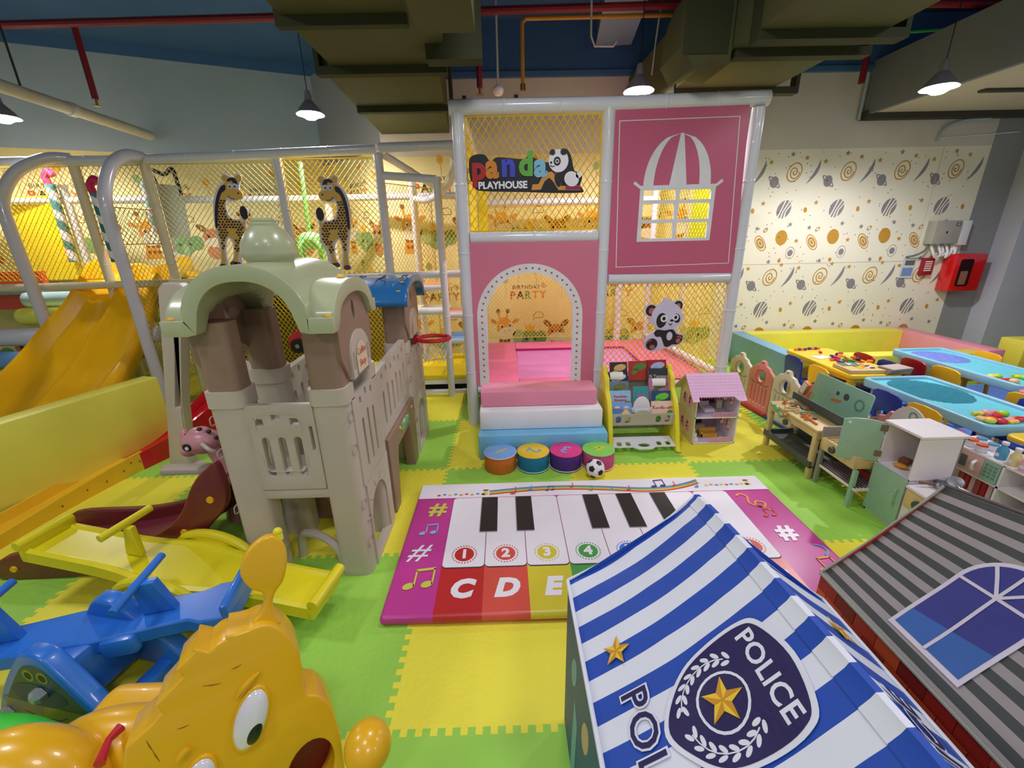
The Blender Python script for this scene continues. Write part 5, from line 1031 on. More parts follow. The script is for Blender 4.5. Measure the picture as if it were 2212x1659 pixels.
eye(542, 1550, 0.036, 0.074, -0.42); eye(425, 1700, 0.036, 0.07, -0.45)
# antenna / ear
ec = D(570, 1243); b = B(); b.plate([[tuple(p) for p in spl([D(*p) for p in ((545, 1362), (562, 1335), (570, 1310), (566, 1292), (540, 1282), (519, 1255), (521, 1222), (540, 1190), (574, 1166), (602, 1168), (619, 1193), (621, 1228), (613, 1264), (597, 1288), (590, 1312), (597, 1340), (605, 1360))], 5)]], 0.03, MDN @ Matrix.Translation((0, 0, -0.04)), mu, 0.008); b.out('ear', hd)
b = B(); p = MDN @ V(*D(603, 1168), -0.04); b.tube([p - VD * 0.01, p + VD * 0.012], 0.011, lem, 10); b.ell(p + VD * 0.012, 0.012, lem); b.out('ear_tip', hd)
p = on_plane(795, 1612, (0, 0.66, 0), V(0, 1, 0)); b = B(); b.ell(p, (0.052, 0.056, 0.050), mu, Matrix.Rotation(0.5, 3, 'Y'), 28, 18); b.tube([p + V(0, 0.02, -0.02), p + V(-0.02, 0.06, -0.12)], 0.025, mu, 14); b.out('nose', dn, 'rounded glossy nose knob')
# body behind the head
b = B(); p = at_z(70, 1690, 0.42); b.ell(p, (0.17, 0.10, 0.13), mu, Matrix.Rotation(0.35, 3, 'Y') , 28, 18); b.out('haunch', dn)
b = B(); q = at_z(215, 1620, 0.38); b.ell(q + V(0.05, 0.02, -0.02), (0.20, 0.09, 0.1), mu, None, 24, 14); b.out('back', dn)
b = B(); b.bx(-1.2, -0.82, 0.74, 0.95, 0.0, 0.38, mu, 0.05, 4); b.out('body', dn)
b = B(); P = [at_z(262, 1570, 0.475), at_z(235, 1598, 0.475), at_z(215, 1650, 0.475)]; b.tube(P, 0.006, mat('crimson_strip', (190, 30, 50), 0.4), 8, rr=[0.012, 0.008, 0.012]); b.out('strip', dn, 'crimson strip')
gr = mat('bright_green_plastic', (60, 200, 50), 0.35)
b = B(); p = at_z(20, 1640, 0.2); b.ell(p + V(-0.07, -0.02, -0.08), (0.25, 0.15, 0.21), gr, Matrix.Rotation(0.1, 3, 'Y'), 28, 16)
tag(b.out('ride_on_shell'), 'bright green rounded plastic shell just behind the mustard dinosaur at the left edge', 'toy')

# ---------------------------------------------------------------- long slide track along the foam wall
oy = mat('amber_plastic', (240, 190, 40), 0.35, var=0.04, coat=0.2); rd = mat('scarlet_plastic', (206, 26, 34), 0.33, var=0.04, coat=0.2)
trk = thing('slide_track', 'long curved child slide of amber and red sections beside the foam wall', 'slide', (-2.9, 2.6, 0))
def channel(pts, hw, lip, m, nm, lab):
    rows = []
    for p, w_, h_ in pts:
        rows.append([V(p[0] + w_, p[1], 0.0 if nm == 'chute' else p[2] - 0.05), V(p[0] + w_, p[1], p[2] + h_), V(p[0] + w_ - 0.02, p[1], p[2] + h_), V(p[0] + w_ - 0.035, p[1], p[2]), V(p[0] - w_ + 0.035, p[1], p[2]), V(p[0] - w_ + 0.02, p[1], p[2] + h_), V(p[0] - w_, p[1], p[2] + h_), V(p[0] - w_, p[1], 0.0 if nm == 'chute' else p[2] - 0.05)])
    cols = [spl([r[j] for r in rows], 4, False) for j in range(8)]
    b = B(); b.grid([[cols[j][i] for j in range(8)] for i in range(len(cols[0]))], m, closed=True); b.face([c[0] for c in cols], m); b.face([c[-1] for c in cols], m); return b.out(nm, trk, lab)
o1 = channel([((-3.02, 1.5, 0.02), 0.13, 0.04), ((-2.98, 2.0, 0.03), 0.12, 0.045), ((-2.94, 2.4, 0.04), 0.11, 0.06), ((-2.88, 2.75, 0.07), 0.11, 0.06), ((-2.84, 2.90, 0.085), 0.11, 0.06)], 0, 0, oy, 'chute', 'amber lower section')
o2 = channel([((-2.84, 2.88, 0.075), 0.105, 0.06), ((-2.74, 3.2, 0.12), 0.105, 0.06), ((-2.64, 3.5, 0.22), 0.105, 0.07), ((-2.52, 3.8, 0.38), 0.105, 0.08), ((-2.45, 3.95, 0.44), 0.105, 0.12)], 0, 0, rd, 'chute', 'red upper section')
b = B()
for y, z in ((2.35, 0.05), (2.5, 0.07), (2.62, 0.06), (2.74, 0.07), (2.80, 0.10), (2.86, 0.08)): b.lathe([(0.008, 0), (0.008, 0.002)], (-2.82 + (y - 2.35) * 0.17, y, z), seamm, 8, axis=(1, 0.2, 0))
b.lathe([(0.012, 0), (0.012, 0.004)], (-2.62, 3.25, 0.1), pvc_white, 10, axis=(1, 0, 0)); b.out('bolts', trk)
# second small climber: green steps, purple panel, blue seats, red car on top
gc = thing('toddler_climber', 'green, purple and red toddler climber seen behind the castle', 'climber', (-2.1, 4.0, 0))
lim = mat('lime_plastic', (96, 206, 30), 0.35); pur = mat('purple_plastic', (86, 40, 120), 0.4)
b = B(); b.plate([[(-2.55, 0.0), (-1.5, 0.0), (-1.5, 0.62), (-1.75, 0.62), (-2.0, 0.52), (-2.3, 0.34), (-2.55, 0.2)]], 0.5, wallM(4.05), lim, 0.02); b.out('body', gc)
b = B(); b.bx(-1.93, -1.72, 3.75, 3.8, 0.1, 0.56, pur, 0.01); b.out('panel', gc, 'purple panel')
b = B(); b.bx(-2.45, -2.05, 3.5, 3.82, 0.0, 0.3, rd, 0.03); b.tube([(-2.42, 3.55, 0.3), (-2.3, 3.7, 0.42)], 0.03, rd); b.out('step_block', gc, 'red block')
car = thing('toy_car', 'glossy red toy car parked on top of the green toddler climber', 'toy car', (-1.75, 4.0, 0.62))
b = B(); b.plate([[(-2.02, 0.68), (-1.98, 0.78), (-1.88, 0.84), (-1.78, 0.90), (-1.6, 0.92), (-1.5, 0.86), (-1.46, 0.72), (-1.55, 0.68)]], 0.3, wallM(4.02), rd, 0.03); b.out('body', car)
for x, y in ((-1.9, 3.86), (-1.56, 3.86), (-1.9, 4.18), (-1.56, 4.18)): b = B(); b.tube([(x, y - 0.025, 0.69), (x, y + 0.025, 0.69)], 0.066, black, 18); b.lathe([(0.02, 0), (0.02, 0.004)], (x, y - 0.026, 0.69), steel, 12, axis=(0, -1, 0)); b.out('wheel', car)
for x, y, z, lab in ((-2.02, 3.35, 0.0, 'small bright blue toy chair behind the castle window, left one'), (-1.62, 3.35, 0.0, 'small bright blue toy chair beside the purple panel')):
    t = thing('toy_chair', lab, 'chair', (x, y, z)); b = B(); b.plate([arch(x, 0.1, z + 0.1, z + 0.42)], 0.025, wallM(y + 0.08), blu, 0.008); b.out('backrest', t); b = B(); b.bx(x - 0.1, x + 0.1, y - 0.1, y + 0.1, z, z + 0.12, blu, 0.02); b.out('seat', t)
# ================================================================ PIANO MAT AND TENTS
pm = thing('piano_mat', 'padded floor piano mat with numbered white keys and letter row', 'piano mat', (0.53, 1.96, 0))
magenta = mat('mat_magenta', (196, 60, 150), 0.35, var=0.03, scale=5, bump=0.08, bscale=6); mw = mat('mat_white', (238, 236, 242), 0.35, var=0.02, bump=0.08, bscale=6); mk = mat('mat_black_key', (36, 32, 30), 0.5); shd = mat('mat_key_outline', (60, 56, 64), 0.5)
rows_c = [(192, 44, 44), (214, 84, 70), (212, 200, 54), (72, 160, 74), (62, 120, 210), (90, 70, 180), (160, 60, 170), (232, 120, 110)]
cm = [mat('mat_colour_%d' % i, c, 0.35, var=0.02, scale=5) for i, c in enumerate(rows_c)]
X0, X1, Y0, Y1, ZT_ = -0.58, 1.645, 1.43, 2.485, 0.05
b = B(); b.bx(X0 - 0.004, X1 + 0.004, Y0 - 0.004, Y1 + 0.004, 0.0, ZT_ - 0.001, magenta, 0.022, 5)
Mz = floorM(ZT_); kx = [-0.35 + 0.2135 * i for i in range(9)]
edge = [(Y0 + 0.3, ZT_ - 0.0002)] + [(Y0 + 0.017 - 0.0225 * math.sin(a * PI / 16), ZT_ - 0.0225 + 0.0223 * math.cos(a * PI / 16)) for a in range(9)] + [(Y0 - 0.0055, 0.022), (Y0 + 0.004, 0.006)]
for i in range(8): b.grid([[V(x, y, z) for y, z in edge] for x in (kx[i], kx[i + 1])], cm[i])
pb = b.out('padding', pm)
b = B(); b.plate([[(X0 + 0.006, 2.315), (X1 - 0.006, 2.315), (X1 - 0.006, Y1 - 0.012), (X0 + 0.006, Y1 - 0.012)]], 0.001, Mz, mw); b.bx(X0 + 0.006, X1 - 0.006, Y1 - 0.02, Y1 + 0.006, 0.01, ZT_ - 0.006, mw, 0.01); b.plate([[(X0 + 0.01, 2.309), (X1 - 0.01, 2.309), (X1 - 0.01, 2.315), (X0 + 0.01, 2.315)]], 0.0012, Mz, magenta)
b.out('top_band', pm, 'white band with a rainbow and notes', smooth=0)
for i in range(8):
    b = B(); b.plate([rrect(kx[i] + 0.003, kx[i + 1] - 0.001, 1.709, 2.309, 0.022)], 0.001, Mz @ Matrix.Translation((0, 0, 0.0005)), shd); b.plate([rrect(kx[i] + 0.002, kx[i + 1] - 0.002, 1.716, 2.309, 0.022)], 0.001, Mz @ Matrix.Translation((0, 0, 0.001)), mw)
    cx_, cy_ = (kx[i] + kx[i + 1]) / 2, 1.805; c = cm[i] if i < 7 else cm[1]
    b.plate([circ(cx_, cy_, 0.050, n=30)], 0.001, Mz @ Matrix.Translation((0, 0, 0.0018)), c)
    for k in range(26): a = 2 * PI * k / 26; b.plate([circ(cx_ + 0.062 * math.cos(a), cy_ + 0.062 * math.sin(a), 0.0042, n=6)], 0.001, Mz @ Matrix.Translation((0, 0, 0.0018)), c)
    b.text(str(i + 1) if i < 7 else '1', 0.085, Mz @ Matrix.Translation((cx_, cy_, 0.0026)), mw, 0.001, 0.004)
    b.out('piano_key', pm, 'white key printed %s' % (i + 1 if i < 7 else 1), smooth=0)
    b = B(); b.text('CDEFGABC'[i], 0.145, Mz @ Matrix.Translation((cx_ + 0.0, 1.575, 0.0008)), mw, 0.001, 0.009, 0.22); b.out('letter', pm, smooth=0)
for k, x in enumerate((-0.125, 0.083, 0.503, 0.712, 0.925)):
    b = B(); b.plate([rrect(x - 0.052, x + 0.050, 1.975, 2.309, 0.006)], 0.001, Mz @ Matrix.Translation((0, 0, 0.002)), mat('key_grey_edge', (150, 150, 156), 0.5)); b.plate([rrect(x - 0.047, x + 0.048, 1.983, 2.309, 0.006)], 0.001, Mz @ Matrix.Translation((0, 0, 0.003)), mk); b.out('black_key', pm, smooth=0)
# prints
b = B(); Mp = Mz @ Matrix.Translation((0, 0, 0.0015))
rb = [(200, 60, 50), (232, 150, 50), (240, 216, 80), (110, 180, 100), (120, 180, 210), (90, 90, 150)]
for k, c in enumerate(rb):
    P = [(-0.13 + 1.36 * i / 30, 2.335 + 0.008 * k * (1) + 0.042 * math.sin(0.15 + i / 30 * PI * 1.45) * (1 if i < 22 else 1) + (0.11 * ((i - 20) / 10) ** 2 if i > 20 else 0)) for i in range(31)]
    P = [(x, min(y, 2.468)) for x, y in P]
    b.stroke(P, 0.0085, 0.001, Mp, mat('print_%d_%d' % c[:2], c, 0.5))
def note(x, y, s, m, double=True, a=0.0):
    R = Mp @ Matrix.Translation((x, y, 0.0012)) @ Matrix.Rotation(a, 4, 'Z')
    b.plate([circ(0, 0, s * 0.28, s * 0.2, 14, 0.4)], 0.001, R, m); b.stroke([(s * 0.25, 0), (s * 0.25, s)], s * 0.09, 0.001, R, m)
    if double: b.plate([circ(s * 0.85, s * 0.1, s * 0.28, s * 0.2, 14, 0.4)], 0.001, R, m); b.stroke([(s * 1.1, s * 0.1), (s * 1.1, s * 1.12)], s * 0.09, 0.001, R, m); b.stroke([(s * 0.22, s), (s * 1.14, s * 1.12)], s * 0.16, 0.001, R, m)
pr = mat('print_red', (206, 80, 70), 0.5); pbz = mat('print_blue', (90, 150, 200), 0.5); ppu = mat('print_purple', (70, 60, 130), 0.5); pg = mat('print_green', (80, 160, 120), 0.5); pyl = mat('print_lime', (206, 206, 80), 0.5); por = mat('print_orange', (230, 150, 70), 0.5)
note(0.02, 2.35, 0.07, pr, False); note(0.13, 2.38, 0.05, pbz, False); note(0.24, 2.37, 0.04, ppu); note(0.40, 2.40, 0.05, pr, False); note(0.52, 2.36, 0.05, pg, False); note(0.65, 2.355, 0.04, pbz, False); note(0.76, 2.35, 0.05, pr, False); note(0.93, 2.375, 0.07, ppu); note(1.06, 2.38, 0.05, pr, False); note(1.2, 2.36, 0.05, pbz, False)
for k in range(9): b.plate([circ(-0.45 + 0.035 * k, 2.345 + 0.008 * (k % 2), 0.012, 0.009, 10)], 0.001, Mp, (pr, pbz, pyl, pbz, por, pr, por, pbz, pyl)[k])
for k in range(9): b.plate([circ(1.27 + 0.033 * k, 2.375 + 0.006 * (k % 2), 0.012, 0.009, 10)], 0.001, Mp, (pyl, por, pbz, pyl, pr, pbz, por, pyl, pr)[k])
for x, y in ((-0.16, 2.35), (1.54, 2.38)):
    b.plate([circ(x, y, 0.022, 0.014, 12)], 0.001, Mp, pyl); b.plate([circ(x + 0.004, y + 0.03, 0.016, 0.014, 12)], 0.001, Mp, mat('print_skin', (232, 190, 160), 0.5)); b.plate([circ(x + 0.006, y + 0.042, 0.02, 0.008, 12)], 0.001, Mp, pr)
b.text('#', 0.17, Mp @ Matrix.Translation((-0.435, 2.20, 0)), pyl, 0.001, 0.004); b.text('#', 0.17, Mp @ Matrix.Translation((-0.49, 1.83, 0)), mw, 0.001, 0.001, 0.3); b.text('#', 0.16, Mp @ Matrix.Translation((1.49, 1.90, 0)), mw, 0.001, 0.006)
note(-0.49, 1.98, 0.07, mat('print_pale_blue', (150, 180, 226), 0.5)); note(-0.49, 1.60, 0.10, pyl); note(1.47, 2.05, 0.06, pr); note(1.50, 1.62, 0.08, por)
b.stroke(spl([(1.40, 2.25), (1.43, 2.27), (1.46, 2.24), (1.44, 2.17), (1.50, 2.13), (1.53, 2.17), (1.49, 2.19), (1.47, 2.15), (1.53, 2.10)], 4, False), 0.013, 0.001, Mp, por); b.stroke(spl([(1.57, 1.80), (1.60, 1.79), (1.61, 1.75), (1.58, 1.72)], 4, False), 0.012, 0.001, Mp, pbz)
b.out('printed_motifs', pm, smooth=0)

# ---------------------------------------------------------------- police tent
pw = mat('tent_white_cloth', (222, 228, 238), 0.55, var=0.02, scale=6, bump=0.15, bscale=7); pbl = mat('tent_blue_cloth', (30, 76, 176), 0.5, var=0.05, scale=6, bump=0.15, bscale=7); nvy = mat('tent_navy_print', (36, 28, 84), 0.5); gst = mat('star_gold', (236, 200, 50), 0.5); gst2 = mat('star_ochre', (204, 146, 40), 0.5)
def zr_pol(y): return 0.884 + (0.08 * min(1, (1.05 - y) / 0.7) ** 0.6 if y < 1.05 else 0)
def pol(s, y, h=0.0, side=0):
    """s distance up the slope from the eave, y world; h above the cloth"""
    xe, xr = (0.17, 0.53) if side == 0 else (0.885, 0.53); ze, zr = 0.6, zr_pol(y)
    Ls = math.hypot(xr - xe, zr - ze); f = s / Ls * (0.468 / 0.468)
    f = s / 0.478
    if side == 1: y = y - 0.10 * (1 - f)
    nx, nz = -(zr - ze) / Ls * (1 if side == 0 else -1), abs(xr - xe) / Ls
    sag = -0.020 * math.sin(PI * min(max(f, 0), 1)) - 0.0022 * abs(math.sin(y * 23 + f * 5 + 2 * math.sin(f * 7))) * math.sin(PI * f) + 0.0035 * math.sin(y * 40 + f * 9) * math.sin(PI * f) * (0.5 + 0.5 * math.sin(y * 11 + 2))
    return V(xe + (xr - xe) * f + nx * (h + sag), y, ze + (zr - ze) * f + nz * (h + sag))
def mapped(b, fn, step=0.03):
    bm = b.bm
    for ax in (0, 1):
        vals = [v.co[ax] for v in bm.verts]
        if not vals: return
        k = math.ceil(min(vals) / step)
        while k * step < max(vals):
            co = [0, 0, 0]; no = [0, 0, 0]; co[ax] = k * step; no[ax] = 1
            bmesh.ops.bisect_plane(bm, geom=list(bm.verts) + list(bm.edges) + list(bm.faces), plane_co=co, plane_no=no, dist=1e-6); k += 1
    for v in bm.verts: v.co = fn(v.co.x, v.co.y, v.co.z)
pt_ = thing('police_tent', 'blue and white striped play tent with a police badge on its roof', 'play tent', (0.53, 0.5, 0))
YN = -0.05
for side in (0, 1):
    t = bmesh.new(); b = B(); ny = 176; ns = 22
    for j in range(ny):
        ya = 1.035 - (1.035 - YN) * j / ny; yb = 1.035 - (1.035 - YN) * (j + 1) / ny
        ym = (ya + yb) / 2; blue = int(math.floor((1.0145 - ym) / 0.0487)) % 2 == 0 if ym < 1.0145 else True
        if ym > 1.0145: blue = True
        elif ym > 0.965: blue = False
        else: blue = int(math.floor((0.965 - ym) / 0.0487)) % 2 == 0
        m = pbl if blue else pw
        for k in range(ns): b.face([pol(0.478 * k / ns, ya, 0, side), pol(0.478 * (k + 1) / ns, ya, 0, side), pol(0.478 * (k + 1) / ns, yb, 0, side), pol(0.478 * k / ns, yb, 0, side)], m)
    bmesh.ops.remove_doubles(b.bm, verts=b.bm.verts, dist=1e-5); rf = b.out('roof_cloth', pt_, 'striped roof cloth', smooth=80)
    md = rf.modifiers.new('t', 'SOLIDIFY'); md.thickness = 0.003; md.offset = -1
# badge, words and stars on both slopes : local x = -y (reading direction), local y = s
for side in (0, 1):
    if side == 0: fn = lambda x, y, z: pol(y, -x, z, 0)
    else: fn = lambda x, y, z: pol(y, x + 1.06, z, 1)
    b = B(); I = lambda h: Matrix.Translation((0, 0, h)); cxp = -0.545
    def shield(k): return spl([(cxp + k * u, 0.285 + k * v) for u, v in ((-0.075, 0.108), (0, 0.125), (0.075, 0.108), (0.098, 0.075), (0.10, 0.0), (0.088, -0.06), (0.05, -0.105), (0.0, -0.135), (-0.05, -0.105), (-0.088, -0.06), (-0.10, 0.0), (-0.098, 0.075))], 5)
    b.plate([[tuple(p) for p in shield(1.08)]], 0.0008, I(0.0035), pw); b.plate([[tuple(p) for p in shield(1.0)]], 0.0008, I(0.0045), nvy)
    b.plate([circ(cxp, 0.268, 0.052), circ(cxp, 0.268, 0.047)], 0.0008, I(0.0055), pw)
    b.text('POLICE', 0.050, Matrix.Translation((cxp, 0.360, 0.0055)), pw, 0.0008, 0.0010, spacing=1.04)
    for sgn in (-1, 1):
        for k in range(8):
            a = PI * (1.02 + 0.075 * k) if sgn < 0 else PI * (-0.02 - 0.075 * k)
            a = (PI * 0.80 + PI * 0.62 * k / 7) if sgn < 0 else (PI * 0.20 - PI * 0.62 * k / 7)
            for r_, tw in ((0.069, 0.5), (0.083, -0.5)):
                b.plate([circ(cxp + r_ * math.cos(a), 0.262 + r_ * math.sin(a), 0.0095, 0.0042, 10, a + PI / 2 + tw * -sgn)], 0.0008, I(0.0055), pw)
        P = [(cxp + 0.076 * math.cos(PI * (0.82 + 0.60 * k / 8) if sgn < 0 else PI * (0.18 - 0.60 * k / 8)), 0.262 + 0.076 * math.sin(PI * (0.82 + 0.60 * k / 8) if sgn < 0 else PI * (0.18 - 0.60 * k / 8))) for k in range(9)]
        b.stroke(P, 0.0022, 0.0008, I(0.0057), pw)
    mapped(b, fn); b.out('police_badge', pt_, 'navy police badge print', smooth=0)
    def gold(cx, cy, r):
        b = B()
        S = star(cx, cy, r, 0.42)
        b.plate([S], 0.0008, I(0.0062), gst)
        for k in range(5): b.plate([[(cx, cy), S[2 * k], S[(2 * k + 1) % 10]]], 0.0008, I(0.0070), gst2)
        mapped(b, fn); b.out('gold_star', pt_, 'gold star print', smooth=0)
    gold(cxp, 0.268, 0.042); gold(-0.752, 0.092, 0.036)
    b = B(); b.text('POLICE', 0.084, Matrix.Translation((-0.505, 0.100, 0.0045)), pw, 0.0008, 0.0045, spacing=1.12); b.text('POLICE', 0.084, Matrix.Translation((-0.505, 0.100, 0.0058)), nvy, 0.0008, 0.0006, spacing=1.12)
    mapped(b, fn); b.out('roof_lettering', pt_, 'navy lettering print', smooth=0)
    gold(-0.19, 0.092, 0.036)
# ridge sleeve with the stripes running over it
b = B(); rows_s = []
for j in range(177):
    y = 1.035 - (1.035 - YN) * j / 176; rows_s.append([pol(0.478 - 0.035, y, 0.0025, 0), pol(0.478 - 0.012, y, 0.004, 0), V(0.524, y, zr_pol(y) + 0.004), V(0.536, y, zr_pol(y) + 0.004), pol(0.478 - 0.010, y, 0.003, 1) + V(0, 0.002, 0), pol(0.478 - 0.022, y, 0.002, 1) + V(0, 0.005, 0)])
for j in range(176):
    ym = 1.035 - (1.035 - YN) * (j + 0.5) / 176; m = pbl if ym > 1.0145 or (ym < 0.965 and int(math.floor((0.965 - ym) / 0.0487)) % 2 == 0) else pw
    for k in range(5): b.face([rows_s[j][k], rows_s[j][k + 1], rows_s[j + 1][k + 1], rows_s[j + 1][k]], m)
bmesh.ops.remove_doubles(b.bm, verts=b.bm.verts, dist=1e-5); b.out('ridge_sleeve', pt_, 'striped ridge sleeve', smooth=30)
# piping, ridge and walls
b = B(); b.tube([pol(0.478 * k / 10, 1.037, 0.002) for k in range(11)], 0.0045, pw, 8); b.tube([pol(0.478 * k / 10, 1.037, 0.002, 1) for k in range(11)], 0.0045, pw, 8)
b.tube([V(0.17, y, 0.6) for y in (1.035, 0.7, 0.3, YN)], 0.006, pw, 8); b.tube([V(0.885, y, 0.6) for y in (0.935, 0.7, 0.3, YN)], 0.006, pw, 8); b.out('piping', pt_)
wb_ = mat('tent_wall_blue', (40, 86, 130), 0.55, var=0.05); wt_ = mat('tent_wall_teal', (110, 170, 180), 0.55); wo_ = mat('tent_wall_sand', (200, 176, 140), 0.55)
for x in (0.172, 0.883):
    b = B(); s = -1 if x < 0.5 else 1
    b.bx(x - 0.002, x + 0.002, YN, 1.03 if x < 0.5 else 0.93, 0.0, 0.6, wb_)
    rnw = random.Random(5); Mx = frame((x + s * 0.0025, 0, 0), (0, 1, 0), (0, 0, 1))
    for k in range(5):
        y = 0.15 + 0.17 * k; b.plate([[(y, 0.0), (y + 0.06, 0.0), (y + 0.03, 0.34), (y - 0.02, 0.30)]], 0.001, Mx, pw if k % 2 else wt_); b.plate([circ(y + 0.05, 0.42, 0.03, 0.07, 14, 0.4)], 0.001, Mx, wo_ if k % 2 else wt_)
    b.out('side_wall', pt_, 'blue side wall with printed shapes', smooth=0)
b = B(); b.face([V(0.17, 1.03, 0), V(0.885, 0.93, 0), V(0.885, 0.93, 0.6), V(0.53, 1.03, 0.88), V(0.17, 1.03, 0.6)], pbl); b.out('back_wall', pt_, smooth=0)

# ---------------------------------------------------------------- brick and grey-striped tent
tg = mat('tent_taupe_stripe', (150, 144, 140), 0.6, var=0.04, bump=0.12, bscale=8); td = mat('tent_charcoal_stripe', (62, 66, 62), 0.6, var=0.05, bump=0.12, bscale=8)
gt = thing('brick_tent', 'play tent with charcoal striped roof, printed arched window and brick walls', 'play tent', (1.25, 0.5, 0))
def zr_g(y): return 0.90 + 0.20 * (1.035 - y)
def gry(s, y, h=0.0, side=0):
    xe, xr = (0.95, 1.246) if side == 0 else (1.542, 1.246); ze, zr = 0.6, zr_g(y); Ls = math.hypot(xr - xe, zr - ze); f = s / 0.4215
    nx, nz = -(zr - ze) / Ls * (1 if side == 0 else -1), abs(xr - xe) / Ls
    sag = -0.008 * math.sin(PI * min(max(f, 0), 1)) + 0.002 * math.sin(y * 37 + f * 11) * math.sin(PI * f)
    return V(xe + (xr - xe) * f + nx * (h + sag), y, ze + (zr - ze) * f + nz * (h + sag))
for side in (0, 1):
    b = B(); ns, ny = 66, 40
    for k in range(ns):
        s0, s1 = 0.4215 * k / ns, 0.4215 * (k + 1) / ns; m = tg if (k + 1) // 3 % 2 == 0 else td
        for j in range(ny):
            ya, yb = 1.035 - 1.085 * j / ny, 1.035 - 1.085 * (j + 1) / ny
            b.face([gry(s0, ya, 0, side), gry(s1, ya, 0, side), gry(s1, yb, 0, side), gry(s0, yb, 0, side)], m)
    bmesh.ops.remove_doubles(b.bm, verts=b.bm.verts, dist=1e-5); rf = b.out('roof_cloth', gt, 'charcoal and taupe striped roof cloth', smooth=80)
    md = rf.modifiers.new('t', 'SOLIDIFY'); md.thickness = 0.003; md.offset = -1
wfr = mat('tent_window_frame', (206, 200, 208), 0.55); wbl = mat('tent_window_blue', (44, 92, 160), 0.5, var=0.08, scale=12); wbl2 = mat('tent_window_indigo', (44, 48, 124), 0.5, var=0.08, scale=12)
b = B(); I = lambda h: Matrix.Translation((0, 0, h)); xa, xb = -0.825, -0.665; xm = (xa + xb) / 2; hw = (xb - xa) / 2
def aw_(k, s0=0.05, s1=0.225, rise=0.08): return [(xm + k, s0)] + [(xm + k * math.cos(a * PI / 20), s1 + rise * (k / hw) * math.sin(a * PI / 20)) for a in range(21)] + [(xm - k, s0)]
b.plate([aw_(hw + 0.010, 0.04)], 0.0008, I(0.0035), wfr); b.plate([aw_(hw, 0.052)], 0.0008, I(0.0045), wbl2)
b.plate([[(xa, 0.052), (xb, 0.052), (xb, 0.13), (xa, 0.10)]], 0.0008, I(0.0052), wbl)
b.stroke([(xm, 0.05), (xm, 0.225)], 0.007, 0.0008, I(0.0062), wfr); b.stroke([(xa, 0.225), (xb, 0.225)], 0.007, 0.0008, I(0.0062), wfr)
for a in (PI / 3.6, PI / 2, PI - PI / 3.6): b.stroke([(xm, 0.225), (xm + hw * math.cos(a), 0.225 + 0.08 * math.sin(a))], 0.007, 0.0008, I(0.0062), wfr)
mapped(b, lambda x, y, z: gry(y, -x, z)); b.out('window_print', gt, 'printed blue arched window', smooth=0)
b = B(); b.tube([gry(0.4215 * k / 10, 1.037, 0.001) for k in range(11)], 0.004, mat('tent_sage_piping', (150, 156, 140), 0.6), 8); b.tube([V(0.95, y, 0.6) for y in (1.035, 0.5, YN)], 0.005, MATS['tent_sage_piping'], 8)
b.tube([gry(0.4215, 1.037 - 0.1 * k, 0.002) for k in range(11)], 0.005, mat('ridge_pole_dark', (90, 80, 78), 0.5), 8); b.out('piping', gt)
brk = [mat('brick_cloth_%d' % i, c, 0.55, var=0.05) for i, c in enumerate(((206, 62, 40), (180, 44, 32), (232, 92, 44), (150, 36, 32), (220, 80, 50)))]
for x in (0.952, 1.54):
    b = B(); rb_ = random.Random(8); b.bx(x - 0.001, x + 0.001, YN, 1.035, 0, 0.6, brk[3]); s = -1 if x < 1.2 else 1
    Mx = frame((x + s * 0.0018, 0, 0), (0, 1, 0), (0, 0, 1))
    for r in range(12):
        y = YN + (0.035 if r % 2 else 0)
        while y < 1.03:
            y2 = min(y + 0.068, 1.034); b.plate([[(y, r * 0.05 + 0.001), (y2, r * 0.05 + 0.001), (y2, r * 0.05 + 0.049), (y, r * 0.05 + 0.049)]], 0.0008, Mx, brk[rb_.choice((0, 0, 1, 1, 2, 3, 4))]); y += 0.07
    b.plate([circ(0.84, 0.50, 0.026, 0.035, 18)], 0.001, Mx @ Matrix.Translation((0, 0, 0.001)), gst2)
    b.plate([circ(0.50, 0.52, 0.04, 0.045, 22)], 0.001, Mx @ Matrix.Translation((0, 0, 0.001)), wfr); b.text('A', 0.06, Mx @ Matrix.Translation((0.50, 0.52, 0.0017)), brk[1], 0.0008, 0.003)
    b.plate([[(0.52, 0.57), (0.58, 0.57), (0.58, 0.59), (0.52, 0.59)]], 0.001, Mx @ Matrix.Translation((0, 0, 0.001)), mat('brick_tent_tan', (206, 130, 90), 0.5))
    b.out('side_wall', gt, 'brick printed side wall', smooth=0)
b = B(); b.face([V(0.95, 1.03, 0), V(1.54, 1.03, 0), V(1.54, 1.03, 0.6), V(1.246, 1.03, 0.90), V(0.95, 1.03, 0.6)], brk[0]); b.out('back_wall', gt, smooth=0)
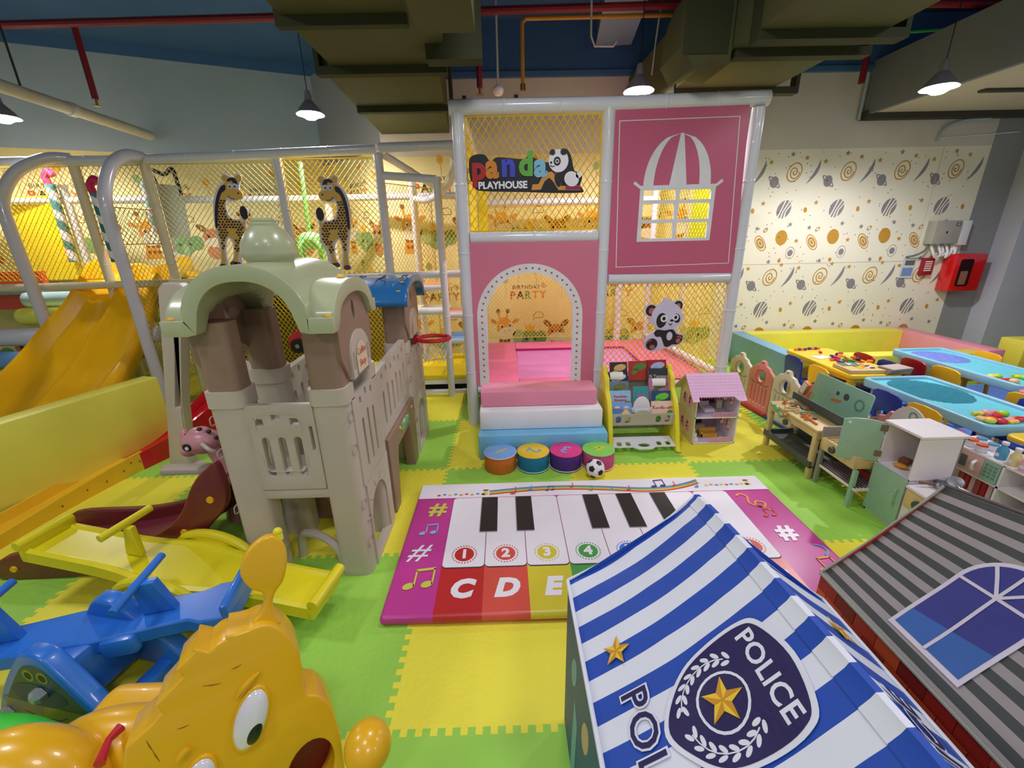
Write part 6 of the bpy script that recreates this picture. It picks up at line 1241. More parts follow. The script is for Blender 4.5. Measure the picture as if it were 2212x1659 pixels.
# ================================================================ BOOK RACK AND DOLLHOUSE
yb_ = mat('lemon_side_plastic', (236, 222, 50), 0.35, var=0.03); gyp = mat('warm_grey_plastic', (176, 172, 158), 0.4, var=0.03)
br_ = thing('book_rack', 'children book rack with yellow side panels and grey rails', 'book rack', (1.04, 3.15, 0))
sd = [tuple(p) for p in spl([(2.93, 0.0), (3.34, 0.0), (3.38, 0.06), (3.34, 0.3), (3.34, 0.52), (3.31, 0.56), (3.29, 0.60), (3.24, 0.60), (3.22, 0.56), (3.16, 0.53), (3.13, 0.44), (3.04, 0.36), (2.98, 0.22), (2.93, 0.06)], 3)]
for x in (0.785, 1.30): b = B(); b.plate([sd], 0.035, frame((x, 0, 0), (0, 1, 0), (0, 0, 1)), yb_, 0.008); b.out('side_panel', br_, 'yellow side panel')
def rail(y, z0, z1, hump, m, nm, dy=0.0):
    b = B(); x0, x1 = 0.80, 1.285; xm = (x0 + x1) / 2
    top = [(x1, z1)] + [(xm + 0.065 * math.cos(a * PI / 12), z1 + hump * math.sin(a * PI / 12)) for a in range(13)] + [(x0, z1)]
    zc = (z0 + z1) / 2
    b.plate([[(x0, z0), (x1, z0)] + top] + [rrect(xm + f - 0.02, xm + f + 0.02, zc - 0.027, zc + 0.03, 0.017) for f in (-0.19, -0.12, 0.12, 0.19)], 0.014, frame((0, y, 0), (1, 0, 0), (0, dy, 1)), m, 0.003); b.out(nm, br_)
rail(3.02, 0.19, 0.285, 0.03, gyp, 'front_rail'); rail(3.075, 0.285, 0.315, 0.09, pvc_white, 'inner_rail')
b = B(); x0, x1 = 0.80, 1.29; xm = 1.045
b.plate([[(x0, 0.0), (xm - 0.09, 0.0), (xm - 0.05, -0.025), (xm + 0.05, -0.025), (xm + 0.09, 0.0), (x1, 0.0), (x1 - 0.02, 0.12), (x0, 0.12)], circ(xm, 0.02, 0.045, 0.022, 18)] + [rrect(xm + f - 0.018, xm + f + 0.018, 0.015, 0.06, 0.008) for f in (-0.19, -0.12, 0.12, 0.19)], 0.014, frame((0, 2.93, 0.045), (1, 0, 0), (0, 1, 0.25)), pvc_white, 0.003); b.out('lower_tray', br_)
b = B(); b.bx(0.80, 1.285, 3.2, 3.215, 0.08, 0.16, gyp); b.bx(0.80, 1.285, 3.30, 3.315, 0.12, 0.5, gyp); b.out('back_rail', br_)
cov = [  # x, row, width, height, base colour, accent, title, description
 (0.885, 0, 0.16, 0.145, (86, 140, 210), (206, 150, 90), 'Rumah', 'blue picture book with a small yellow house'),
 (1.043, 0, 0.11, 0.15, (226, 228, 236), (60, 80, 160), '', 'white picture book with an arched red hole'),
 (1.205, 0, 0.17, 0.15, (236, 206, 176), (196, 60, 40), 'Kendaraan', 'peach picture book titled in red letters'),
 (0.885, 1, 0.165, 0.16, (150, 196, 226), (190, 40, 50), 'Keunikan\nBinatang', 'sky blue picture book with red title and a tree'),
 (1.05, 1, 0.12, 0.19, (60, 150, 150), (200, 90, 160), 'anak', 'teal picture book with pink and violet letters'),
 (1.205, 1, 0.15, 0.15, (40, 76, 120), (110, 200, 60), '', 'dark blue book with green leaves'),
 (0.88, 2, 0.16, 0.155, (110, 130, 150), (110, 120, 60), '', 'grey book with a landscape photograph'),
 (1.205, 2, 0.16, 0.17, (206, 120, 160), (80, 120, 50), '', 'pink book with a curled open cover'),
 (0.88, 3, 0.17, 0.15, (36, 44, 70), (226, 226, 232), '', 'dark navy book with a bent white page'),
 (1.21, 3, 0.165, 0.17, (50, 54, 56), (190, 186, 170), 'Si Tampan', 'black book with pale lettering'),
 (0.90, 4, 0.14, 0.15, (60, 44, 40), (214, 180, 110), '', 'brown book with a tan label at the back'),
 (1.06, 4, 0.16, 0.155, (176, 50, 30), (90, 130, 60), '', 'orange red book with a green picture at the back'),
 (1.205, 4, 0.16, 0.16, (170, 24, 34), (170, 190, 220), '', 'crimson bordered book at the back of the rack')]
paper = mat('book_pages', (236, 234, 226), 0.7)
for i, (x, r, w_, h_, c, a, ttl, desc) in enumerate(cov):
    y = 3.045 + 0.052 * r; z = 0.215 + 0.066 * r; M = frame((x, y, z), (1, 0, 0), (0, 0.32, 1)); cm_, ca = mat('cover_%d' % i, c, 0.35, var=0.06, scale=30), mat('cover_print_%d' % i, a, 0.4, var=0.06, scale=30)
    t = thing('picture_book', desc + ', in the book rack', 'book', (x, y, z), 0, 'picture books in the rack')
    b = B(); b.plate([[(-w_ / 2 + 0.002, 0), (w_ / 2 - 0.002, 0), (w_ / 2 - 0.002, h_ - 0.002), (-w_ / 2 + 0.002, h_ - 0.002)]], 0.012, M, paper); b.out('pages', t, smooth=0)
    b = B()
    for s in (-1, 1): b.plate([[(-w_ / 2, 0), (w_ / 2, 0), (w_ / 2, h_), (-w_ / 2, h_)]], 0.0015, M @ Matrix.Translation((0, 0, s * 0.007)), cm_)
    Mf = M @ Matrix.Translation((0, 0, 0.0085))
    if i == 0:
        b.plate([[(-0.08, h_), (0.08, h_), (0.08, h_ - 0.06), (-0.08, h_ - 0.045)]], 0.0006, Mf, mat('cover_sky', (120, 170, 230), 0.4)); b.plate([[(0.0, 0.06), (0.035, 0.1), (0.075, 0.06), (0.07, 0.06), (0.07, 0.0), (-0.0, 0.0)]], 0.0008, Mf, mat('cover_house', (232, 214, 160), 0.4)); b.stroke([(-0.01, 0.055), (0.035, 0.1), (0.082, 0.055)], 0.008, 0.001, Mf, ca); b.text('Rumah', 0.034, Mf @ Matrix.Translation((-0.035, 0.10, 0)), mat('cover_title_red', (190, 60, 70), 0.4), 0.0008)
    elif i == 1: b.plate([[(0.03 * math.cos(k * PI / 10), 0.11 + 0.02 * math.sin(k * PI / 10)) for k in range(11)]], 0.0008, Mf, mat('cover_dark_red', (130, 20, 30), 0.4)); b.plate([circ(-0.03, 0.04, 0.015)], 0.0006, Mf, ca)
    elif ttl:
        b.text(ttl, 0.036 if len(ttl) < 12 else 0.028, Mf @ Matrix.Translation((0, h_ * (0.62 if r else 0.68), 0)), ca, 0.0008, 0.0008)
        if i in (2, 3): b.plate([circ(-0.05, 0.02, 0.035, 0.022, 12)], 0.0006, Mf, mat('cover_green', (90, 160, 70), 0.4)); b.plate([circ(0.06, 0.05, 0.03, 0.03, 12)], 0.0006, Mf, MATS['cover_green'])
        if i == 4: b.text('abc', 0.045, Mf @ Matrix.Translation((0.01, 0.07, 0)), mat('cover_violet', (130, 60, 160), 0.4), 0.0008, 0.001)
    else:
        b.plate([circ(0.01, h_ * 0.7, w_ * 0.36, h_ * 0.18, 14, 0.2)], 0.0006, Mf, ca); b.plate([circ(-0.03, h_ * 0.45, w_ * 0.2, h_ * 0.12, 10, 0.7)], 0.0006, Mf, ca)
        if i in (7, 8): b.grid([[M @ V(-0.06 + 0.02 * u, h_ - 0.06 + 0.012 * v, 0.012 + 0.01 * math.sin(v * 0.8) + 0.004 * u) for v in range(6)] for u in range(6)], paper)
    b.out('cover', t, smooth=0)
# dollhouse
dp = mat('dollhouse_pink', (234, 188, 220), 0.5, var=0.03); dw = mat('dollhouse_white', (238, 232, 234), 0.5); dcr = mat('dollhouse_cream', (214, 206, 176), 0.55); dpu = mat('dollhouse_plum', (140, 56, 110), 0.5); dfl = mat('dollhouse_floor_lilac', (206, 190, 220), 0.5); dfp = mat('dollhouse_fence_pink', (226, 160, 176), 0.5)
dh = thing('dollhouse', 'wooden dollhouse with shingled pink roof and two furnished floors', 'dollhouse', (1.6, 3.18, 0))
x0, x1, y0, y1 = 1.455, 1.795, 3.035, 3.345; zm, ze, zr_, th = 0.222, 0.40, 0.535, 0.009
for z in (0.004, zm): b = B(); b.bx(x0, x1, y0, y1, z, z + th, dw); b.bx(x0 + 0.01, x1 - 0.01, y0 + 0.01, y1, z + th, z + th + 0.0015, dfl); b.out('floor_board', dh, smooth=0)
pent = [(y0, 0.0), (y1, 0.0), (y1, ze), ((y0 + y1) / 2 + 0.0, zr_), (y0, ze)]
holes = [rrect(3.12, 3.17, 0.08, 0.16, 0.02), rrect(3.22, 3.27, 0.08, 0.16, 0.02), rrect(3.12, 3.17, 0.29, 0.37, 0.02), rrect(3.22, 3.27, 0.29, 0.37, 0.02)]
for x, m in ((x0 + th / 2, dcr), (x1 - th / 2, dw)):
    Mx = frame((x, 0, 0), (0, 1, 0), (0, 0, 1)); b = B(); b.plate([pent] + holes, th, Mx, m)
    for h in holes:
        cy, cz = sum(p[0] for p in h) / len(h), sum(p[1] for p in h) / len(h); b.plate([[(cy + (p[0] - cy) * 1.25, cz + (p[1] - cz) * 1.2) for p in h], h], th + 0.004, Mx, dfp); b.stroke([(cy, cz - 0.04), (cy, cz + 0.04)], 0.005, th, Mx, dfp); b.stroke([(cy - 0.025, cz), (cy + 0.025, cz)], 0.005, th, Mx, dfp)
    b.out('side_wall', dh, smooth=0)
b = B(); b.bx(x0, x1, y1 - th, y1, 0, zm, mat('dollhouse_back_lilac', (196, 160, 190), 0.5)); b.bx(x0, x1, y1 - th, y1, zm, ze, dpu); b.bx(1.54, 1.60, y1 - th - 0.003, y1 - th, 0.10, 0.16, MATS['cover_green']); b.bx(1.53, 1.62, y1 - th - 0.003, y1 - th, 0.30, 0.38, mat('dollhouse_window_print', (60, 100, 110), 0.4)); b.bx(1.63, 1.64, y1 - th - 0.003, y1 - th, 0.24, 0.4, dp)
b.out('back_wall', dh, smooth=0)
ym = (y0 + y1) / 2
for s in (0, 1):
    ya = y0 - 0.035 if s == 0 else y1 + 0.03; sl = (zr_ - ze) / (ym - y0); za = ze - abs((ya - (y0 if s == 0 else y1))) * sl; Lr = math.hypot(ya - ym, zr_ - za)
    Mr = frame((0, ya, za + 0.006), (1, 0, 0), (0, ym - ya, zr_ - za)); b = B()
    a_, c_ = x0 - 0.045, x1 + 0.03
    if s == 0: b.plate([[(a_, 0), (a_ + 0.05, 0), (a_ + 0.055, 0.04), (c_ - 0.09, 0.04), (c_ - 0.06, 0), (c_, 0), (c_, Lr), (a_, Lr)]], 0.009, Mr, dp)
    else: b.plate([[(a_, 0), (c_, 0), (c_, Lr), (a_, Lr)]], 0.009, Mr, dcr)
    g = mat('shingle_line', (206, 160, 196), 0.5)
    if s == 0:
        for k in range(1, 9):
            v = Lr * k / 9; lo = v > 0.045; b.bx(0, 0, 0, 0, 0, 0, g) if False else b.stroke([(a_ if lo else a_, v), (c_, v)] if lo else [(a_, v), (a_ + 0.05, v)], 0.0015, 0.0105, Mr, g)
            for q in range(20):
                if v > 0.05: xx = a_ + 0.012 + q * 0.02 + (0.01 if k % 2 else 0); xx < c_ and b.stroke([(xx, v - Lr / 9), (xx, v)], 0.001, 0.0105, Mr, g)
    b.out('roof_panel', dh, smooth=0)
b = B()
def rail_d(z, xa, xb, h):
    b.bx(xa, xb, y0 - 0.001, y0 + 0.005, z + h - 0.008, z + h, dfp); b.bx(xa, xb, y0 - 0.001, y0 + 0.005, z + 0.01, z + 0.016, dfp); n = int((xb - xa) / 0.014)
    for k in range(n + 1): b.bx(xa + (xb - xa) * k / n - 0.003, xa + (xb - xa) * k / n + 0.003, y0, y0 + 0.004, z + 0.01, z + h, dfp)
rail_d(zm, 1.60, 1.765, 0.05); b.out('balcony_fence', dh, 'pink balcony fence upstairs', smooth=0)
b = B(); rail_d(0.008, 1.60, 1.765, 0.05); b.out('balcony_fence', dh, 'pink balcony fence downstairs', smooth=0)
b = B()
for k in range(6): b.bx(1.47, 1.515, 3.06 + 0.03 * k, 3.10 + 0.03 * k, 0.012, 0.04 + 0.028 * k, dw)
b.out('staircase', dh, smooth=0)
for nm, lab, bx_, m in (('toy_bed', 'tiny lilac bed upstairs in the dollhouse', (1.57, 1.65, 3.12, 3.24, zm + 0.012, zm + 0.04), dw), ('toy_sofa', 'tiny amber sofa downstairs in the dollhouse', (1.56, 1.70, 3.12, 3.18, 0.016, 0.05), mat('toy_amber', (214, 160, 60), 0.5)), ('toy_television', 'tiny black television downstairs in the dollhouse', (1.58, 1.64, 3.29, 3.30, 0.07, 0.105), black), ('toy_dresser', 'tiny cream dresser upstairs in the dollhouse', (1.70, 1.745, 3.2, 3.24, zm + 0.012, zm + 0.09), dcr)):
    b = B(); b.bx(*bx_, m, 0.004)
    if nm == 'toy_bed': b.bx(bx_[0], bx_[1], bx_[3] - 0.008, bx_[3], bx_[4], bx_[5] + 0.03, dw, 0.003); b.bx(bx_[0] + 0.01, bx_[1] - 0.01, bx_[2] + 0.01, bx_[3] - 0.03, bx_[5], bx_[5] + 0.006, dfl, 0.003)
    if nm == 'toy_sofa': b.bx(bx_[0], bx_[1], bx_[3] - 0.015, bx_[3], bx_[4], bx_[5] + 0.03, m, 0.004); b.bx(bx_[0], bx_[0] + 0.02, bx_[2], bx_[3], bx_[4], bx_[5] + 0.015, m, 0.004)
    if nm == 'toy_dresser': b.ell((1.722, 3.22, zm + 0.105), 0.012, dp)
    if nm == 'toy_television': b.bx(1.56, 1.66, 3.27, 3.31, 0.015, 0.06, dcr, 0.003)
    tag(b.out(nm), lab, 'dollhouse furniture', 'furniture inside the dollhouse')
# ================================================================ RIGHT SIDE
# playpen fence
fpk = mat('salmon_fence_plastic', (226, 140, 132), 0.38, var=0.03, bump=0.1, bscale=40); fcr = mat('cream_fence_plastic', (220, 212, 186), 0.4, var=0.03, bump=0.1, bscale=40); sky_p = mat('peephole_blue_disc', (70, 120, 210), 0.4)
Fa, Fb = V(2.27, 4.10, 0), V(2.50, 2.15, 0); fd = (Fb - Fa).normalized(); FL = (Fb - Fa).length; pw_ = 0.30
fen = thing('playpen_fence', 'salmon and cream picket playpen fence between the dollhouse and the tables', 'fence', Fa)
def fpanel(k, m):
    o = Fa + fd * (pw_ * k); M = frame(o, fd, (0, 0, 1)); W = pw_ - 0.01
    top = [(0, 0.0), (W, 0.0), (W, 0.36), (W + 0.008, 0.38), (W - 0.01, 0.40), (W - 0.04, 0.415), (W - 0.06, 0.44), (W - 0.10, 0.45), (W / 2 + 0.035, 0.465), (W / 2 + 0.02, 0.49), (W / 2 - 0.02, 0.49), (W / 2 - 0.035, 0.465), (0.10, 0.45), (0.06, 0.44), (0.04, 0.415), (0.01, 0.40), (-0.004, 0.38), (0, 0.36)]
    H = [circ(W / 2, 0.345, 0.045, 0.05, 20), circ(W / 2, 0.465, 0.014, 0.009, 12)] + [rrect(W * f - 0.009, W * f + 0.009, 0.08, 0.25, 0.008) for f in (0.18, 0.34, 0.5, 0.66, 0.82)]
    b = B(); b.plate([top] + H, 0.03, M, m, 0.006)
    for s in (-1, 1):
        b.stroke(circ(W / 2, 0.345, 0.058, 0.063, 24), 0.006, 0.036, M, m, closed=True); b.stroke([(0.03, 0.29), (0.07, 0.27), (W / 2, 0.275), (W - 0.07, 0.27), (W - 0.03, 0.29)], 0.008, 0.036, M, m)
    b.out('fence_panel', fen, 'salmon pink panel' if m is fpk else 'cream panel')
cols_ = (fcr, fpk, fcr, fpk, fcr, fpk, fcr)
for k in range(6): fpanel(k, cols_[k])
b = B(); b.tube([Fa + V(-0.03, 0, 0.012), Fb + V(-0.03, 0, 0.012)], 0.012, mat('fence_foot_navy', (30, 60, 140), 0.4)); b.tube([Fa + V(-0.03, 0, 0.02), Fa + V(-0.03, 0, 0.02) + fd * 0.6], 0.013, rd); b.out('foot_rail', fen)
b = B()
for k in range(16): y = 3.6 - 0.075 * k; b.box((2.08 + 0.02 * (k % 2), y, 0.0015), (0.07, 0.009, 0.003), mat('pale_yellow_dash', (240, 236, 140), 0.6), 0.5)
tag(b.out('mat_ridges', kind='stuff'), 'pale ridges along the yellow foam edge below the fence', 'floor mat edging')

# ball pit
pit = thing('ball_pit_wall', 'square foam pit of blue, yellow and pink padded walls below the space wallpaper', 'foam pit', (4.0, 4.8, 0))
fb_ = mat('foam_sky_blue', (126, 176, 210), 0.42, var=0.03, bump=0.1, bscale=6); fy_ = mat('foam_lemon', (238, 230, 84), 0.42, var=0.03, bump=0.1, bscale=6); fpn = mat('foam_pink', (232, 150, 170), 0.42, var=0.03, bump=0.1, bscale=6); fbl2 = mat('pit_floor_blue', (90, 130, 210), 0.6)
for (a, m, lab) in (((2.90, 3.07, 4.22, 5.4, 0, 0.372), fb_, 'sky blue wall'), ((3.07, 5.02, 5.22, 5.4, 0, 0.375), fy_, 'yellow back wall'), ((5.02, 5.2, 4.22, 5.4, 0, 0.372), fpn, 'pink wall'), ((3.07, 5.02, 4.22, 4.39, 0, 0.345), fy_, 'yellow front wall')):
    b = B(); b.bx(*a, m, 0.012); b.out('foam_block', pit, lab)
for a, m, lab in (((5.55, 6.1, 4.35, 4.6, 0, 0.42), fy_, 'pale yellow foam block at the right edge behind the tables'), ((5.35, 5.9, 3.9, 4.12, 0.0, 0.34), fpn, 'pink foam block at the right edge beyond the far table')):
    b = B(); b.bx(*a, m, 0.012); tag(b.out('foam_block'), lab, 'foam block')
# blue floor under the tables
b = B(); b.bx(2.55, 6.5, 1.4, 4.2, 0.0, 0.004, mat('blue_mat', (90, 130, 214), 0.6, var=0.06)); tag(b.out('floor_mat'), 'blue mat on the floor below the craft tables', 'mat')
# tables
tb = mat('table_sky_plastic', (140, 196, 222), 0.35, var=0.03); tba = mat('table_aqua_inlay', (110, 206, 224), 0.35, var=0.03); ty = mat('table_yellow_plastic', (242, 204, 48), 0.35, var=0.03); tp = mat('table_pink_plastic', (226, 130, 160), 0.35, var=0.03); leg_l = mat('table_leg_lilac', (196, 190, 220), 0.4)
def table(x0, x1, y0, y1, z, m, inl, label, tray=True):
    t = thing('craft_table', label, 'table', ((x0 + x1) / 2, (y0 + y1) / 2, 0), 0, 'low craft tables')
    b = B(); out_ = rrect(x0, x1, y0, y1, 0.05, 6)
    if tray:
        inn = rrect(x0 + 0.035, x1 - 0.035, y0 + 0.035, y1 - 0.035, 0.03, 6); b.plate([out_, inn], 0.07, floorM(z - 0.035), m, 0.012); b.out('rim', t)
        b = B(); b.plate([inn], 0.01, floorM(z - 0.028), inl); b.out('tray_floor', t)
    else: b.plate([out_], 0.04, floorM(z - 0.02), m, 0.012); b.plate([rrect(x0 + 0.03, x1 - 0.03, y0 + 0.03, y1 - 0.03, 0.03)], 0.06, floorM(z - 0.04), m); b.out('tabletop', t)
    for x in (x0 + 0.08, x1 - 0.08):
        for y in (y0 + 0.08, y1 - 0.08): b = B(); b.cyl((x, y, 0), (x, y, z - 0.06), 0.028, leg_l if tray else m, 0.036); b.out('leg', t)
    return t
table(2.91, 3.46, 2.30, 3.28, 0.45, tb, tba, 'sky blue sand table with teal sand, nearest the fence')
table(3.88, 4.40, 2.97, 4.12, 0.45, tb, tba, 'sky blue sand table with violet sand, by the pink foam wall')
table(2.85, 3.30, 3.31, 4.20, 0.45, ty, ty, 'yellow craft table covered with bricks and puzzle boards', False)
table(3.80, 4.35, 2.35, 2.94, 0.44, tp, tp, 'pink craft table joined to the far sky blue sand table')
table(2.95, 3.5, 1.72, 2.26, 0.43, ty, ty, 'yellow craft table at the right edge in front of the sand table', False)
table(5.3, 5.9, 3.2, 3.75, 0.45, tp, tb, 'pink rimmed table at the far right edge beside the foam blocks')
def sand(xc, yc, rx, ry, z, m, name, label, seed):
    r = random.Random(seed); b = B(); n, k = 44, 26; rows = []
    for i in range(n + 1):
        row = []
        for j in range(k + 1):
            u, v = -1 + 2 * i / n, -1 + 2 * j / k; d = math.sqrt(u * u + v * v)
            h = max(0, 1 - d ** 2.4) * 0.016 + (noise.noise(V(u * 7, v * 7, seed)) * 0.014 + noise.noise(V(u * 18, v * 18, seed)) * 0.008) * max(0, 1 - d ** 4)
            row.append(V(xc + u * rx, yc + v * ry, z + (max(h, 0.0012) if d < 0.985 else -0.003)))
        rows.append(row)
    b.grid(rows, m); o = b.out(name, kind='stuff'); tag(o, label, 'sand')
sand(3.19, 2.98, 0.235, 0.27, 0.4274, mat('teal_kinetic_sand', (30, 120, 140), 0.9, var=0.12, scale=40, bump=0.5, bscale=90), 'play_sand', 'teal play sand heaped in the nearer sand table', 3)
sand(4.12, 3.85, 0.2, 0.22, 0.4274, mat('violet_kinetic_sand', (110, 130, 206), 0.9, var=0.12, scale=40, bump=0.5, bscale=90), 'play_sand', 'violet blue play sand in the far sand table', 6)
# chairs
cc_blue = mat('chair_navy_plastic', (20, 52, 150), 0.35, var=0.03); cc_y = mat('chair_yellow_plastic', (240, 184, 30), 0.35, var=0.03); cc_r = mat('chair_red_plastic', (176, 20, 34), 0.35, var=0.03)
def kid_chair(m, label):
    t = thing('kids_chair', label, 'chair', (0, 0, 0), 0, 'small plastic chairs at the craft tables')
    # faces +x, backrest at x = 0
    b = B(); b.bx(0.02, 0.25, -0.115, 0.115, 0.235, 0.255, m, 0.008); b.out('seat', t)
    Mb = frame((0.012, 0, 0.0), (0, 1, 0), (-0.09, 0, 1)); b = B()
    b.plate([[(-0.115, 0.26), (-0.07, 0.24), (-0.07, 0.30), (-0.03, 0.325), (0.03, 0.325), (0.07, 0.30), (0.07, 0.24), (0.115, 0.26), (0.125, 0.40), (0.12, 0.455), (0.08, 0.475), (0, 0.48), (-0.08, 0.475), (-0.12, 0.455), (-0.125, 0.40)]], 0.014, Mb, m, 0.005); b.out('backrest', t)
    for x, y in ((0.0, -0.1), (0.0, 0.1), (0.235, -0.1), (0.235, 0.1)): b = B(); b.tube([(x + (0.0 if x > 0 else -0.01), y * 1.1, 0), (x + (-0.01 if x > 0 else 0.012), y, 0.245)], 0.016, m, 8); b.out('leg', t)
    return t
protos = {}
def chair(mn, x, y, rz, label):
    m = {'b': cc_blue, 'y': cc_y, 'r': cc_r}[mn]
    if mn not in protos:
        t = kid_chair(m, label); t.location = (x, y, 0); t.rotation_euler = (0, 0, rz); protos[mn] = t; return t
    return dup(protos[mn], (x, y, 0), rz, label)
chair('b', 2.74, 3.84, 0.0, 'navy chair at the yellow table corner, next to the blue foam wall')
chair('y', 2.74, 3.50, 0.0, 'yellow chair tucked under the yellow table, behind the workbench board')
chair('b', 2.79, 2.86, 0.0, 'navy chair in front of the teal sand')
chair('y', 2.80, 2.58, 0.0, 'yellow chair behind the toy fridge, at the nearer sand table')
chair('r', 3.70, 3.64, 0.0, 'red chair with its back to us at the far sand table')
chair('y', 3.74, 3.38, 0.0, 'yellow chair with its back to us at the far sand table')
chair('y', 3.66, 2.72, 0.0, 'yellow chair at the pink table, cut by the right edge')
chair('r', 3.37, 3.86, PI, 'red chair beyond the heap of toy bricks')
chair('b', 3.39, 3.60, PI, 'navy chair beyond the puzzle boards')
chair('b', 3.55, 2.60, PI, 'navy chair on the far side of the nearer sand table')
chair('y', 4.50, 3.80, PI, 'yellow chair between the far sand table and the pink foam wall')
chair('r', 4.62, 3.2, PI, 'red chair on the far side of the far sand table at the right edge')
chair('b', 2.80, 2.0, 0.0, 'navy chair beside the small yellow table behind the toy kitchen')
# things on the yellow table
rb_ = random.Random(12); brick_c = [mat('toy_brick_%d' % i, c, 0.35) for i, c in enumerate(((210, 40, 40), (240, 230, 210), (50, 160, 70), (60, 70, 170), (244, 140, 40), (236, 90, 140), (40, 40, 50), (240, 210, 50)))]
names_b = ('red', 'white', 'green', 'violet blue', 'orange', 'pink', 'black', 'yellow')
for k in range(44):
    x, y = 3.10 + rb_.gauss(0, 0.07), 3.72 + rb_.gauss(0, 0.10); ci = rb_.randrange(8); z = 0.4505 + (0.018 if k > 26 else 0)
    b = B(); b.box((x, y, z + 0.011), (rb_.choice((0.03, 0.045, 0.06)), 0.022, 0.02), brick_c[ci], rb_.uniform(0, PI), 0.002)
    tag(b.out('toy_brick'), '%s toy brick in the heap on the yellow craft table' % names_b[ci], 'toy brick', 'toy bricks heaped on the yellow table')
for k, (x, y, c, lab) in enumerate(((2.95, 4.12, 4, 'orange and black brick rod along the yellow table edge'), (3.1, 4.14, 6, 'black and orange brick rod beside the first rod'))):
    b = B()
    for q in range(4): b.box((x + 0.03 * q - 0.04, y, 0.463), (0.03, 0.02, 0.024), brick_c[4 if q % 2 == k else 3], 0.0, 0.002)
    tag(b.out('brick_rod'), lab, 'toy brick')
b = B(); b.box((2.98, 3.86, 0.453), (0.14, 0.1, 0.004), paper, 0.3); tag(b.out('paper_sheet'), 'white sheet of paper on the yellow table', 'paper')
wdb = mat('puzzle_wood', (206, 180, 120), 0.5); slate = mat('slate_print', (96, 108, 104), 0.5)
pz = thing('puzzle_board', 'yellow edged wooden puzzle board with a grey picture panel', 'puzzle board', (3.04, 3.46, 0.45))
b = B(); b.box((3.02, 3.45, 0.466), (0.30, 0.22, 0.03), wdb, -0.05, 0.003); b.out('board', pz)
b = B(); b.box((2.98, 3.52, 0.4825), (0.16, 0.09, 0.003), slate, -0.05); b.plate([star(2.98, 3.52, 0.03)], 0.002, floorM(0.485), paper); b.out('picture', pz)
for k in range(9):
    x, y = 2.95 + 0.05 * (k % 3) + 0.04, 3.40 + 0.03 * (k // 3); b = B(); b.box((x, y, 0.484), (0.036, 0.018, 0.005), brick_c[(7, 1, 6, 7, 4, 1, 2, 7, 6)[k]], 0.2); b.out('tile', pz)
for k in range(4):
    b = B(); b.box((3.24 + 0.004 * k, 3.37 - 0.003 * k, 0.457 + 0.013 * k), (0.20, 0.13, 0.011), mat('brown_board', (150, 130, 106), 0.6) if k < 3 else mat('top_board_print', (176, 160, 150), 0.6), 0.06 * k, 0.002)
    tag(b.out('wooden_board'), ('lowest', 'second lowest', 'second highest', 'topmost')[k] + ' wooden puzzle board in the stack on the yellow table', 'puzzle board', 'stacked wooden boards')
# toy food on the sand tables
fd_c = (((230, 60, 50), 'red'), ((150, 216, 50), 'lime green'), ((240, 210, 70), 'yellow'), ((240, 150, 160), 'pink'), ((236, 190, 130), 'tan'), ((210, 40, 50), 'crimson'))
for (cx_, cy_, z0, n, gname, where) in ((3.12, 2.43, 0.424, 16, 'toy moulds in the nearer sand table', 'in the near corner of the nearer sand table'), (4.05, 3.15, 0.424, 9, 'toy moulds in the far sand table', 'in the near corner of the far sand table'), (4.05, 2.65, 0.414, 9, 'toys on the pink table', 'on the pink craft table')):
    for k in range(n):
        (c, cn) = fd_c[rb_.randrange(6)]; x, y = cx_ + rb_.uniform(-0.14, 0.16), cy_ + rb_.uniform(-0.07, 0.1); m = mat('toy_food_%d' % c[1], c, 0.4); b = B(); sh = rb_.randrange(3)
        if sh == 0: b.ell((x, y, z0 + 0.02), (0.03, 0.03, 0.02), m, None, 14, 8); w_ = 'domed mould'
        elif sh == 1: b.lathe([(0.028, 0), (0.034, 0.012), (0.03, 0.02), (0.012, 0.024)], (x, y, z0 + 0.002), m, 16); w_ = 'round mould'
        else: b.tube([(x - 0.03, y, z0 + 0.014), (x, y + 0.01, z0 + 0.016), (x + 0.04, y + 0.015, z0 + 0.014)], 0.012, m, 8); w_ = 'stick shaped toy'
        tag(b.out('toy_mould'), '%s %s lying %s' % (cn, w_, where), 'toy', gname)
b = B(); b.box((3.3, 2.02, 0.437), (0.24, 0.16, 0.012), wdb, 0.1); b.box((3.3, 2.02, 0.445), (0.18, 0.11, 0.005), mat('puzzle_teal', (120, 170, 150), 0.5), 0.1); tag(b.out('puzzle_tray'), 'wooden puzzle tray on the small yellow table at the right edge', 'puzzle board')

# ---------------------------------------------------------------- toy workbench
wd = mat('pale_pine', (214, 190, 130), 0.5, var=0.08, scale=14); mint = mat('mint_board', (142, 196, 172), 0.45, var=0.03); gdk = mat('toy_dark_grey', (72, 82, 80), 0.5); orw = mat('toy_orange_wood', (206, 126, 60), 0.5); mgr = mat('toy_mint_green', (110, 190, 150), 0.45)
wk = thing('toy_workbench', 'toy wooden workbench with mint pegboard standing before the fence', 'toy workbench', (2.16, 2.78, 0))
X0w, X1w, Y0w, Y1w = 2.01, 2.27, 2.49, 3.02
b = B(); b.bx(X0w, X1w, Y0w, Y1w, 0.345, 0.362, wd, 0.003); b.bx(X0w + 0.005, X0w + 0.02, Y0w, Y1w, 0.30, 0.345, wd); b.bx(X0w, X1w, Y0w, Y0w + 0.015, 0.30, 0.345, wd); b.out('bench_top', wk)
for x in (X0w + 0.018, X1w - 0.018):
    for y in (Y0w + 0.02, Y1w - 0.02): b = B(); b.box((x, y, 0.165), (0.035, 0.03, 0.33), wd, None, 0.004); b.out('leg', wk)
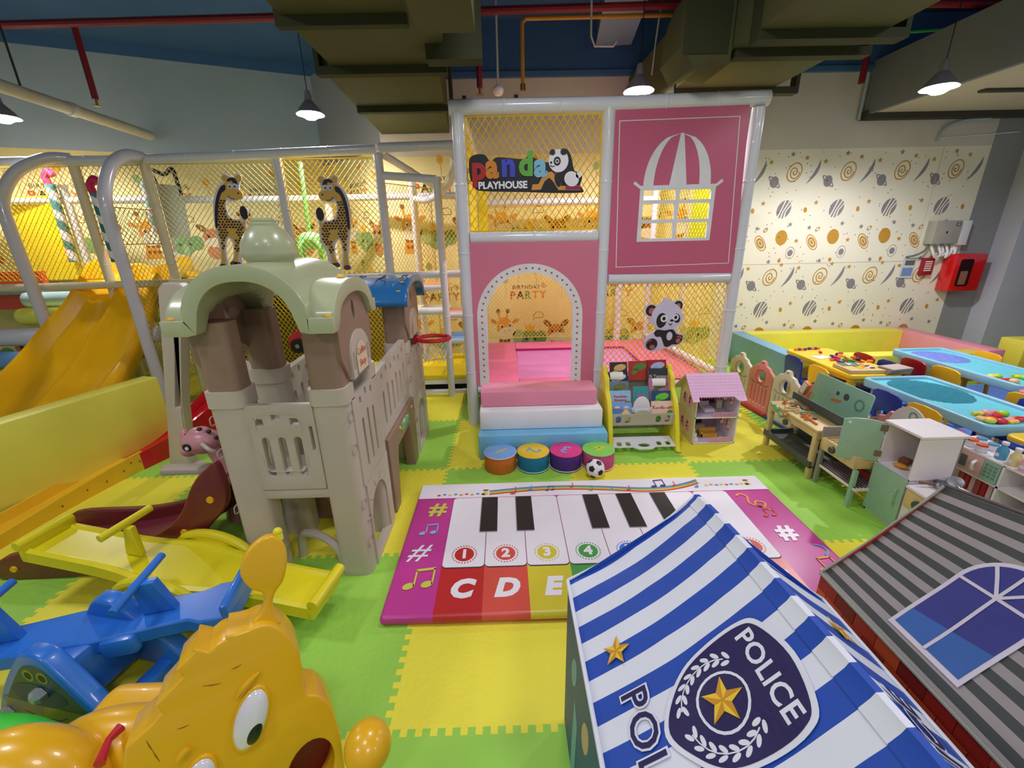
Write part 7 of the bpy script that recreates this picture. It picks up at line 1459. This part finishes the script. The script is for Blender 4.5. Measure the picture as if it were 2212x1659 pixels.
b = B(); b.bx(X0w - 0.004, X0w + 0.01, Y0w, Y1w, 0.085, 0.13, gdk); b.bx(X1w - 0.02, X1w, Y0w, Y1w, 0.10, 0.14, gdk); b.bx(X0w, X1w, Y1w - 0.015, Y1w, 0.10, 0.13, gdk); b.bx(X0w, X1w, Y0w, Y1w, 0.085, 0.095, gdk); b.out('lower_shelf', wk, 'dark grey lower shelf')
Mb = frame((X1w + 0.02, 0, 0), (0, -1, 0), (0.12, 0, 1)); b = B(); b.plate([rrect(-3.04, -2.52, 0.36, 0.585, 0.02)], 0.012, Mb, mint, 0.002)
for (yy, zz, r) in ((-2.80, 0.50, 0.016), (-2.72, 0.50, 0.026)): b.plate([star(yy, zz, r, 0.8, 10)], 0.016, Mb, gdk)
b.plate([star(-2.60, 0.485, 0.045, 0.8, 11), circ(-2.60, 0.485, 0.028)], 0.016, Mb, mat('mint_dark_gear', (96, 150, 134), 0.5)); b.stroke([(-2.84, 0.44), (-2.75, 0.455)], 0.02, 0.016, Mb, orw); b.out('pegboard', wk, 'mint green pegboard with gears')
b = B(); b.box((X1w - 0.06, 2.76, 0.40), (0.07, 0.5, 0.012), gdk); b.box((X1w - 0.095, 2.76, 0.415), (0.008, 0.5, 0.05), gdk); b.box((X1w - 0.06, 2.515, 0.395), (0.08, 0.015, 0.07), gdk); b.out('tool_tray', wk, 'dark grey tool tray')
tool_l = (('mint green', mgr), ('dark grey', gdk), ('orange', orw), ('pale wooden', wd))
for k in range(22):
    nm_, m = tool_l[rb_.randrange(4)]; x, y = rb_.uniform(X0w + 0.04, X1w - 0.12), rb_.uniform(Y0w + 0.08, Y1w - 0.06); a = rb_.uniform(0, PI); z = 0.369; b = B(); sh = rb_.randrange(3); dx, dy = math.cos(a) * 0.045, math.sin(a) * 0.045
    if sh == 0: b.tube([(x - dx, y - dy, z), (x + dx, y + dy, z)], 0.007, m, 8); b.box((x + dx, y + dy, z + 0.002), (0.02, 0.05, 0.018), m, a, 0.003); w_ = 'toy hammer'
    elif sh == 1: b.box((x, y, z), (0.10, 0.014, 0.012), m, a, 0.002); b.ell((x + dx, y + dy, z), (0.013, 0.013, 0.006), m, None, 10, 6); w_ = 'toy spanner'
    else: b.lathe([(0.017, 0), (0.017, 0.014)], (x, y, z - 0.006), m, 6); b.lathe([(0.009, 0.014), (0.009, 0.03)], (x, y, z - 0.006), m, 8); w_ = 'toy bolt'
    tag(b.out('toy_tool'), '%s %s lying on the toy workbench' % (nm_, w_), 'toy tool', 'wooden tools on the workbench')
vz = V(2.0, 2.9, 0.33)
for k, (dy, dz, r, m) in enumerate(((0.0, 0.02, 0.02, mgr), (-0.06, -0.01, 0.018, mgr), (-0.12, -0.035, 0.022, gdk), (-0.10, 0.01, 0.014, orw), (-0.24, -0.04, 0.015, gdk), (0.05, 0.03, 0.012, mgr))):
    b = B(); b.lathe([(r, 0), (r, 0.015), (r * 0.5, 0.022)], vz + V(0, dy, dz), m, 10, axis=(-1, 0, 0)); b.out('gear_knob', wk)
b = B(); b.box((2.25, 3.0, 0.47), (0.03, 0.06, 0.10), orw, Matrix.Rotation(0.4, 3, 'X'), 0.003); b.box((2.235, 2.995, 0.47), (0.012, 0.04, 0.08), paper, Matrix.Rotation(0.4, 3, 'X')); tag(b.out('toy_block'), 'orange and white wooden piece leaning on the mint pegboard', 'toy')

# ---------------------------------------------------------------- toy grill between workbench and fridge
dmt = mat('kitchen_mint', (150, 190, 160), 0.4, var=0.02); kw = mat('kitchen_white', (234, 230, 230), 0.4, var=0.02); kgr = mat('kitchen_taupe_grey', (150, 146, 136), 0.5); kin = mat('kitchen_inner_grey', (176, 172, 160), 0.55); kp = mat('kitchen_dusty_pink', (222, 178, 164), 0.45); blkr = mat('rack_dark_slat', (90, 70, 74), 0.5)
gl = thing('toy_grill', 'toy wooden grill cart with a knob and slatted lower rack', 'toy kitchen', (2.14, 2.32, 0))
b = B(); b.bx(2.03, 2.29, 2.19, 2.47, 0.25, 0.33, wd, 0.004)
for k in range(9): b.bx(2.05, 2.27, 2.22 + 0.027 * k, 2.232 + 0.027 * k, 0.33, 0.336, mat('grill_slat', (190, 160, 104), 0.5))
b.bx(2.27, 2.285, 2.19, 2.47, 0.33, 0.40, kgr); b.bx(2.03, 2.29, 2.462, 2.475, 0.33, 0.40, kgr); b.out('grill_top', gl)
b = B(); b.lathe([(0.022, 0), (0.020, 0.018), (0.006, 0.02)], (2.03, 2.36, 0.29), gdk, 20, axis=(-1, 0, 0)); b.out('knob', gl)
b = B(); b.bx(2.04, 2.28, 2.15, 2.47, 0.125, 0.14, kw)
for k in range(11): b.bx(2.045 + 0.021 * k, 2.055 + 0.021 * k, 2.16, 2.46, 0.14, 0.146, blkr)
b.out('lower_rack', gl, 'white rack with dark slats')
for y in (2.18, 2.46):
    for x in (2.045, 2.275): b = B(); b.bx(x - 0.01, x + 0.01, y - 0.012, y + 0.012, 0, 0.25, dmt if y < 2.3 else kgr); b.out('leg', gl)
b = B(); b.box((2.2, 2.25, 0.165), (0.03, 0.14, 0.03), mat('toy_crimson_box', (170, 60, 70), 0.5), 0.1); b.box((2.24, 2.3, 0.17), (0.03, 0.08, 0.05), dmt, 0.1); tag(b.out('toy_box'), 'crimson and mint toy boxes lying on the grill rack', 'toy box')
# fridge kitchen
fg = thing('toy_fridge', 'white toy fridge kitchen with mint doors, the upper door standing open', 'toy kitchen', (2.25, 2.05, 0))
fx0, fx1, fy0, fy1, fz = 2.14, 2.37, 1.955, 2.165, 0.565
b = B()
b.bx(fx0, fx1, fy0, fy0 + 0.01, 0, fz, kw); b.bx(fx0, fx1, fy1 - 0.01, fy1, 0, fz, kw); b.bx(fx0 - 0.01, fx1 + 0.01, fy0 - 0.01, fy1 + 0.01, fz, fz + 0.012, kw); b.bx(fx1 - 0.01, fx1, fy0, fy1, 0, fz, kin); b.bx(fx0, fx1, fy0, fy1, 0.305, 0.318, kw); b.bx(fx0, fx1, fy0, fy1, 0.0, 0.02, kw)
b.out('cabinet', fg)
b = B(); b.plate([[(2.165, 0.02), (2.165, 0.315), (1.955, 0.315), (1.955, 0.02)]], 0.012, frame((fx0 - 0.008, 0, 0), (0, 1, 0), (0, 0, 1)), dmt, 0.002); dl = b.out('lower_door', fg, 'mint lower door')
b = B(); b.tube(spl([(fx0 - 0.014, 1.985, 0.245), (fx0 - 0.035, 1.985, 0.23), (fx0 - 0.035, 1.985, 0.16), (fx0 - 0.014, 1.985, 0.145)], 3, False), 0.005, dmt, 8); b.out('handle', dl)
hp = V(fx0 - 0.006, fy1, 0); dv = V(-0.165, 0.085, 0).normalized(); Md = frame(hp, dv, (0, 0, 1)); W = 0.195
b = B(); b.plate([[(0, 0.32), (W, 0.305), (W, 0.555), (W * 0.75, 0.568), (W * 0.4, 0.572), (0, 0.56)]], 0.012, Md, dmt, 0.002)
b.plate([circ(W * 0.85, 0.54, 0.008)], 0.016, Md, kw); b.plate([circ(W * 0.8, 0.42, 0.003)], 0.015, Md, kgr); du = b.out('upper_door', fg, 'mint upper door swung open')
for z in (0.37, 0.53): b = B(); b.plate([rrect(-0.012, 0.022, z - 0.018, z + 0.018, 0.003)], 0.018, Md, mat('hinge_bronze', (120, 108, 96), 0.4, metal=0.3)); b.out('hinge', du, 'dark hinge')
b = B(); b.plate([[(2.19, 0.0)] + [(2.30 + 0.13 * math.cos(a * PI / 14), 0.42 + 0.17 * math.sin(a * PI / 14)) for a in range(15)] + [(2.19, 0.0)][:0] + [(2.19, 0.2)]], 0.01, frame((2.40, 0, 0), (0, 1, 0), (0, 0, 1)), mat('arch_board_grey', (206, 202, 198), 0.5)); b.plate([star(2.28, 0.54, 0.03, 0.8, 10), circ(2.28, 0.54, 0.018)], 0.014, frame((2.40, 0, 0), (0, 1, 0), (0, 0, 1)), MATS['mint_dark_gear']); tag(b.out('arched_board'), 'pale grey arched back board with a gear print behind the open mint door', 'board')
b = B(); b.ell((2.2, 2.08, 0.334), (0.02, 0.035, 0.014), mat('toy_croissant', (226, 150, 50), 0.5), Matrix.Rotation(0.5, 3, 'Z')); tag(b.out('toy_bread'), 'orange toy bread roll inside the open toy fridge', 'toy food')
b = B(); b.box((2.26, 2.12, 0.34), (0.05, 0.05, 0.03), mat('toy_brown', (120, 70, 44), 0.5), 0.4, 0.006); tag(b.out('toy_cake'), 'brown toy cake at the back of the open toy fridge', 'toy food')
b = B(); b.bx(2.13, 2.37, 1.70, 1.945, 0.0, 0.285, kw, 0.003); b.bx(2.124, 2.13, 1.71, 1.94, 0.18, 0.275, wd); b.bx(2.12, 2.38, 1.69, 1.945, 0.285, 0.297, kw); b.out('stove_counter', fg)
b = B(); b.lathe([(0.025, 0), (0.023, 0.015), (0.008, 0.017)], (2.124, 1.86, 0.225), gdk, 20, axis=(-1, 0, 0)); b.out('knob', fg)
pn = thing('toy_pan', 'small steel toy pan with a wooden handle on the white stove counter', 'toy pan', (2.27, 1.89, 0.297)); 
b = B(); b.lathe([(0.03, 0.0), (0.045, 0.004), (0.05, 0.025), (0.053, 0.026), (0.047, 0.006), (0.0, 0.004)], (2.28, 1.90, 0.2985), steel, 24); b.out('bowl', pn)
b = B(); b.tube([(2.235, 1.91, 0.318), (2.165, 1.925, 0.325)], 0.007, mat('toy_handle_brown', (130, 80, 56), 0.5), 8); b.out('handle', pn)
pl2 = thing('toy_pot_lid', 'small steel toy pot lid leaning on the stove counter wall', 'toy pan', (2.33, 1.92, 0.3)); b = B(); b.lathe([(0.036, 0), (0.032, 0.005), (0.0, 0.009)], (2.335, 1.905, 0.333), steel, 24, axis=(-0.5, -0.3, 0.8)); b.out('lid_plate', pl2)  # a loose steel pot lid, not a pan
# microwave shelf kitchen
ks = thing('toy_kitchen_shelf', 'white toy kitchen shelf with pink microwave, cups and bottles on top', 'toy kitchen', (2.62, 1.9, 0))
sx0, sx1, sy0, sy1 = 2.54, 2.76, 1.40, 2.22
b = B()
for z in (0.0, 0.165, 0.30, 0.425): b.bx(sx0, sx1, sy0, sy1, z, z + 0.011, kw)
b.bx(sx1 - 0.01, sx1, sy0, sy1, 0, 0.43, kin)
for y in (sy0, 1.88, sy1 - 0.012): b.bx(sx0, sx1, y, y + 0.012, 0, 0.43, kw)
b.out('cabinet', ks)
b = B(); b.bx(sx0 - 0.004, sx0 + 0.1, 1.975, 2.205, 0.312, 0.423, kp, 0.003); b.bx(sx0 - 0.007, sx0 - 0.003, 2.055, 2.165, 0.335, 0.40, slate); mo_ = b.out('microwave', ks, 'dusty pink microwave')
b = B(); b.tube(spl([(sx0 - 0.004, 2.01, 0.345), (sx0 - 0.03, 2.0, 0.352), (sx0 - 0.034, 2.0, 0.385), (sx0 - 0.004, 2.01, 0.395)], 3, False), 0.008, kw, 8); b.out('handle', mo_)
b = B(); b.bx(sx0 - 0.005, sx0 + 0.002, 1.895, 1.972, 0.312, 0.423, dmt)
for r in range(4):
    for c in range(3): b.bx(sx0 - 0.007, sx0 - 0.004, 1.905 + 0.022 * c, 1.919 + 0.022 * c, 0.335 + 0.02 * r, 0.347 + 0.02 * r, mat('keypad_print', (110, 150, 126), 0.5))
b.out('keypad', ks, 'mint keypad')
for k in range(9):
    y = 2.17 - 0.03 * k; c = (((200, 50, 50), 'red'), ((236, 206, 190), 'cream'), ((190, 90, 80), 'brick red'))[k % 3]
    b = B(); b.box((2.62, y, 0.22), (0.03, 0.022, 0.10), mat('toy_pack_%d' % k, c[0], 0.5), 0.1, 0.003); tag(b.out('toy_pack'), '%s toy food pack standing in the lower cubby of the kitchen shelf' % c[1], 'toy food', 'toy packs in the lower cubby')
b = B(); b.ell((2.62, 1.74, 0.20), (0.035, 0.05, 0.03), mat('dark_navy_toy', (30, 36, 60), 0.4)); tag(b.out('toy_pot'), 'dark navy toy pot in the lower cubby of the kitchen shelf', 'toy pan')
# cups, bottles
zt = 0.437
def cup(x, y, r, h, m, lid, name, label, cat, grp):
    t = thing(name, label, cat, (x, y, zt), 0, grp); b = B(); b.lathe([(r * 0.85, 0), (r, 0.004), (r, h), (r * 0.85, h)], (x, y, zt), m, 18); b.out('body', t); b = B(); b.lathe([(r * 0.95, h), (r * 0.9, h + 0.01), (r * 0.3, h + 0.013)], (x, y, zt), lid, 18); b.out('lid', t)
def bottle(x, y, m, label):
    t = thing('toy_bottle', label, 'toy bottle', (x, y, zt), 0, 'toy bottles on the kitchen shelf'); b = B(); b.lathe([(0.022, 0), (0.024, 0.004), (0.024, 0.05), (0.012, 0.072), (0.011, 0.082)], (x, y, zt), m, 18); b.plate([circ(y, zt + 0.025, 0.01)], 0.001, frame((x - 0.025, 0, 0), (0, 1, 0), (0, 0, 1)), pvc_white); b.out('body', t); b = B(); b.lathe([(0.014, 0.082), (0.014, 0.095), (0.004, 0.096)], (x, y, zt), pvc_white, 16); b.out('cap', t, 'white cap')
owl = mat('toy_lid_orange', (216, 96, 56), 0.5); cupw = mat('toy_cup_white', (236, 230, 234), 0.45)
for x, y, lab in ((2.60, 2.19, 'white toy jar with an orange lid, at the fridge end of the shelf'), (2.585, 2.10, 'white toy jar with an orange lid, second from the fridge end'), (2.57, 2.035, 'white toy jar with an orange lid and a red dot, next to the blue bottle')): cup(x, y, 0.026, 0.034, cupw, owl, 'toy_jar', lab, 'toy jar', 'orange lidded toy jars')
bbl = mat('toy_bottle_blue', (84, 156, 196), 0.4); bcr = mat('toy_bottle_cream', (226, 216, 150), 0.4); bpk = mat('toy_bottle_pink', (236, 178, 196), 0.4)
cup(2.66, 2.12, 0.024, 0.028, cupw, bbl, 'toy_jar', 'white toy jar with a blue lid behind the orange lidded ones', 'toy jar', 'blue lidded toy jars'); cup(2.65, 2.05, 0.024, 0.028, cupw, bbl, 'toy_jar', 'white toy jar with a blue lid just behind the blue bottle', 'toy jar', 'blue lidded toy jars')
bottle(2.59, 1.955, bbl, 'blue toy milk bottle with a white cap'); bottle(2.58, 1.885, bcr, 'cream yellow toy bottle with a white cap'); bottle(2.57, 1.825, bpk, 'pink toy bottle with a white cap')
for x, y, lab in ((2.56, 1.755, 'pink toy cup with a white rim, first right of the pink bottle'), (2.60, 1.72, 'pink toy cup with a white rim behind the first cup'), (2.565, 1.69, 'pink toy cup with a white rim at the right edge')): cup(x, y, 0.024, 0.05, mat('toy_cup_pink', (228, 120, 140), 0.45), pvc_white, 'toy_cup', lab, 'toy cup', 'pink toy cups')

# ---------------------------------------------------------------- on the back wall at the right
M = wallM(5.44)
eb = thing('electrical_box', 'grey electrical box with a keyhole on the space wallpaper', 'electrical box', (5.3, 5.4, 1.53)); ebm = mat('electrical_grey', (168, 166, 158), 0.5, var=0.04)
b = B(); b.bx(5.16, 5.47, 5.33, 5.448, 1.40, 1.665, ebm, 0.006); b.out('enclosure', eb); b = B(); b.bx(5.30, 5.315, 5.325, 5.33, 1.52, 1.545, black); b.bx(5.40, 5.45, 5.327, 5.331, 1.60, 1.64, mat('sticker_blue', (50, 80, 130), 0.5)); b.bx(5.41, 5.44, 5.326, 5.330, 1.607, 1.633, ebm); b.out('latch', eb)
b = B(); b.bx(5.47, 5.62, 5.36, 5.448, 1.38, 1.66, pvc_white, 0.006); tag(b.out('junction_box'), 'white junction box beside the grey electrical box', 'electrical box')
b = B(); rr_ = random.Random(3)
for k in range(4): b.tube(spl([(5.22 + 0.09 * k, 5.40, 1.40), (5.24 + 0.09 * k, 5.36, 1.30), (5.30 + 0.06 * k, 5.37, 1.24 + 0.02 * (k % 2)), (5.38 + 0.05 * k, 5.38, 1.30), (5.36 + 0.06 * k, 5.40, 1.38)], 5, False), 0.014, pvc_white, 8)
b.tube(spl([(5.20, 5.40, 1.40), (5.14, 5.38, 1.32), (5.06, 5.40, 1.27), (4.98, 5.43, 1.25)], 5, False), 0.012, steel, 8); tag(b.out('cable_bundle'), 'white cables bunched below the electrical boxes', 'cables')
b = B(); b.bx(5.20, 5.335, 5.40, 5.448, 1.03, 1.235, mat('alarm_crimson', (150, 24, 50), 0.5), 0.004)
for k in range(5): b.bx(5.22, 5.31, 5.398, 5.401, 1.08 + 0.026 * k, 1.092 + 0.026 * k, wp_white)
tag(b.out('alarm_sign'), 'crimson instruction sign with white lines under the cables', 'sign')
b = B(); b.box((5.05, 5.44, 1.115), (0.17, 0.004, 0.24), mat('notice_paper', (214, 216, 222), 0.5), None); b.box((5.05, 5.437, 1.07), (0.13, 0.002, 0.10), mat('notice_blue', (120, 150, 200), 0.5)); b.box((5.06, 5.437, 1.18), (0.12, 0.002, 0.06), slate); tag(b.out('notice_poster'), 'small printed notice left of the crimson sign', 'poster')
fc = thing('fire_cabinet', 'red fire extinguisher cabinet with a dark window beside the wallpaper', 'fire cabinet', (5.65, 5.35, 1.06)); frd = mat('fire_red', (210, 16, 22), 0.25, coat=0.5)
b = B(); b.bx(5.47, 5.85, 5.27, 5.44, 0.84, 1.28, frd, 0.01); b.out('cabinet', fc)
b = B(); b.plate([rrect(5.53, 5.69, 0.90, 1.22, 0.03)], 0.006, wallM(5.268), mat('cabinet_window', (40, 20, 22), 0.12, coat=0.6)); b.plate([rrect(5.56, 5.65, 0.92, 1.08, 0.01)], 0.008, wallM(5.267), mat('extinguisher_label', (150, 100, 80), 0.4)); b.out('window', fc, 'dark rounded window')
b = B(); b.tube(spl([(4.98, 5.43, 2.52), (5.02, 5.42, 2.65), (5.2, 5.41, 2.72), (5.5, 5.40, 2.73)], 5, False) , 0.012, wall_grey, 8); b.tube([(5.0, 5.43, 2.55), (5.9, 5.43, 2.60)], 0.006, pvc_white, 6); tag(b.out('conduit'), 'grey conduit curving under the beam at the top right of the wallpaper', 'conduit')
